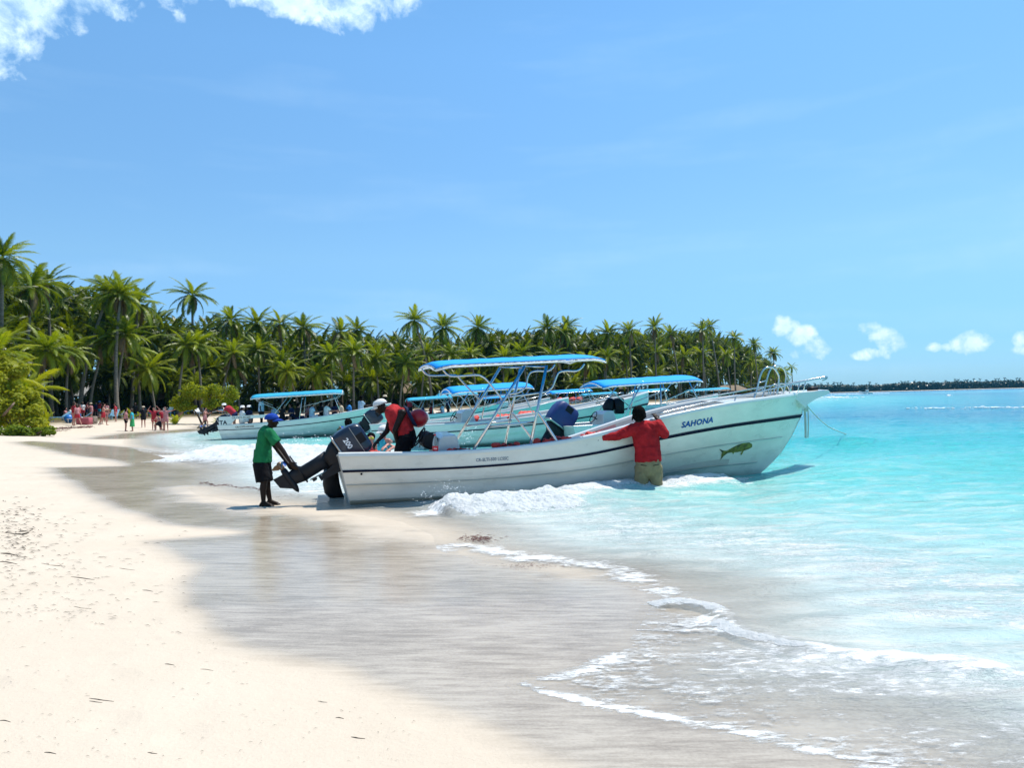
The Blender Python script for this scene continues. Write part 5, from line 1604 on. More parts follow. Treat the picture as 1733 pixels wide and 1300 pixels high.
# people aboard the left boat
PB = 'passengers aboard the left boat'
def aboard(root, lx, ly, pose, rz, lab, top, bot, skin=M_SKIND, hat=None, z=None, grp=None):
    bpy.context.view_layer.update()
    sc_ = root.scale[0]
    zz = z if z is not None else ((.95 if grp == PB else .80) if pose.startswith('sit') else .55)
    p = root.matrix_world @ Vector((lx, ly, zz))
    return figure(pose, p, root.rotation_euler.z + R(rz), lab, skin, top, bot, M_HAIR, 1.0, hat, grp)
for (lx, ly, pose, rz, lab, top, bot, skin, hat) in (
    (.75, -.5, 'bend', 180, 'person in red shirt with a white hat on the left boat stern', cRED, cNVY, M_SKINL, cWHT),
    (1.4, .4, 'sit', 160, 'person in navy seated behind the red shirt on the left boat', cNVY, cBLK, M_SKIND, cWHT),
    (1.15, -.6, 'sit', 20, 'passenger in white hunched at the left boat stern', cWHT, cWHT, M_SKINL, cWHT),
    (2.1, -.4, 'stand', 0, 'man in pale blue shirt standing under the left canopy end', cLBL, cBLK, M_SKIND, None),
    (2.7, .1, 'sit', 40, 'passenger in pale blue seated second from the standing man', cLBL, cNVY, M_SKIND, None),
    (3.2, -.5, 'sitf', 0, 'dark-haired passenger in black beneath the canopy centre left', cBLK, cBLK, M_SKINL, None),
    (3.6, .5, 'sit', 200, 'passenger in navy facing aft beneath the turquoise canopy', cNVY, cBLK, M_SKINL, None),
    (4.0, -.55, 'sit', 20, 'passenger in black with bare arms, middle of the left boat', cBLK, cNVY, M_SKINP, None),
    (4.45, .2, 'sitf', -30, 'passenger in pink beneath the turquoise canopy', cPINK, cBLK, M_SKINL, None),
    (4.75, -.6, 'sit', 10, 'broad passenger in light blue at the middle post', cLBL, cWHT, M_SKINL, None),
    (5.2, .5, 'sit', 170, 'passenger in black right of the middle post', cBLK, cNVY, M_SKIND, None),
    (5.5, -.5, 'sit', 30, 'passenger in white right of the light blue shirt', cWHT, cNVY, M_SKINL, None),
    (5.9, .2, 'sitf', 60, 'passenger in navy near the canopy right end', cNVY, cBLK, M_SKINL, None),
    (6.3, -.4, 'sit', 190, 'passenger in beige near the canopy right end', cTAN, cBLK, M_SKINL, None),
    (6.7, .3, 'sit', 190, 'passenger in blue just outside the turquoise canopy', cBLU, cBLK, M_SKIND, None)):
    aboard(B2, lx, ly, pose, rz, lab, top, bot, skin, hat, None, PB)
aboard(B2, 7.3, .1, 'walk', 30, 'man in pale blue leaning forward on the left boat bow', cLBL, cNVY, M_SKIND, None, .3, PB)
aboard(B2, 8.15, -.1, 'sit', 180, 'man in white T-shirt sitting on the left boat bow', cWHT, cNVY, M_SKIND, None, 1.1, PB)
aboard(B2, 8.7, .1, 'sit', 160, 'man in black vest sitting at the bow tip of left boat', cBLK, cTAN, M_SKIND, cTAN, 1.15, PB)
for (lx, ly, pose, rz, lab, top, bot, skin) in ((1.2, 0, 'stand', 90, 'person in red standing at the stern of the small far boat', cRED, cBLK, M_SKIND), (2.1, -.3, 'sit', 0, 'passenger in navy aboard the small far boat', cNVY, cNVY, M_SKINL), (2.9, .2, 'sit', 180, 'passenger in red and black aboard the small far boat', cRED, cBLK, M_SKINL), (3.7, -.2, 'sit', 180, 'passenger in pale blue at the right of the small far boat', cLBL, cRED, M_SKINL), (4.2, .2, 'stand', 200, 'passenger in navy standing at the right end of the small far boat', cNVY, cBLK, M_SKIND)):
    aboard(B6, lx, ly, pose, rz, lab, top, bot, skin, None, None, 'people aboard the small far boat')
# swimmers between the boats
sw = person_root('person', 'girl in yellow swimming goggles standing in the water behind the boat')
def swimmer(root, px, py, D, s, fwd, arms, skin, top=None, hatm=None, goggles=False, floral=False, hairm=M_HAIR):
    c = at(px, py, D); f = Vector(fwd).normalized(); r = f.cross(Vector((0, 0, 1))).normalized()
    mb = MB(); head(mb, c, f, (0, 0, 1), s)
    nk = c - Vector((0, 0, .13 * s)); cap(mb, nk, .05 * s, c - Vector((0, 0, .05)), .048 * s)
    ch_ = nk - Vector((0, 0, .16 * s)); cap(mb, ch_, .145 * s, ch_ - Vector((0, 0, .3 * s)), .12 * s, 14, f, .65); cap(mb, ch_ - Vector((0, 0, .3 * s)), .12 * s, ch_ - Vector((0, 0, .5 * s)), .13 * s, 14, f, .8)
    shs = [nk + r * .15 * s * k_ - Vector((0, 0, .05 * s)) for k_ in (-1, 1)]; cap(mb, shs[0], .05 * s, shs[1], .05 * s)
    for sh_, (e_, w_) in zip(shs, arms):
        e2 = at(e_[0], e_[1], D + e_[2]); w2 = at(w_[0], w_[1], D + w_[2]); cap(mb, sh_, .042 * s, e2, .034 * s); cap(mb, e2, .034 * s, w2, .024 * s); hand(mb, w2, w2 - e2, Vector((0, 0, -1)), s, .3)
    for k_ in (-1, 1):
        h_ = ch_ - Vector((0, 0, .52 * s)) + r * .07 * s * k_; cap(mb, h_, .08 * s, h_ - Vector((0, 0, .38 * s)), .05 * s); cap(mb, h_ - Vector((0, 0, .38 * s)), .05 * s, h_ - Vector((0, 0, .72 * s)), .035 * s); foot(mb, h_ - Vector((0, 0, .72 * s)), f, s, h_.z - .79 * s)
    obj('body', remesh(mb, 'swimmer_body', .012, 2), root, skin)
    if top:
        mb = MB(); cap(mb, ch_, .155 * s, ch_ - Vector((0, 0, .42 * s)), .14 * s, 14, f, .72); obj('swim_top', remesh(mb, 'swim_top', .014, 2, .006), root, top)
    if not hatm:
        mb = MB(); cap(mb, c + Vector((0, 0, .035 * s)) - f * .02 * s, .098 * s, c - f * .035 * s, .085 * s); obj('hair', remesh(mb, 'swimmer_hair', .012, 2), root, hairm)
    else: cap_hat(c, f, (0, 0, 1), 1.12 * s, hatm, root, .07)
    if goggles:
        for k_ in (-1, 1):
            mb = MB(); mb.ball(c + f * .088 * s + r * .034 * s * k_ + Vector((0, 0, .01)), .032 * s, 10, 8, sc=(1, .7, .8)); mb.build('goggle_lens', pmat('yellow_goggles', (.55, .60, .03), rough=.3), root)
    else: eyes(c, f, (0, 0, 1), s, root)
swimmer(sw, 628, 742, 15.2, .92, (.15, -1, -.05), (((621, 765, .0), (631, 771, -.15)), ((640, 762, .0), (634, 756, -.2))), M_SKINP, cc('red_swimsuit', (.35, .03, .05)), None, True)
sw2 = person_root('person', 'swimmer in a white cap reaching out under the bending man')
swimmer(sw2, 649, 731, 14.9, 1.0, (-.6, -.8, -.2), (((662, 748, .0), (652, 756, -.25)), ((667, 757, .1), (658, 762, -.2))), M_SKINP, cTUR, M_WHITEC)
sw3 = person_root('person', 'swimmer in a floral shirt beside the stern of RP-K1-0309, back turned')
swimmer(sw3, 590, 717, 19.5, 1.05, (.2, 1, 0), (((581, 742, .1), (583, 752, .1)), ((603, 737, .1), (610, 748, .1))), M_SKIND, pmat('floral_cloth', (.12, .16, .08), rough=.9, var=.9, scale=22), None)
# ------------------------------------------------------------------ vegetation
def leaf_mat(name, c0, c1, tr=.38, rough=.38, spec=.5):
    m, nt, b = new_mat(name); N_ = nt.nodes; L = nt.links
    oi = N_.new('ShaderNodeObjectInfo'); ge = N_.new('ShaderNodeNewGeometry')
    tcx = N_.new('ShaderNodeTexCoord'); nz = N_.new('ShaderNodeTexNoise'); nz.inputs['Scale'].default_value = 1.1; nz.inputs['Detail'].default_value = 3
    L.new(tcx.outputs['Object'], nz.inputs['Vector'])
    a = N_.new('ShaderNodeMath'); a.operation = 'MULTIPLY_ADD'; a.inputs[1].default_value = .6; L.new(oi.outputs['Random'], a.inputs[0])
    a2 = N_.new('ShaderNodeMath'); a2.operation = 'MULTIPLY'; a2.inputs[1].default_value = .3; L.new(ge.outputs['Random Per Island'], a2.inputs[0])
    L.new(a2.outputs[0], a.inputs[2])
    a3 = N_.new('ShaderNodeMath'); a3.operation = 'MULTIPLY_ADD'; a3.inputs[1].default_value = .35; L.new(nz.outputs['Fac'], a3.inputs[0]); L.new(a.outputs[0], a3.inputs[2])
    cr = N_.new('ShaderNodeValToRGB'); cr.color_ramp.elements[0].position = .2; cr.color_ramp.elements[0].color = c0 + (1,); cr.color_ramp.elements[1].position = .85; cr.color_ramp.elements[1].color = c1 + (1,)
    L.new(a3.outputs[0], cr.inputs[0]); L.new(cr.outputs[0], b.inputs['Base Color'])
    b.inputs['Roughness'].default_value = rough; b.inputs['Specular IOR Level'].default_value = spec
    t_ = N_.new('ShaderNodeBsdfTranslucent'); mx = N_.new('ShaderNodeMixShader'); mx.inputs[0].default_value = tr
    hs = N_.new('ShaderNodeMix'); hs.data_type = 'RGBA'; hs.blend_type = 'MULTIPLY'; hs.inputs[0].default_value = 1; L.new(cr.outputs[0], hs.inputs[6]); hs.inputs[7].default_value = (1.7, 1.6, .5, 1)
    L.new(hs.outputs[2], t_.inputs['Color'])
    L.new(b.outputs[0], mx.inputs[1]); L.new(t_.outputs[0], mx.inputs[2]); L.new(mx.outputs[0], N_['Material Output'].inputs['Surface'])
    return m
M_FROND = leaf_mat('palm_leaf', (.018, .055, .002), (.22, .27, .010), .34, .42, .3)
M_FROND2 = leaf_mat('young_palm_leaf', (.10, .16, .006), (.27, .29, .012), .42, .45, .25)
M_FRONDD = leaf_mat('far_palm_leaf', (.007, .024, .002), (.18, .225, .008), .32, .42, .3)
M_DEAD = pmat('dry_frond', (.20, .125, .06), rough=.9, var=.3)
M_LEAF = leaf_mat('sea_grape_leaf', (.05, .11, .010), (.20, .26, .02), .4, .6, .15)
M_LEAFY = leaf_mat('yellow_green_leaf', (.14, .19, .010), (.36, .36, .03), .45, .6, .15)
M_TRUNK = pmat('palm_bark', (.19, .155, .115), rough=.95, var=.45, scale=5, bump=.8, bscale=14, stretch=(1, 1, 5))
M_NUT = pmat('coconut_husk', (.10, .12, .02), rough=.6, var=.4)
def frond_data(Lf, droop, rn, pairs=24, lw=.62, width=.05, side_droop=.55, bend=0):
    """one palm leaf along +x from the origin, arching down; returns verts, faces"""
    vs = []; fs = []
    n = 12; pts = []
    p = Vector((0, 0, 0)); ang = .0
    for i in range(n + 1):
        pts.append(p.copy()); t = i / n
        ang = -droop * (t ** 1.35)
        p = p + Vector((math.cos(ang), bend * t * .25, math.sin(ang))) * (Lf / n)
    def P(t):
        k = min(n - 1e-6, max(0, t * n)); i = int(k); return pts[i].lerp(pts[i + 1], k - i)
    # rachis
    for i in range(n):
        a, b = pts[i], pts[i + 1]; w = .035 * (1 - i / n) + .008; k = len(vs)
        vs += [a + Vector((0, -w, 0)), a + Vector((0, w, 0)), b + Vector((0, w * .9, 0)), b + Vector((0, -w * .9, 0))]; fs.append((k, k + 1, k + 2, k + 3))
    for i in range(pairs):
        t = .10 + .89 * i / (pairs - 1)
        o_ = P(t); tg = (P(min(1, t + .03)) - P(t - .03)).normalized()
        ll = lw * (math.sin(math.pi * (.16 + .80 * t)) ** .7) * rn.uniform(.85, 1.1)
        for sg in (-1, 1):
            sd = Vector((0, sg, 0))
            fwd_ = .45 + .7 * t
            d1 = (sd + tg * fwd_ + Vector((0, 0, rn.uniform(-.12, .22) + .1))).normalized()
            d2 = (sd * .75 + tg * fwd_ * .9 + Vector((0, 0, -side_droop * rn.uniform(.7, 1.7)))).normalized()
            w = tg * width * .5 * (1 if t < .9 else .6)
            m_ = o_ + d1 * ll * .42; e = m_ + d2 * ll * .58
            k = len(vs)
            vs += [o_ - w, o_ + w, m_ + w * .95, m_ - w * .95, e]
            fs += [(k, k + 1, k + 2, k + 3), (k + 3, k + 2, k + 4)]
    return vs, fs
def frond_mesh(name, seed, **k):
    rn = random.Random(seed); v, f = frond_data(rn=rn, **k)
    mb = MB(); mb.add(v, f, False); return mb.me(name)
FR = [frond_mesh('frond', i, Lf=3.5 + .25 * (i % 3), droop=(.55, .9, 1.25, 1.6, 1.05, .75)[i % 6], side_droop=(.4, .8, 1.1, 1.3, .9, .6)[i % 6], bend=(-1, .6, 0, .8, -.5, .3)[i % 6], lw=.85, width=.11, pairs=30) for i in range(6)]
for m_ in FR: m_.materials.append(M_FROND)
FRLOW = [frond_mesh('frond', 20 + i, Lf=3.5, droop=(.7, 1.1, 1.5)[i], side_droop=(.6, .9, 1.2)[i], lw=.78, width=.13, pairs=14) for i in range(3)]
def crown_angles(rn, nf, spread=1.0):
    out = []
    for i in range(nf):
        az = i * 2.39996 + rn.uniform(-.25, .25)
        f = (i + .5) / nf
        el = R(82 - 135 * f ** .85 * spread + rn.uniform(-12, 12))     # young leaves upright, old ones hanging
        out.append((az, el, f))
    return out
def crown_mesh(name, seed, nf, mat, low=True):
    rn = random.Random(seed); mb = MB()
    src = []
    for i in range(3):
        r2 = random.Random(seed * 7 + i)
        src.append(frond_data(Lf=rn.uniform(3.1, 3.9), droop=(.6, 1.0, 1.45)[i], rn=r2, pairs=21, lw=.92, width=.155, side_droop=(.6, .9, 1.2)[i], bend=rn.uniform(-1, 1)))
    for az_, el_2, f in crown_angles(rn, nf):
        v, fc = src[0 if f < .3 else (1 if f < .65 else 2)]
        s_ = rn.uniform(.82, 1.1) * (1 if f > .12 else .75)
        Mx_ = Matrix.Rotation(az_, 4, 'Z') @ Matrix.Rotation(-el_2, 4, 'Y') @ Matrix.Rotation(rn.uniform(-.35, .35), 4, 'X') @ Matrix.Scale(s_, 4)
        mb.add(v, fc, False, Mx_)
    me_ = mb.me(name); me_.materials.append(mat); return me_
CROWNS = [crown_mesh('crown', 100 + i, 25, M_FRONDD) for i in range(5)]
def trunk_mesh(h, lean, seed, r0=.17, r1=.09):
    rn = random.Random(seed); path = []; rs = []
    c = rn.uniform(-.3, .3)
    for i in range(10):
        t = i / 9
        path.append((lean * t ** 1.6 * h, c * math.sin(t * 3.1) * .6, h * t)); rs.append((r0 + .12 * math.exp(-t * 14)) * (1 - t) + r1 * t)
    mb = MB(); mb.tube(path, rs, 8); me_ = mb.me('trunk'); me_.materials.append(M_TRUNK); return me_, Vector(path[-1])
TR = [trunk_mesh(1.0 * 8, ln, i) for i, ln in enumerate((.02, .12, .28, -.1, .06, .2))]
nut = MB()
for i in range(6):
    a_ = i * 1.05; nut.ball((.17 * math.cos(a_), .17 * math.sin(a_), -.12 - .08 * (i % 2)), .10, 7, 5, sc=(1, 1, 1.25))
NUTS = nut.me('coconuts'); NUTS.materials.append(M_NUT)
rt = random.Random(11)
pal = {'n': 0}
GF = 'coconut palms in the front row along the beach'; GB = 'coconut palms in the wood behind the beach'
SIDEW = ['leaning left', 'leaning right', 'upright']
def palm(x, y, top_z, front, label, lean_az=None, s=1.0, variant=None, mat=None, nf=None, grp=None):
    z0 = tz(x, y) - .05
    H = max(1.2, top_z - z0)
    ti = variant if variant is not None else rt.randrange(6)
    tm, tip = TR[ti]; sz = H / 8.0
    az_ = lean_az if lean_az is not None else rt.uniform(0, 6.28)
    root = empty('palm_tree', (x, y, z0), az_, label, 'palm tree', grp or (GF if front else GB))
    o_ = bpy.data.objects.new('trunk', tm); C.objects.link(o_); o_.parent = root
    kx = .55 + .45 * s if H > 3 else .5
    o_.scale = (max(.7, min(1.3, sz ** .5)) , max(.7, min(1.3, sz ** .5)), sz)
    tp = Vector((tip.x * o_.scale.x, tip.y * o_.scale.y, tip.z * sz))
    if front:
        cr = empty('crown', tp); cr.parent = root; cr.scale = (s,) * 3; cr.rotation_euler = (rt.uniform(-.16, .16), rt.uniform(-.16, .16), 0)
        nf = nf or rt.randint(26, 30)
        for az2, el2, f in crown_angles(rt, nf):
            i = (0 if f < .2 else (5 if f < .35 else (1 if f < .5 else (4 if f < .65 else (2 if f < .85 else 3)))))
            q = bpy.data.objects.new('frond', FR[i]); C.objects.link(q); q.parent = cr
            q.rotation_mode = 'XYZ'
            q.matrix_basis = Matrix.Rotation(az2, 4, 'Z') @ Matrix.Rotation(-el2, 4, 'Y') @ Matrix.Rotation(rt.uniform(-.35, .35), 4, 'X') @ Matrix.Scale(rt.uniform(.85, 1.1) * (1 if f > .12 else .75), 4)
            if f > .86 and rt.random() < .45: q.material_slots[0].link = 'OBJECT'; q.material_slots[0].material = M_DEAD
            elif mat is not None: q.material_slots[0].link = 'OBJECT'; q.material_slots[0].material = mat
        if H > 3.5:
            q = bpy.data.objects.new('coconuts', NUTS); C.objects.link(q); q.parent = cr; q['kind'] = 'stuff'
    else:
        q = bpy.data.objects.new('crown', CROWNS[rt.randrange(5)]); C.objects.link(q); q.parent = root
        q.location = tp; q.scale = (s,) * 3; q.rotation_euler = (rt.uniform(-.15, .15), rt.uniform(-.15, .15), rt.uniform(0, 6.28))
    pal['n'] += 1
    return root
# skyline of the wood (photo pixel x -> pixel y of the tree tops, between the taller palms)
SKX = [-80, 0, 60, 120, 170, 230, 280, 330, 400, 470, 540, 620, 700, 780, 860, 940, 1020, 1080, 1150, 1220, 1260, 1300, 1330]
SKY = [440, 445, 470, 480, 490, 510, 540, 535, 540, 545, 560, 562, 565, 570, 572, 565, 572, 568, 566, 570, 590, 615, 635]
def skyline(px): return float(np.interp(px, SKX, SKY))
# distance of the tree line along each direction
TLX = [-80, 0, 85, 180, 300, 420, 520, 700, 900, 1000, 1100, 1200, 1280, 1345]
TLD = [48, 60, 74, 80, 84, 90, 94, 104, 118, 132, 152, 178, 205, 236]
def treeline(px): return float(np.interp(px, TLX, TLD))
def px_of(x, y): return 866.5 + F * x / y
lab_front = ['green coconut palm {} with drooping fronds, {}', 'coconut palm {} with a wide crown, {}']
def place_palm(px, D, top_py, front, label, **k):
    p = at(px, 650, D)
    r_ = ray(px, 650); x = D * r_.x / r_.y
    tz_ = CAM_H + (yh(px) - top_py) * D / F      # height of the crown's top
    k['s'] = s = k.get('s', 1.0) * .84
    return palm(x, D, tz_ - 2.0 * s, front, label, **{**k})
# tall palms that stand out against the sky, from left to right
tall = [(6, 62, 402, 'tallest palm at the left edge, its fronds above the wood'), (38, 72, 448, 'spiky palm rising just right of the left edge'), (86, 78, 452, 'dark palm against the sky between two spiky crowns'),
        (134, 76, 462, 'round-crowned palm standing above the hut side of the wood'), (198, 74, 464, 'tall palm with pale lit fronds above the bathers'), (222, 86, 486, 'palm crown tucked right behind the tall pale-lit one'),
        (330, 92, 474, 'lone tall palm rising high over the rounded shrub'), (392, 100, 520, 'palm top right of the lone tall palm'), (438, 100, 524, 'palm crown above the left end of the turquoise canopy'), (478, 102, 527, 'palm crown above the middle of the turquoise canopy'),
        (515, 104, 531, 'palm crown above the right end of the turquoise canopy'), (577, 106, 541, 'feathery palm top above the boat stern'), (614, 110, 538, 'dark starry palm top above the white-capped man'),
        (730, 104, 524, 'tallest palm over the left end of the big blue canopy'), (748, 116, 536, 'palm leaning beside the tallest one above the blue canopy'), (816, 122, 535, 'starry palm top above the middle of the big canopy'),
        (903, 128, 537, 'round dark palm top above the right of the big canopy'), (935, 130, 545, 'small palm top beside the round dark one'), (964, 134, 537, 'palm top above the gap between two blue canopies'),
        (1022, 140, 548, 'low palm top left of the yellowish palm'), (1068, 140, 543, 'yellowish palm top above the second blue canopy'), (1112, 148, 538, 'big palm crown above the wader'), (1150, 158, 552, 'palm crown right of the big one above the wader'),
        (1190, 160, 544, 'palm crown above the lettering side of the bow'), (1218, 166, 538, 'pointed palm crown above the bow rails'), (1245, 172, 560, 'palm crown left of the ladder hoops'), (1284, 196, 572, 'palm top sloping down to the point, left one'), (1312, 214, 588, 'palm at the wooded point behind the ladder hoops'), ]
placed = []
for (px, D, ty, lab) in tall:
    o_ = place_palm(px, D, ty, True, lab, s=rt.uniform(.95, 1.12) * (1.0 if px < 1200 else .95)); placed.append((o_.location.x, o_.location.y))
# the small palm standing apart on the point
o_ = place_palm(1341, 232, 613, True, 'small palm standing apart at the tip of the wooded point', s=.85, variant=0, nf=13); placed.append((o_.location.x, o_.location.y))
# front row with readable crowns and trunks: (px, D, top py, lean)
front = [(-30, 48, 560, .4), (14, 50, 600, 1.2), (44, 56, 628, 2.2), (70, 62, 560, .2), (112, 72, 566, 0.0), (150, 76, 552, .4), (196, 76, 540, .3), (236, 80, 565, 2.8), (262, 80, 600, .1), (300, 84, 560, .5), (340, 86, 560, 3.0),
         (372, 90, 575, .2), (405, 92, 600, .3), (440, 94, 572, 2.9), (476, 92, 606, .2), (505, 94, 590, 3.3), (545, 95, 612, .3), (560, 96, 580, .1), (598, 98, 575, .3), (640, 102, 588, 3.0), (676, 100, 596, .2), (712, 104, 578, .1), (760, 106, 582, .3),
         (806, 110, 580, 3.1), (850, 113, 588, .2), (893, 116, 580, .0), (938, 120, 584, 3.0), (985, 126, 596, .3), (1024, 134, 588, .1), (1062, 142, 586, 2.9), (1108, 150, 582, .2), (1152, 162, 590, 3.1), (1195, 174, 586, .1), (1236, 186, 590, .4), (1270, 200, 602, .0), (1300, 214, 618, .2), (1322, 226, 622, 3.0)]
spot = ['beside the shrub at the left edge', 'over the left shrub', 'right of the left shrub', 'by the red group', 'over the red group', 'near the grey hut roof', 'with a leaning pale trunk by the bathers', 'behind the water-edge couple', 'left of the rounded shrub',
        'just over the rounded shrub', 'over the right half of the rounded shrub', 'right of the rounded shrub', 'over the left boat stern', 'over the turquoise canopy left end', 'low, over the turquoise canopy middle', 'over the turquoise canopy right part', 'low, over the left boat bow', 'over the men on the left boat bow',
        'over the tilted grey outboard', 'over the bending man', 'over the round red buoy', 'over the left tip of the big canopy', 'over the marlin boat canopy', 'behind the big canopy centre', 'behind the big canopy posts', 'behind the big canopy right half', 'over the big canopy right tip', 'between the two blue canopies', 'over the second canopy left tip', 'over the wading man',
        'behind the second canopy right half', 'right of the second canopy', 'over the bow lettering', 'over the bow rail middle', 'behind the boarding ladder, lower one', 'behind the boarding ladder, nearer the point', 'last of the row on the wooded point']
for i, (px, D, ty, ln) in enumerate(front):
    yl = px < 60 or i in (14, 16, 8)
    o_ = place_palm(px, D, ty, True, 'front-row coconut palm ' + spot[i], lean_az=ln + rt.uniform(-.3, .3), s=.95 if D < 120 else 1.05, mat=M_FROND2 if yl else None)
    placed.append((o_.location.x, o_.location.y))
# more of the wood behind, row by row
tries = 0; rows = []
while len(rows) < 230 and tries < 9000:
    tries += 1
    px = rt.uniform(-110, 1335); a = treeline(px)
    D = a * (1.02 + rt.random() ** 1.1 * .42)
    r_ = ray(px, 650); x = D * r_.x / r_.y
    if any((x - q[0]) ** 2 + (D - q[1]) ** 2 < (1.0 + D / 100.0) ** 2 for q in placed): continue
    depthf = min(1.0, max(0.0, (D / a - 1.02) / .42))
    base_y = yh(px)
    sk = skyline(px)
    ty = sk + (1 - depthf) ** 1.1 * (base_y - sk) * .58 + rt.uniform(-9, 10)
    rows.append((px, D, ty, depthf)); placed.append((x, D))
rows.sort()
refs = {6: 'the tallest palm at the left edge', 86: 'the dark palm over the left shrub', 134: 'the round crown near the hut side', 198: 'the pale-lit palm above the bathers', 260: 'the dip left of the lone tall palm', 330: 'the lone tall palm', 392: 'the palm right of the lone tall one',
        438: 'the left boat canopy start', 478: 'the left boat canopy middle', 515: 'the left boat canopy end', 577: 'the feathery palm over the stern', 614: 'the starry palm over the white cap', 670: 'the round red buoy', 730: 'the palm over the big canopy left tip', 775: 'the marlin boat canopy', 816: 'the starry palm over the big canopy', 860: 'the middle steel posts',
        903: 'the round dark palm over the big canopy', 964: 'the palm over the canopy gap', 1022: 'the second blue canopy left half', 1068: 'the yellowish palm', 1112: 'the big crown over the wader', 1150: 'the canopy right tip', 1190: 'the palm over the bow lettering', 1218: 'the pointed palm over the bow rails', 1250: 'the palm left of the ladder', 1284: 'the sloping palm near the point', 1312: 'the palm at the wooded point'}
used_ = {}
for (px, D, ty, df) in rows:
    rp = min(refs, key=lambda q: abs(q - px)); dx = px - rp
    side = 'below' if abs(dx) < 6 else ('left of' if dx < 0 else 'right of')
    hfr = (yh(px) - ty) / max(1, yh(px) - skyline(px))
    layer = 'lowest' if hfr < .5 else ('low' if hfr < .66 else ('mid-height' if hfr < .85 else 'high'))
    row_ = 'front-row' if df < .30 else ('inner' if df < .65 else 'rear')
    lab = '%s %s wood palm %s %s' % (layer, row_, side, refs[rp])
    place_palm(px, D, ty, False, lab, s=rt.uniform(.95, 1.2), grp='coconut palms of the wood near ' + refs[rp])
# undergrowth: young palms, bushes and hanging dead leaves that close the wood; nobody could count them
def leaf_cluster(mb, c, rad, n, size, rn, flat=.8):
    for _ in range(n):
        while True:
            d = Vector((rn.uniform(-1, 1), rn.uniform(-1, 1), rn.uniform(-1, 1)))
            if .25 < d.length < 1: break
        p = Vector(c) + Vector((d.x * rad[0], d.y * rad[1], d.z * rad[2]))
        nrm = (d + Vector((rn.uniform(-.9, .9), rn.uniform(-.9, .9), rn.uniform(-.2, 1.2)))).normalized()
        a = nrm.cross(Vector((rn.uniform(-1, 1), rn.uniform(-1, 1), rn.uniform(-1, 1)))).normalized(); b = nrm.cross(a)
        s_ = size * rn.uniform(.6, 1.3)
        mb.add([p - a * s_ * .5, p + b * s_ * .38 + nrm * s_ * .08, p + a * s_ * .5, p - b * s_ * .38 + nrm * s_ * .08], [(0, 1, 2, 3)])
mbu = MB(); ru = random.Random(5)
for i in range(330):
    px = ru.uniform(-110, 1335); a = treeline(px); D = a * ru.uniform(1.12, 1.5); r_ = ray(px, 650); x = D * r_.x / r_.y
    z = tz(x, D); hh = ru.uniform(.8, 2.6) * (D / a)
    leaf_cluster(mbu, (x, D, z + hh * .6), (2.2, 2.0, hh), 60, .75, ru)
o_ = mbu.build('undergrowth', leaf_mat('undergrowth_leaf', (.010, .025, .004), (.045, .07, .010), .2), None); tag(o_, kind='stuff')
# the mass of crowns further in, past what can be counted
mbw = MB(); rw = random.Random(31)
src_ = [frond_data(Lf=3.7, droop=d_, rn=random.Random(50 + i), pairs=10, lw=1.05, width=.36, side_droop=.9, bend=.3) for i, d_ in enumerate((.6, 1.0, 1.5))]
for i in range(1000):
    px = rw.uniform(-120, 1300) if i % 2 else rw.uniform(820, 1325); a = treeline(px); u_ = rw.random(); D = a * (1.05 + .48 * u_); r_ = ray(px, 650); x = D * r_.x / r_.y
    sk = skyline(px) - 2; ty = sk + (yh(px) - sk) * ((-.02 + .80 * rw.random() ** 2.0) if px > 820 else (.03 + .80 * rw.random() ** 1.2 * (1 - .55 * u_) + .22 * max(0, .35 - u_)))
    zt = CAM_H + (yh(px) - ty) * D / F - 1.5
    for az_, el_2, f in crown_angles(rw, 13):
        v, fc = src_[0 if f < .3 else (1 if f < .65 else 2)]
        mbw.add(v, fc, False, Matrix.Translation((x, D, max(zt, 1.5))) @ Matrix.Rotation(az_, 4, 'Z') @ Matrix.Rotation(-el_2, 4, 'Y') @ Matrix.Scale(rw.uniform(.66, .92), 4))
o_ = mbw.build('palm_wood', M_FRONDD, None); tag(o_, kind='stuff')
# bushes and small plants that can be told apart
def bush(name, px, py, D, lobes, mat, label, grp=None, n=260, size=.26, stems=4):
    p = at(px, py, D); z = tz(p.x, D); rn = random.Random(int(px * 7 + 3))
    root = empty(name, (p.x, D, z)); tag(root, label, 'shrub', grp)
    mb = MB()
    for (dx, dy, dz, rx, ry, rz) in lobes:
        for _ in range(7):
            c = (dx + rn.uniform(-.6, .6) * rx, dy + rn.uniform(-.6, .6) * ry, dz + rn.uniform(-.6, .6) * rz)
            leaf_cluster(mb, c, (rx * .5, ry * .5, rz * .5), n // 7, size, rn)
    mb.build('foliage', mat, root)
    mb = MB()
    for k_ in range(stems):
        l_ = lobes[k_ % len(lobes)]; mb.tube(catmull([(rn.uniform(-.3, .3), rn.uniform(-.2, .2), -.1), (l_[0] * .4, l_[1] * .4, l_[2] * .5), (l_[0], l_[1], l_[2])], 4), [.07 * (1 - .07 * q) for q in range(9)], 6)
    mb.build('stem', M_WOOD, root)
    return root
bush('sea_grape_tree', 345, 690, 66, [(-1.9, 0, 2.3, 1.2, 1.0, .9), (-.6, 0, 3.0, 1.4, 1.2, .9), (.8, 0, 2.9, 1.3, 1.1, 1.0), (2.0, .2, 2.5, 1.0, .9, .9), (-1.2, -.4, 1.7, 1.0, .8, .5), (1.0, -.3, 1.8, .9, .8, .5), (2.3, .3, 1.5, .6, .6, .5)], M_LEAFY, 'rounded yellow-green sea grape tree on the sand behind the bathers', n=900, size=.20, stems=6)
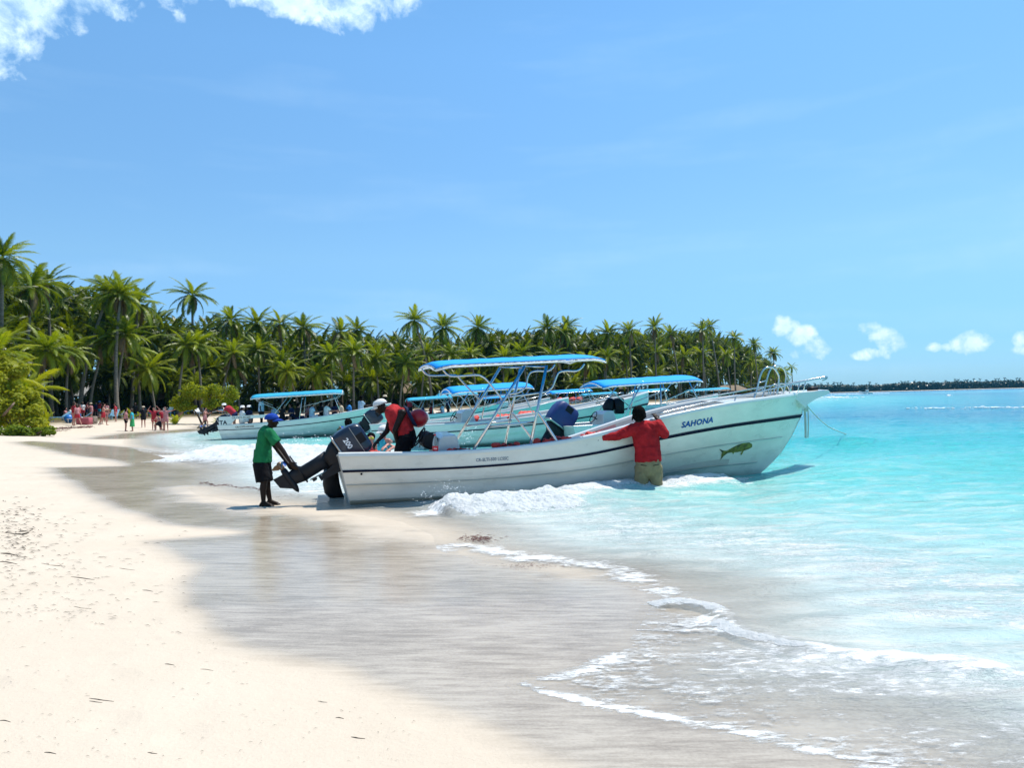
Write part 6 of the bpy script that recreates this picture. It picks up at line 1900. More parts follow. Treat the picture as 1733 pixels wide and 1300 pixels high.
bush('sea_grape_bush', 30, 700, 46, [(-2.2, .5, 1.6, 1.6, 1.4, 1.5), (-.6, 0, 1.5, 1.4, 1.2, 1.3), (.5, 0, .9, 1.1, 1.0, .9), (1.2, -.2, .5, .9, .8, .6), (-2.6, .8, 3.2, 1.3, 1.2, 1.1), (-.9, .3, 3.0, 1.0, 1.0, .9), (-2.0, 1.2, 4.4, 1.1, 1.0, .9), (-.3, .8, 3.7, .7, .7, .6), (.3, .2, 2.0, .9, .8, .6)], M_LEAFY, 'big yellow-green shrub at the left edge of the beach', n=1100, size=.22, stems=6)
bush('sea_grape_bush', 58, 712, 43, [(-1.6, 0, .35, 1.0, .7, .4), (-.4, -.1, .32, .9, .6, .35), (.5, -.1, .28, .7, .5, .3)], M_LEAF, 'low creeping green bush in front of the left shrub', n=700, size=.16, stems=3)
for i, (px, py, D, lab) in enumerate(((78, 700, 60, 'small bright plant left of the red group'), (200, 692, 74, 'young bright palm between trunks near the hut'), (222, 690, 72, 'young palm sprout among the loungers'), (268, 700, 66, 'small sprout right of the black-dressed bather'),
                                (297, 700, 64, 'small sprout left of the rounded tree'), (372, 705, 62, 'bright potted-looking plant between the rounded tree and the boat'), (240, 690, 76, 'bright sapling behind the loungers'))):
    p = at(px, py, D); z = tz(p.x, D)
    root = empty('young_palm', (p.x, D, z - .02), rt.uniform(0, 6)); tag(root, lab, 'young palm', 'young palms among the loungers')
    for k_ in range(9):
        q = bpy.data.objects.new('frond', FR[(k_ * 2) % 6]); C.objects.link(q); q.parent = root
        q.matrix_basis = Matrix.Rotation(k_ * 2.4, 4, 'Z') @ Matrix.Rotation(-R(rt.uniform(35, 80)), 4, 'Y') @ Matrix.Scale(rt.uniform(.25, .38), 4)
        q.material_slots[0].link = 'OBJECT'; q.material_slots[0].material = M_FROND2
# far shore on the horizon
rf = random.Random(2)
n_ = 260; xs = np.linspace(250, 1500, n_)
mb = MB()
ring_f = []
for x in xs:
    D = 1020 + .12 * (x - 300)
    ring_f.append([(x, D - 8, -.5), (x, D - 2, .6), (x, D + 60, 1.0), (x, D + 400, 1.0)])
mb.loft(ring_f, closed=False); tag(mb.build('far_shore', SAND), kind='structure')
hs = 8.5 + 4.5 * fbm(xs * .012, xs * 0 + 3, 3, 4) + 2.5 * fbm(xs * .12, xs * 0 + 8, 4, 3)
mb = MB()
def far_leaf(c, s_):
    d = Vector((rf.uniform(-1, 1), rf.uniform(-1, -.1), rf.uniform(-.2, 1))).normalized(); a = d.cross(Vector((0, 0, 1))).normalized(); b = d.cross(a)
    mb.add([c - a * s_, c + b * s_, c + a * s_, c - b * s_], [(0, 1, 2, 3)])
for i, x in enumerate(xs):
    D = 1022 + .12 * (x - 300)
    for k_ in range(36):
        far_leaf(Vector((x + rf.uniform(-4, 4), D + rf.uniform(0, 8), .5 + rf.random() * (hs[i] - 1.0))), rf.uniform(1.0, 2.0))
    if rf.random() < .34:
        hh = hs[i] + rf.uniform(.2, 2.6); mb.tube([(x, D, 0), (x + .4, D, hh)], .5, 4)
        for k_ in range(9):
            a_ = k_ * .7; e = Vector((math.cos(a_) * 2.3, math.sin(a_) * 2.3, rf.uniform(-2.2, 1.6))); c = Vector((x + .4, D, hh)); mb.add([c, c + e * .5 + Vector((0, 0, .9)), c + e, c + e * .5 + Vector((0, 0, .1))], [(0, 1, 2, 3)])
rings_ = [[(x, 1026 + .12 * (x - 300), 0), (x, 1026 + .12 * (x - 300), hs[i] - 1.5), (x, 1060 + .12 * (x - 300), hs[i] - 1.0)] for i, x in enumerate(xs)]
mb.loft(rings_, closed=False)
o_ = mb.build('far_wood', leaf_mat('far_wood_leaf', (.010, .03, .012), (.03, .055, .02), .1), None); tag(o_, kind='stuff')
print('palms', pal['n'])
# ------------------------------------------------------------------ foam with body: lumps of froth heaped on the waves
M_FOAM = None
def foam_mat():
    m, nt, b = new_mat('sea_foam')
    b.inputs['Base Color'].default_value = (.86, .87, .86, 1); b.inputs['Roughness'].default_value = .75; b.inputs['Specular IOR Level'].default_value = .3
    tcx = nt.nodes.new('ShaderNodeTexCoord'); nz = nt.nodes.new('ShaderNodeTexNoise'); nz.inputs['Scale'].default_value = 26; nz.inputs['Detail'].default_value = 8; nz.inputs['Roughness'].default_value = .7
    nt.links.new(tcx.outputs['Object'], nz.inputs['Vector']); bu_ = nt.nodes.new('ShaderNodeBump'); bu_.inputs['Strength'].default_value = .9; bu_.inputs['Distance'].default_value = .04
    nt.links.new(nz.outputs['Fac'], bu_.inputs['Height']); nt.links.new(bu_.outputs[0], b.inputs['Normal'])
    cr = nt.nodes.new('ShaderNodeValToRGB'); cr.color_ramp.elements[0].position = .3; cr.color_ramp.elements[0].color = (.70, .74, .74, 1); cr.color_ramp.elements[1].position = .55; cr.color_ramp.elements[1].color = (.88, .88, .87, 1)  # blue-grey shadow tone put into the colour of the bump hollows
    nt.links.new(nz.outputs['Fac'], cr.inputs[0]); nt.links.new(cr.outputs[0], b.inputs['Base Color'])
    ak = nt.nodes.new('ShaderNodeAttribute'); ak.attribute_name = 'cover'
    n2 = nt.nodes.new('ShaderNodeTexNoise'); n2.inputs['Scale'].default_value = 14; n2.inputs['Detail'].default_value = 9; n2.inputs['Roughness'].default_value = .75; nt.links.new(tcx.outputs['Object'], n2.inputs['Vector'])
    s1 = nt.nodes.new('ShaderNodeMath'); s1.operation = 'MULTIPLY_ADD'; s1.inputs[1].default_value = 1.5; nt.links.new(n2.outputs['Fac'], s1.inputs[0]); nt.links.new(ak.outputs['Fac'], s1.inputs[2])
    s2 = nt.nodes.new('ShaderNodeMapRange'); s2.inputs[1].default_value = .72; s2.inputs[2].default_value = 1.0; nt.links.new(s1.outputs[0], s2.inputs[0]); nt.links.new(s2.outputs[0], b.inputs['Alpha'])
    tr = nt.nodes.new('ShaderNodeBsdfTranslucent'); tr.inputs['Color'].default_value = (.82, .88, .88, 1)
    tp = nt.nodes.new('ShaderNodeBsdfTransparent'); m0 = nt.nodes.new('ShaderNodeMixShader'); nt.links.new(s2.outputs[0], m0.inputs[0]); nt.links.new(tp.outputs[0], m0.inputs[1]); nt.links.new(tr.outputs[0], m0.inputs[2])
    mx = nt.nodes.new('ShaderNodeMixShader'); mx.inputs[0].default_value = .35; nt.links.new(b.outputs[0], mx.inputs[1]); nt.links.new(m0.outputs[0], mx.inputs[2]); nt.links.new(mx.outputs[0], nt.nodes['Material Output'].inputs['Surface'])
    return m
M_FOAM = foam_mat()
M_SPRAY = pmat('white_spray', (.85, .87, .87), rough=.6)
def foam_patch(name, pl, w, hgt, res, lab, thr=.45, lump=.09, seed=1, ends=(.04, .2), front=0.0):
    P = np.array(pl); x0, y0 = P.min(0) - w * 1.6; x1, y1 = P.max(0) + w * 1.6
    nx = int((x1 - x0) / res); ny = int((y1 - y0) / res)
    gx, gy_ = np.meshgrid(np.linspace(x0, x1, nx), np.linspace(y0, y1, ny), indexing='ij')
    X, Y = gx.ravel(), gy_.ravel()
    d, t = poly_dist(pl, X, Y)
    s = shore_s(X, Y)
    z = .003 + wave_z(X, Y, s) * sstep(-.3, .8, -s + .3)
    T = terrain(X, Y, s)
    z = np.maximum(z, T)
    env = np.exp(-(d / w) ** 2) * sstep(0, ends[0], t) * (1 - .85 * sstep(1 - ends[1] * 2, 1, t))
    n1 = fbm(X / lump * .35, Y / lump * .35, seed, 4)
    n2 = fbm(X / lump, Y / lump, seed + 5, 4)
    n3 = fbm(X / (lump * .32), Y / (lump * .32), seed + 9, 4)
    keep = env * (.36 + 1.45 * n1)
    hh = hgt * np.clip((keep - thr) * 1.6, 0, 1) ** .7 * (.35 + 1.1 * n2) + .22 * lump * (n3 - .5) * np.clip((keep - thr) * 5, 0, 1)
    zz = z + hh
    zz = np.where(keep > thr, zz, z + .004)
    me_ = grid_mesh(name, np.stack([X, Y, zz], 1), nx, ny)
    attr(me_, 'cover', (keep - thr) * 1.6 + .12)
    # drop the cells that lie under the water
    import bmesh
    bm = bmesh.new(); bm.from_mesh(me_)
    bm.verts.ensure_lookup_table()
    low = [v for v, k_ in zip(bm.verts, keep) if k_ < thr - .30]
    bmesh.ops.delete(bm, geom=low, context='VERTS')
    bm.to_mesh(me_); bm.free()
    me_.polygons.foreach_set('use_smooth', np.ones(len(me_.polygons), bool))
    o_ = obj(name, me_, None, M_FOAM); tag(o_, lab, None, None, 'stuff'); return o_
BR1 = add_poly([(742, 872), (790, 866), (860, 862), (925, 856), (962, 848)])
foam_patch('wave_foam', BR1, .52, .085, .012, 'white breaker against the big boat', .40, .11, 3, (.16, .06))
BR2 = add_poly([(955, 846), (1010, 834), (1080, 830), (1160, 826), (1240, 815), (1290, 808)])
foam_patch('wave_foam', BR2, .26, .04, .018, 'low foam line along the hull', .50, .10, 5, (.02, .1))
foam_patch('wave_foam', BACKW, 2.2, .16, .045, 'foaming wave behind the boy', .42, .34, 8, (.06, .06))
F2b = add_poly([(1100, 1027), (1150, 1020), (1200, 1030), (1240, 1048)])
foam_patch('wave_foam', F2b, .10, .014, .009, 'little breaker in the shallows', .5, .035, 12, (.05, .2))
F2c = add_poly([(1205, 1055), (1240, 1072), (1300, 1090), (1350, 1100), (1400, 1108), (1440, 1110)])
foam_patch('wave_foam', F2c, .06, .010, .009, 'foam trail of the little breaker', .52, .03, 14, (.05, .2))
# drops thrown up
mb = MB(); rn = random.Random(4)
def drops(cx, cy, D, n, sx, sy, r):
    for _ in range(n):
        p = at(cx + rn.gauss(0, sx), cy + rn.gauss(0, sy), D + rn.uniform(-.3, .3)); q = r * rn.uniform(.5, 1.3)
        mb.add([p + Vector((q, 0, 0)), p + Vector((-q, 0, 0)), p + Vector((0, q, 0)), p + Vector((0, -q, 0)), p + Vector((0, 0, q)), p + Vector((0, 0, -q))], [(0, 2, 4), (2, 1, 4), (1, 3, 4), (3, 0, 4), (2, 0, 5), (1, 2, 5), (3, 1, 5), (0, 3, 5)])
drops(790, 738, 16, 40, 8, 10, .012); drops(725, 842, 10.8, 40, 12, 7, .006); drops(760, 825, 10.9, 70, 16, 6, .006); drops(880, 835, 10.6, 30, 30, 5, .006); drops(510, 745, 23, 60, 30, 6, .015)
tag(mb.build('spray', M_SPRAY), kind='stuff')
# ------------------------------------------------------------------ things in and round the big boat
def world_b(v): return BM @ Vector(v)
def vest(px, py, D, w, h, lab, seed, tall_=.10):
    c = at(px, py, D); rn2 = random.Random(seed); mb = MB()
    for k_ in range(5):
        a_ = c + Vector(((k_ - 2) / 4 * w, rn2.uniform(-.10, .10), rn2.uniform(-.02, .02) - abs(k_ - 2) * h * .10))
        b_ = a_ + Vector((rn2.uniform(-.08, .12), rn2.uniform(-.08, .08), rn2.uniform(-.5, .3) * h))
        cap(mb, a_, h * .45, b_, h * .38, 10, Vector((0, 1, 0)), 1.2)
    me_ = remesh(mb, 'life_vest', .012, 2, .016, .05)
    o_ = obj('life_vest', me_, None, M_RED); tag(o_, lab, 'life vest', 'red life vests in the big boat')
    if seed == 4: return
    m2 = MB(); m2.tube([c + Vector((-w * .4, -.12, -.01)), c + Vector((-w * .1, -.14, h * .42)), c + Vector((w * .35, -.12, .0))], .009, 5); m2.build('strap', M_BLACK, o_)
vest(778, 762, 12.3, .34, .07, 'small red life vest lying left of the first steel post', 1)
vest(864, 755, 12.55, .42, .11, 'red life vest bundled between the steel posts', 2)
vest(938, 745, 12.75, .60, .14, 'largest red life vest heap at the last steel post', 3)
vest(1006, 736, 12.95, .42, .11, "red life vest under the wading man's left hand", 4)
vest(640, 766, 12.0, .25, .05, 'red and white rag by the motor cowl', 5)
# bottle with a red label
bc = at(737, 768.5, 12.03); 
mb = MB(); mb.lathe([(.0, 0), (.045, .003), (.047, .10), (.046, .17), (.03, .24), (.014, .285), (.014, .30)], 14, Matrix.Translation(bc))
mbt = new_mat('clear_plastic'); mbt[2].inputs['Base Color'].default_value = (.85, .88, .86, 1); mbt[2].inputs['Roughness'].default_value = .1; mbt[2].inputs['Transmission Weight'].default_value = .75; mbt[2].inputs['IOR'].default_value = 1.2
bo = mb.build('bottle', mbt[0]); tag(bo, 'plastic bottle with a red label on the gunwale by the helm', 'bottle')
mb = MB(); mb.lathe([(.049, .05), (.0495, .13)], 14, Matrix.Translation(bc), caps=False); mb.build('label', pmat('red_bottle_label', (.55, .01, .02), rough=.4), bo)
mb = MB(); mb.lathe([(.0165, .298), (.0165, .325), (.0, .326)], 10, Matrix.Translation(bc)); mb.build('bottle_cap', pmat('red_bottle_cap', (.5, .01, .02), rough=.4), bo)
mb = MB(); mb.add([tuple(bc + Vector((a_ * .9 - .02, -.0505, .08 + b_))) for a_, b_ in text_mesh('Cola', .022, 1, .03)[0]], text_mesh('Cola', .022, 1, .03)[1]); mb.build('label_lettering', M_WHITE, bo)
# black bag by the helm of the BTA boat
c = at(1030, 689, 24.0); mb = MB(); cap(mb, c, .20, c + Vector((.05, 0, .14)), .16, 12); mb.box((c.x + .34, c.y, c.z + .02), (.30, .35, .50), bev=.05)
o_ = mb.build('covered_engine_panel', M_BLACK, None); tag(o_, 'black covered seat back standing at the helm of the BTA boat', 'seat cover')
# red vests on the marlin boat and on the far one
for i, (px, py, D, w, lab) in enumerate(((791, 711, 28, .8, 'small red bag on the side of the marlin boat'), (850, 708, 28.5, .7, 'flat red bag behind the leaning post on the marlin boat'), (890, 703, 29, .6, 'red and white bundle right of the steel posts'), (962, 678, 62, 2.2, 'heap of red life vests under the far blue canopy'))):
    c = at(px, py, D); mb = MB()
    for k_ in range(4): cap(mb, c + Vector(((k_ - 1.5) * w / 4, 0, 0)), .12 * D / 28, c + Vector(((k_ - 1.2) * w / 4, .1, .08)), .10 * D / 28, 8)
    o_ = obj('life_vest', remesh(mb, 'far_vest', .03, 1), None, M_RED); tag(o_, lab, 'life vest', 'red life vests on the boats behind')
# mooring ropes at the bow
def rope(pts, r, lab, sm=True):
    mb = MB(); mb.tube(catmull(pts, 8) if sm else pts, r, 6); o_ = mb.build('mooring_rope', M_ROPE); tag(o_, lab, 'rope', 'mooring ropes at the bow'); return o_
tip = at(1364, 684, 15.3)
rope([tip, at(1362, 690, 15.3), at(1363, 712, 15.3), at(1363.5, 737, 15.3), at(1363, 741, 15.3)], .022, 'thick rope hanging straight down from the bow platform into the sea')
rope([tip, at(1367, 690, 15.4), at(1368, 712, 15.4), at(1367.5, 736, 15.4), at(1367, 741, 15.4)], .013, 'thinner rope hanging beside the thick one under the bow')
rope([at(1365, 686, 15.4), at(1385, 708, 17.5), at(1405, 724, 20), at(1425, 732.5, 23.2), at(1432, 735, 24.5)], .012, 'slack anchor rope curving from the bow to the sea')
mb = MB(); cap(mb, tip + Vector((0, 0, .02)), .03, at(1363, 694, 15.3), .045); mb.build('rope_knot', M_ROPE, bpy.data.objects['mooring_rope'])
# distant speedboat with its wake
c = gp(1466, 667); c.z = 0
root = empty('speedboat', c, R(175)); tag(root, 'tiny white speedboat crossing in front of the far shore', 'speedboat')
mb = MB(); mb.loft([[(x, -w, h), (x, -w * .6, 0), (x, w * .6, 0), (x, w, h)] for x, w, h in ((-3, 1.1, 1.0), (0, 1.2, 1.1), (2.2, .9, 1.3), (3.6, .1, 1.7))], closed=True, caps=True); mb.build('hull', M_GEL, root)
mb = MB(); mb.box((-.4, 0, 1.6), (1.6, 1.4, 1.2), bev=.2); mb.build('cabin', M_GEL2, root)
mb = MB(); mb.box((.45, 0, 1.75), (.06, 1.2, .5)); mb.build('windscreen', M_BLACK, root)
mb = MB(); mb.tube([(-1, 0, 2.1), (-1, 0, 4.6)], .06, 5); mb.build('mast', M_TRIM, root)
mb = MB(); rn = random.Random(8)
for i in range(260):
    x = rn.random() ** .8 * -44 + 4; p = Vector((c.x + x * 1, c.y + rn.uniform(-1.4, 1.4), .12)); r_ = rn.uniform(.25, .6) * (1 + x / 60)
    mb.ball(p, max(r_, .15), 5, 4, sc=(1.6, 1, .5))
for i in range(30): mb.ball(Vector((c.x + 4 + rn.uniform(0, 8), c.y + rn.uniform(-1, 1), .1)), .35, 5, 4, sc=(1.6, 1, .5))
tag(mb.build('boat_wake', M_SPRAY), kind='stuff')
# whitecaps on the reef
mb = MB(); 
for (px, py, n, sp) in ((1585, 692, 40, 26), (1690, 691, 60, 32), (1420, 673, 60, 20), (1608, 670, 8, 5)):
    for i in range(n):
        q = gp(px + rn.gauss(0, sp), py + rn.gauss(0, .7)); k_ = q.y / 1251; mb.ball((q.x, q.y, .06), rn.uniform(.6, 1.5) * k_, 5, 4, sc=(2.6, 1.2, .6))
tag(mb.build('whitecaps', M_SPRAY), kind='stuff')
# ------------------------------------------------------------------ sun loungers
M_LNG = pmat('white_plastic', (.66, .68, .68), rough=.5); M_LNGB = pmat('pale_blue_plastic', (.25, .48, .62), rough=.5)
def lounger(px, py, rz, lab, blue=False, up=40):
    p = ground(px, py); root = empty('sun_lounger', (p.x, p.y, p.z), R(rz)); tag(root, lab, 'sun lounger', 'sun loungers under the palms'); m = M_LNGB if blue else M_LNG
    global LS
    if 'seat' not in LS:
        mb = MB()
        for k_ in range(9): mb.box((-.1 + k_ * .145, 0, .34), (.11, .62, .03))
        mb.box((.48, -.32, .33), (1.3, .04, .06)); mb.box((.48, .32, .33), (1.3, .04, .06)); LS['seat'] = mb.me('seat')
        mb = MB(); 
        for k_ in range(5): mb.box((-.1 - k_ * .145, 0, 0), (.11, .62, .03))
        mb.box((-.38, -.32, 0), (.75, .04, .06)); mb.box((-.38, .32, 0), (.75, .04, .06)); LS['back'] = mb.me('back')
        mb = MB(); mb.box((0, 0, .16), (.06, .05, .33)); LS['leg'] = mb.me('leg')
        for q in ('seat', 'back', 'leg'): LS[q].materials.append(M_LNG)
    def add(nm, me_, loc=(0, 0, 0), rot=(0, 0, 0)):
        q = bpy.data.objects.new(nm, me_); C.objects.link(q); q.parent = root; q.location = loc; q.rotation_euler = rot; q.material_slots[0].link = 'OBJECT'; q.material_slots[0].material = m
    add('seat', LS['seat']); add('backrest', LS['back'], (-.08, 0, .36), (0, R(up), 0))
    for (x, y) in ((-.1, -.28), (-.1, .28), (1.0, -.28), (1.0, .28)): add('leg', LS['leg'], (x, y, 0))
LS = {}
rl = random.Random(9)
lp = [(106, 712, 'left of the red group, raised back'), (112, 714, 'second left of the red group'), (120, 716, 'with a long pale back beside the shrub'), (140, 714, 'right behind the red group'), (149, 716, 'beside the cool box'), (186, 706, 'by the leaning trunk'), (192, 710, 'left of the lone red bather'), (204, 708, 'right of the lone red bather'),
      (246, 703, 'with a raised turquoise back'), (253, 704, 'beside the turquoise-backed one'), (262, 704, 'third from the turquoise-backed one'), (272, 705, 'behind the red pair'), (284, 704, 'left of the rounded tree, nearer the water'), (292, 700, 'left of the rounded tree, farther back'), (304, 698, 'before the rounded tree trunk'), (312, 702, 'in front under the rounded tree'), (324, 700, 'under the middle of the rounded tree'),
      (334, 703, 'beneath the rounded tree, front one'), (344, 700, 'under the right side of the rounded tree'), (354, 704, 'right of the rounded tree trunk'), (364, 699, 'near the bright small plant'), (376, 700, 'right behind the bright small plant'), (386, 702, 'above the tilted blue outboards'), (394, 698, 'nearest the left boat'), (232, 706, 'behind the dark-dressed person')]
for i, (px, py, w) in enumerate(lp): lounger(px, py, rl.uniform(150, 330), ('pale blue' if i % 3 == 0 else 'white') + ' sun lounger ' + w, i % 3 == 0, rl.choice((10, 35, 50)))
# cool box and beach things by the red group
p = ground(143, 719); mb = MB(); mb.box((p.x, p.y, p.z + .28), (1.0, .6, .55), bev=.06); o_ = mb.build('cool_box', pmat('pink_towel', (.40, .09, .11), rough=.9)); tag(o_, 'bulky bag covered by a pink towel on the sand', 'bag')
p = ground(153, 718); mb = MB(); mb.box((p.x, p.y, p.z + .32), (.9, .6, .62), bev=.08); o_ = mb.build('beach_bag', pmat('striped_bag_cloth', (.22, .17, .13), rough=.9, var=.6, scale=12)); tag(o_, 'brown patterned beach bag beside the pink towel', 'bag')
p = ground(119, 716); mb = MB(); mb.ball((p.x, p.y - .2, p.z + .35), .36, 12, 8); o_ = mb.build('beach_ball', pmat('blue_ball_rubber', (.02, .15, .45), rough=.4)); tag(o_, 'blue ball lying beside the red group', 'ball')
# ------------------------------------------------------------------ huts
M_THATCH = pmat('dry_thatch', (.24, .18, .12), rough=1, var=.5, scale=14, bump=.9, bscale=40, stretch=(1, 1, .25)); M_TIN = pmat('grey_tin_roof', (.36, .37, .38), rough=.5, var=.2); M_POST = pmat('dark_post', (.05, .04, .03), rough=.9)
def hut(px, D, w, d_, ez, rz_, mat, lab, hip=False):
    r_ = ray(px, 650); x = D * r_.x / r_.y; z = tz(x, D); root = empty('beach_hut', (x, D, z), R(rl.uniform(-12, 12))); tag(root, lab, 'hut', 'huts among the palms')
    mb = MB(); o_h = .15
    ridge = w * .5 - (w * .25 if hip else 0)
    vs = [(-w / 2, -d_ / 2, ez), (w / 2, -d_ / 2, ez), (w / 2, d_ / 2, ez), (-w / 2, d_ / 2, ez), (-ridge, 0, rz_), (ridge, 0, rz_)]
    vs2 = [(a, b, c - .12) for a, b, c in vs]
    mb.add(vs + vs2, [(0, 1, 5, 4), (2, 3, 4, 5), (1, 2, 5), (3, 0, 4), (6, 10, 11, 7), (8, 11, 10, 9), (7, 11, 8), (9, 10, 6), (0, 6, 7, 1), (1, 7, 8, 2), (2, 8, 9, 3), (3, 9, 6, 0)])
    mb.build('roof', mat, root)
    for sx in (-1, -.33, .33, 1):
        for sy in (-1, 1):
            mb = MB(); mb.tube([(sx * w * .45, sy * d_ * .42, -.1), (sx * w * .45, sy * d_ * .42, ez)], .09, 6); mb.build('post', M_POST, root)
    mb = MB(); mb.box((0, d_ * .40, ez * .45), (w * .86, .08, ez * .9)); mb.build('back_wall', M_POST, root)
hut(158, 90, 5.6, 3.5, 2.5, 4.0, M_TIN, 'hut with a grey tin roof behind the red group')
hut(215, 92, 5.0, 3.5, 2.1, 3.8, M_THATCH, 'thatched hut left of the leaning trunks', True)
hut(262, 92, 6.0, 4, 2.0, 3.6, M_THATCH, 'thatched hut behind the red pair of bathers', True)
hut(300, 96, 5.0, 4, 2.0, 3.4, M_THATCH, 'thatched hut behind the left side of the rounded tree', True)
hut(672, 120, 8.0, 4, 2.2, 3.9, M_THATCH, 'wide thatched hut over the round buoy', True)
hut(1010, 150, 12.0, 5, 2.4, 5.0, M_THATCH, 'thatched hut under the second blue canopy', True)
hut(1235, 190, 9.0, 5, 1.8, 3.2, M_THATCH, 'thatched hut behind the bow rails', True)
# leaning log on the sand and driftwood
q0 = ground(292, 712); mb = MB(); q1 = at(310, 695, q0.y - .4); mb.tube(catmull([q0 - Vector((0, 0, .1)), q0.lerp(q1, .5) - Vector((0, 0, .08)), q1], 4), [.22, .21, .2, .19, .18, .17, .16, .15, .14], 8)
o_ = mb.build('log', M_WOOD); tag(o_, 'dark log leaning out of the sand right of the bathers', 'log')
q0 = ground(4, 722); mb = MB(); mb.tube(catmull([ground(-12, 722), at(14, 694, 43.5), at(24, 682, 43.5)], 5), [.09, .088, .085, .08, .075, .07, .065, .06, .055, .05, .045][:11], 8); o_ = mb.build('branch', M_WOOD); tag(o_, 'slanting bare branch at the left edge of the beach', 'branch')
q0 = ground(11, 725); mb = MB(); mb.ball((q0.x, q0.y, q0.z + .12), .2, 10, 7, sc=(1.2, .8, .8)); cap(mb, q0 + Vector((-.1, 0, .05)), .06, q0 + Vector((-.5, 0, .02)), .05); o_ = mb.build('coconut', M_WOOD); tag(o_, 'dark fallen coconut husk at the left edge', 'coconut')
# ------------------------------------------------------------------ seaweed and grass blades on the sand
M_WEED = pmat('dry_seagrass', (.045, .035, .022), rough=.9, var=.5, scale=20)
M_WEEDR = pmat('reddish_seaweed', (.10, .035, .03), rough=.9, var=.5, scale=3)
named = [(14, 938, 26, 4, 'thick dark twig at the left edge, upper'), (20, 948, 0, 0, ''), (12, 952, 34, 2.2, 'dark seagrass blade at the left edge, lower'), (24, 903, 30, 2, 'dark weed clump top left of the sand'), (40, 898, 18, 2, 'forked weed piece beside the left clump'),
         (140, 978, 40, 1.4, 'long seagrass blade pointing right, mid left'), (90, 955, 40, 1.2, 'curved weed trail below the left clump'), (215, 963, 26, 1.2, 'weed blade with a curled end, nearest the wet sand'), (172, 1184, 42, 1.4, 'longest seagrass blade on the near sand'), (162, 1188, 22, 1.2, 'short blade just under the longest one'),
         (606, 1249, 24, 2, 'dark blade on the near sand at the bottom middle'), (490, 1222, 0, 0, ''), (575, 1216, 14, 1.6, 'small dark blade left of the bottom middle one'), (546, 1188, 16, 1.2, 'thin blade near the curve of wet sand'), (140, 1028, 30, 1.2, 'thin straight blade left of centre sand'), (85, 1275, 20, 1.6, 'small blade at the bottom left corner'),
         (258, 1275, 16, 1.4, 'short blade at the bottom, left of centre'), (250, 1000, 18, 1.3, 'short dark blade below the curled one'), (284, 1045, 0, 0, ''), (287, 1125, 16, 1.5, 'dark blade beside the wet sand curve'), (350, 1134, 22, .9, 'pale thin blade beside the dark one'), (8, 1221, 20, 1.4, 'blade cut by the left edge, lower')]
for (px, py, ln, th, lab) in named:
    if not ln: continue
    a_ = ground(px - ln / 2, py - ln * .03); b_ = ground(px + ln / 2, py + ln * .10); m_ = a_.lerp(b_, .5) + Vector((0, rn.uniform(-.1, .1) * (b_ - a_).length, .002)); k_ = a_.length / F
    mb = MB(); r_ = max(.001, th * .36 * k_); pts = catmull([a_ + Vector((0, 0, .001)), a_.lerp(m_, .6) + Vector((0, 0, .0015)), m_, b_ + Vector((0, 0, .001))], 4)
    mb.tube(pts, [r_ * (.35 + .65 * math.sin(math.pi * (i + .5) / len(pts))) for i in range(len(pts))], 5)
    if 'clump' in lab or 'forked' in lab:
        for _ in range(5):
            c_ = a_.lerp(b_, rn.random()); mb.tube([c_, c_ + Vector((rn.uniform(-.08, .12), rn.uniform(-.1, .1), .012))], r_ * .6, 4)
    o_ = mb.build('seagrass_blade', M_WEED); tag(o_, lab, 'seagrass', 'seagrass blades on the dry sand')
mb = MB()
def litter(px, py, ln, th, kk=1.0):
    a_ = ground(px, py); k_ = a_.length / F; L_2 = ln * k_; an = rn.gauss(-.05, .35); d = Vector((math.cos(an), math.sin(an), 0)); nrm = Vector((-d.y, d.x, 0)); w = th * k_ * .36
    b_ = a_ + d * L_2; mid = a_.lerp(b_, .5) + nrm * L_2 * rn.uniform(-.12, .12) + Vector((0, 0, .005 + w))
    a_.z = max(tz(a_.x, a_.y), .008) + .003; b_.z = max(tz(b_.x, b_.y), .008) + .003; mid.z = max(mid.z, .014)
    mb.add([a_, mid - nrm * w, b_, mid + nrm * w, mid + Vector((0, 0, w))], [(0, 1, 4), (1, 2, 4), (2, 3, 4), (3, 0, 4)])
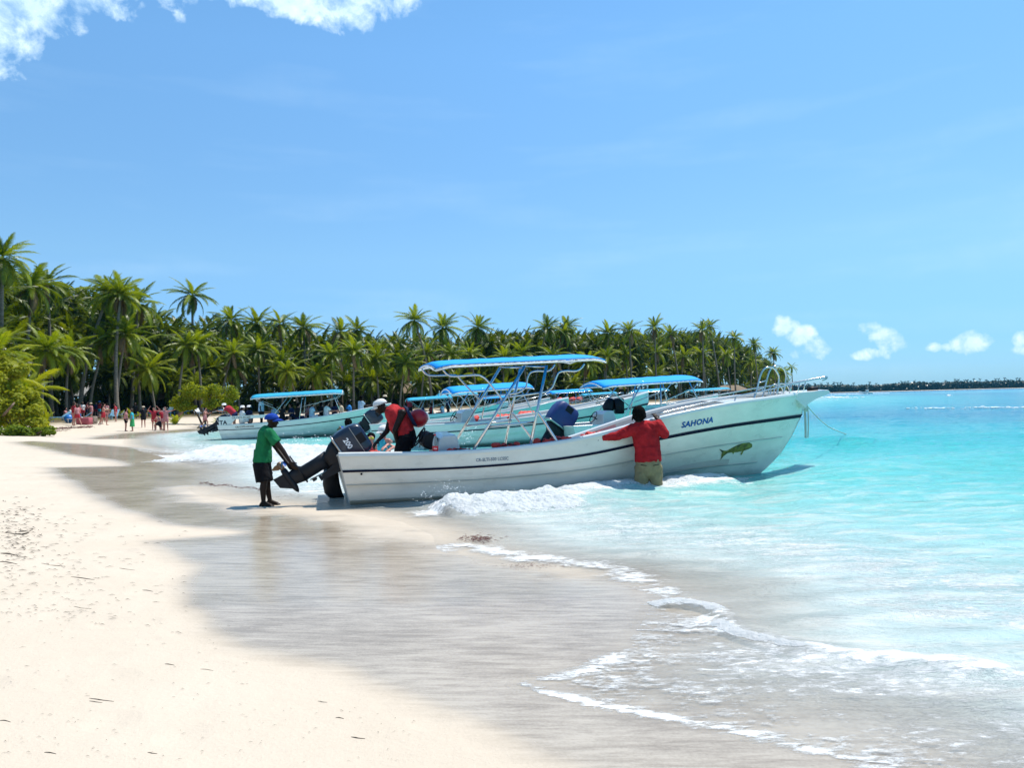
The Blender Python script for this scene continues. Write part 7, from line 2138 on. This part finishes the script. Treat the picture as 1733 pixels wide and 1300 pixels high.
for i in range(300):
    t_ = rn.random(); px = rn.uniform(-20, 330) * (.4 + .6 * rn.random()); py = 850 + 190 * rn.random() ** .9 + px * .12
    litter(px, py, rn.uniform(3, 14), rn.uniform(.5, 1.6))
for i in range(170): litter(abs(rn.gauss(0, 40)), rn.gauss(910, 32), rn.uniform(3, 13), rn.uniform(.8, 2.2))
for i in range(120): litter(rn.uniform(0, 420), rn.uniform(1000, 1290), rn.uniform(3, 10), rn.uniform(.5, 1.2))
for i in range(40): litter(rn.uniform(400, 700), rn.uniform(1200, 1295), rn.uniform(3, 9), rn.uniform(.6, 1.2))
tag(mb.build('weed_litter', M_WEED), kind='stuff')
mb = MB()
for i in range(700):
    t_ = rn.random()
    px, py = (60 + 95 * t_, 728 - 5.5 * t_) if i % 3 else (-20 + 130 * t_, 735 - 6 * t_)
    litter(px + rn.gauss(0, 3), py + rn.gauss(0, .8), rn.uniform(2, 6), rn.uniform(.6, 1.6))
for i in range(170):
    px = rn.uniform(335, 440); litter(px, 819 + (px - 335) * .10 + rn.gauss(0, 1.0) + 1.5 * math.sin(px * .16), rn.uniform(2, 9), rn.uniform(.5, 2.0))
for i in range(30): litter(rn.uniform(462, 510), 840 + rn.gauss(0, 2.5), rn.uniform(2, 6), rn.uniform(.5, 1.2))
for i in range(200): litter(rn.gauss(806, 14), rn.gauss(914, 3.0), rn.uniform(3, 9), rn.uniform(.8, 2.6))
for i in range(120): litter(rn.gauss(900, 30), rn.gauss(960, 2), rn.uniform(2, 8), rn.uniform(.5, 1.4))
tag(mb.build('seaweed_line', M_WEEDR), kind='stuff')
# ------------------------------------------------------------------ sea air
mb = MB(); mb.box((0, 0, 17), (5400, 5400, 46)); 
hz = obj('haze', mb.me('haze')); tag(hz, kind='stuff')
mh = bpy.data.materials.new('sea_air'); mh.use_nodes = True; nt = mh.node_tree
nt.nodes.remove(nt.nodes['Principled BSDF'])
pv = nt.nodes.new('ShaderNodeVolumePrincipled'); pv.inputs['Color'].default_value = (.10, .50, .80, 1); pv.inputs['Density'].default_value = .00008
nt.links.new(pv.outputs[0], nt.nodes['Material Output'].inputs['Volume']); hz.data.materials.append(mh)
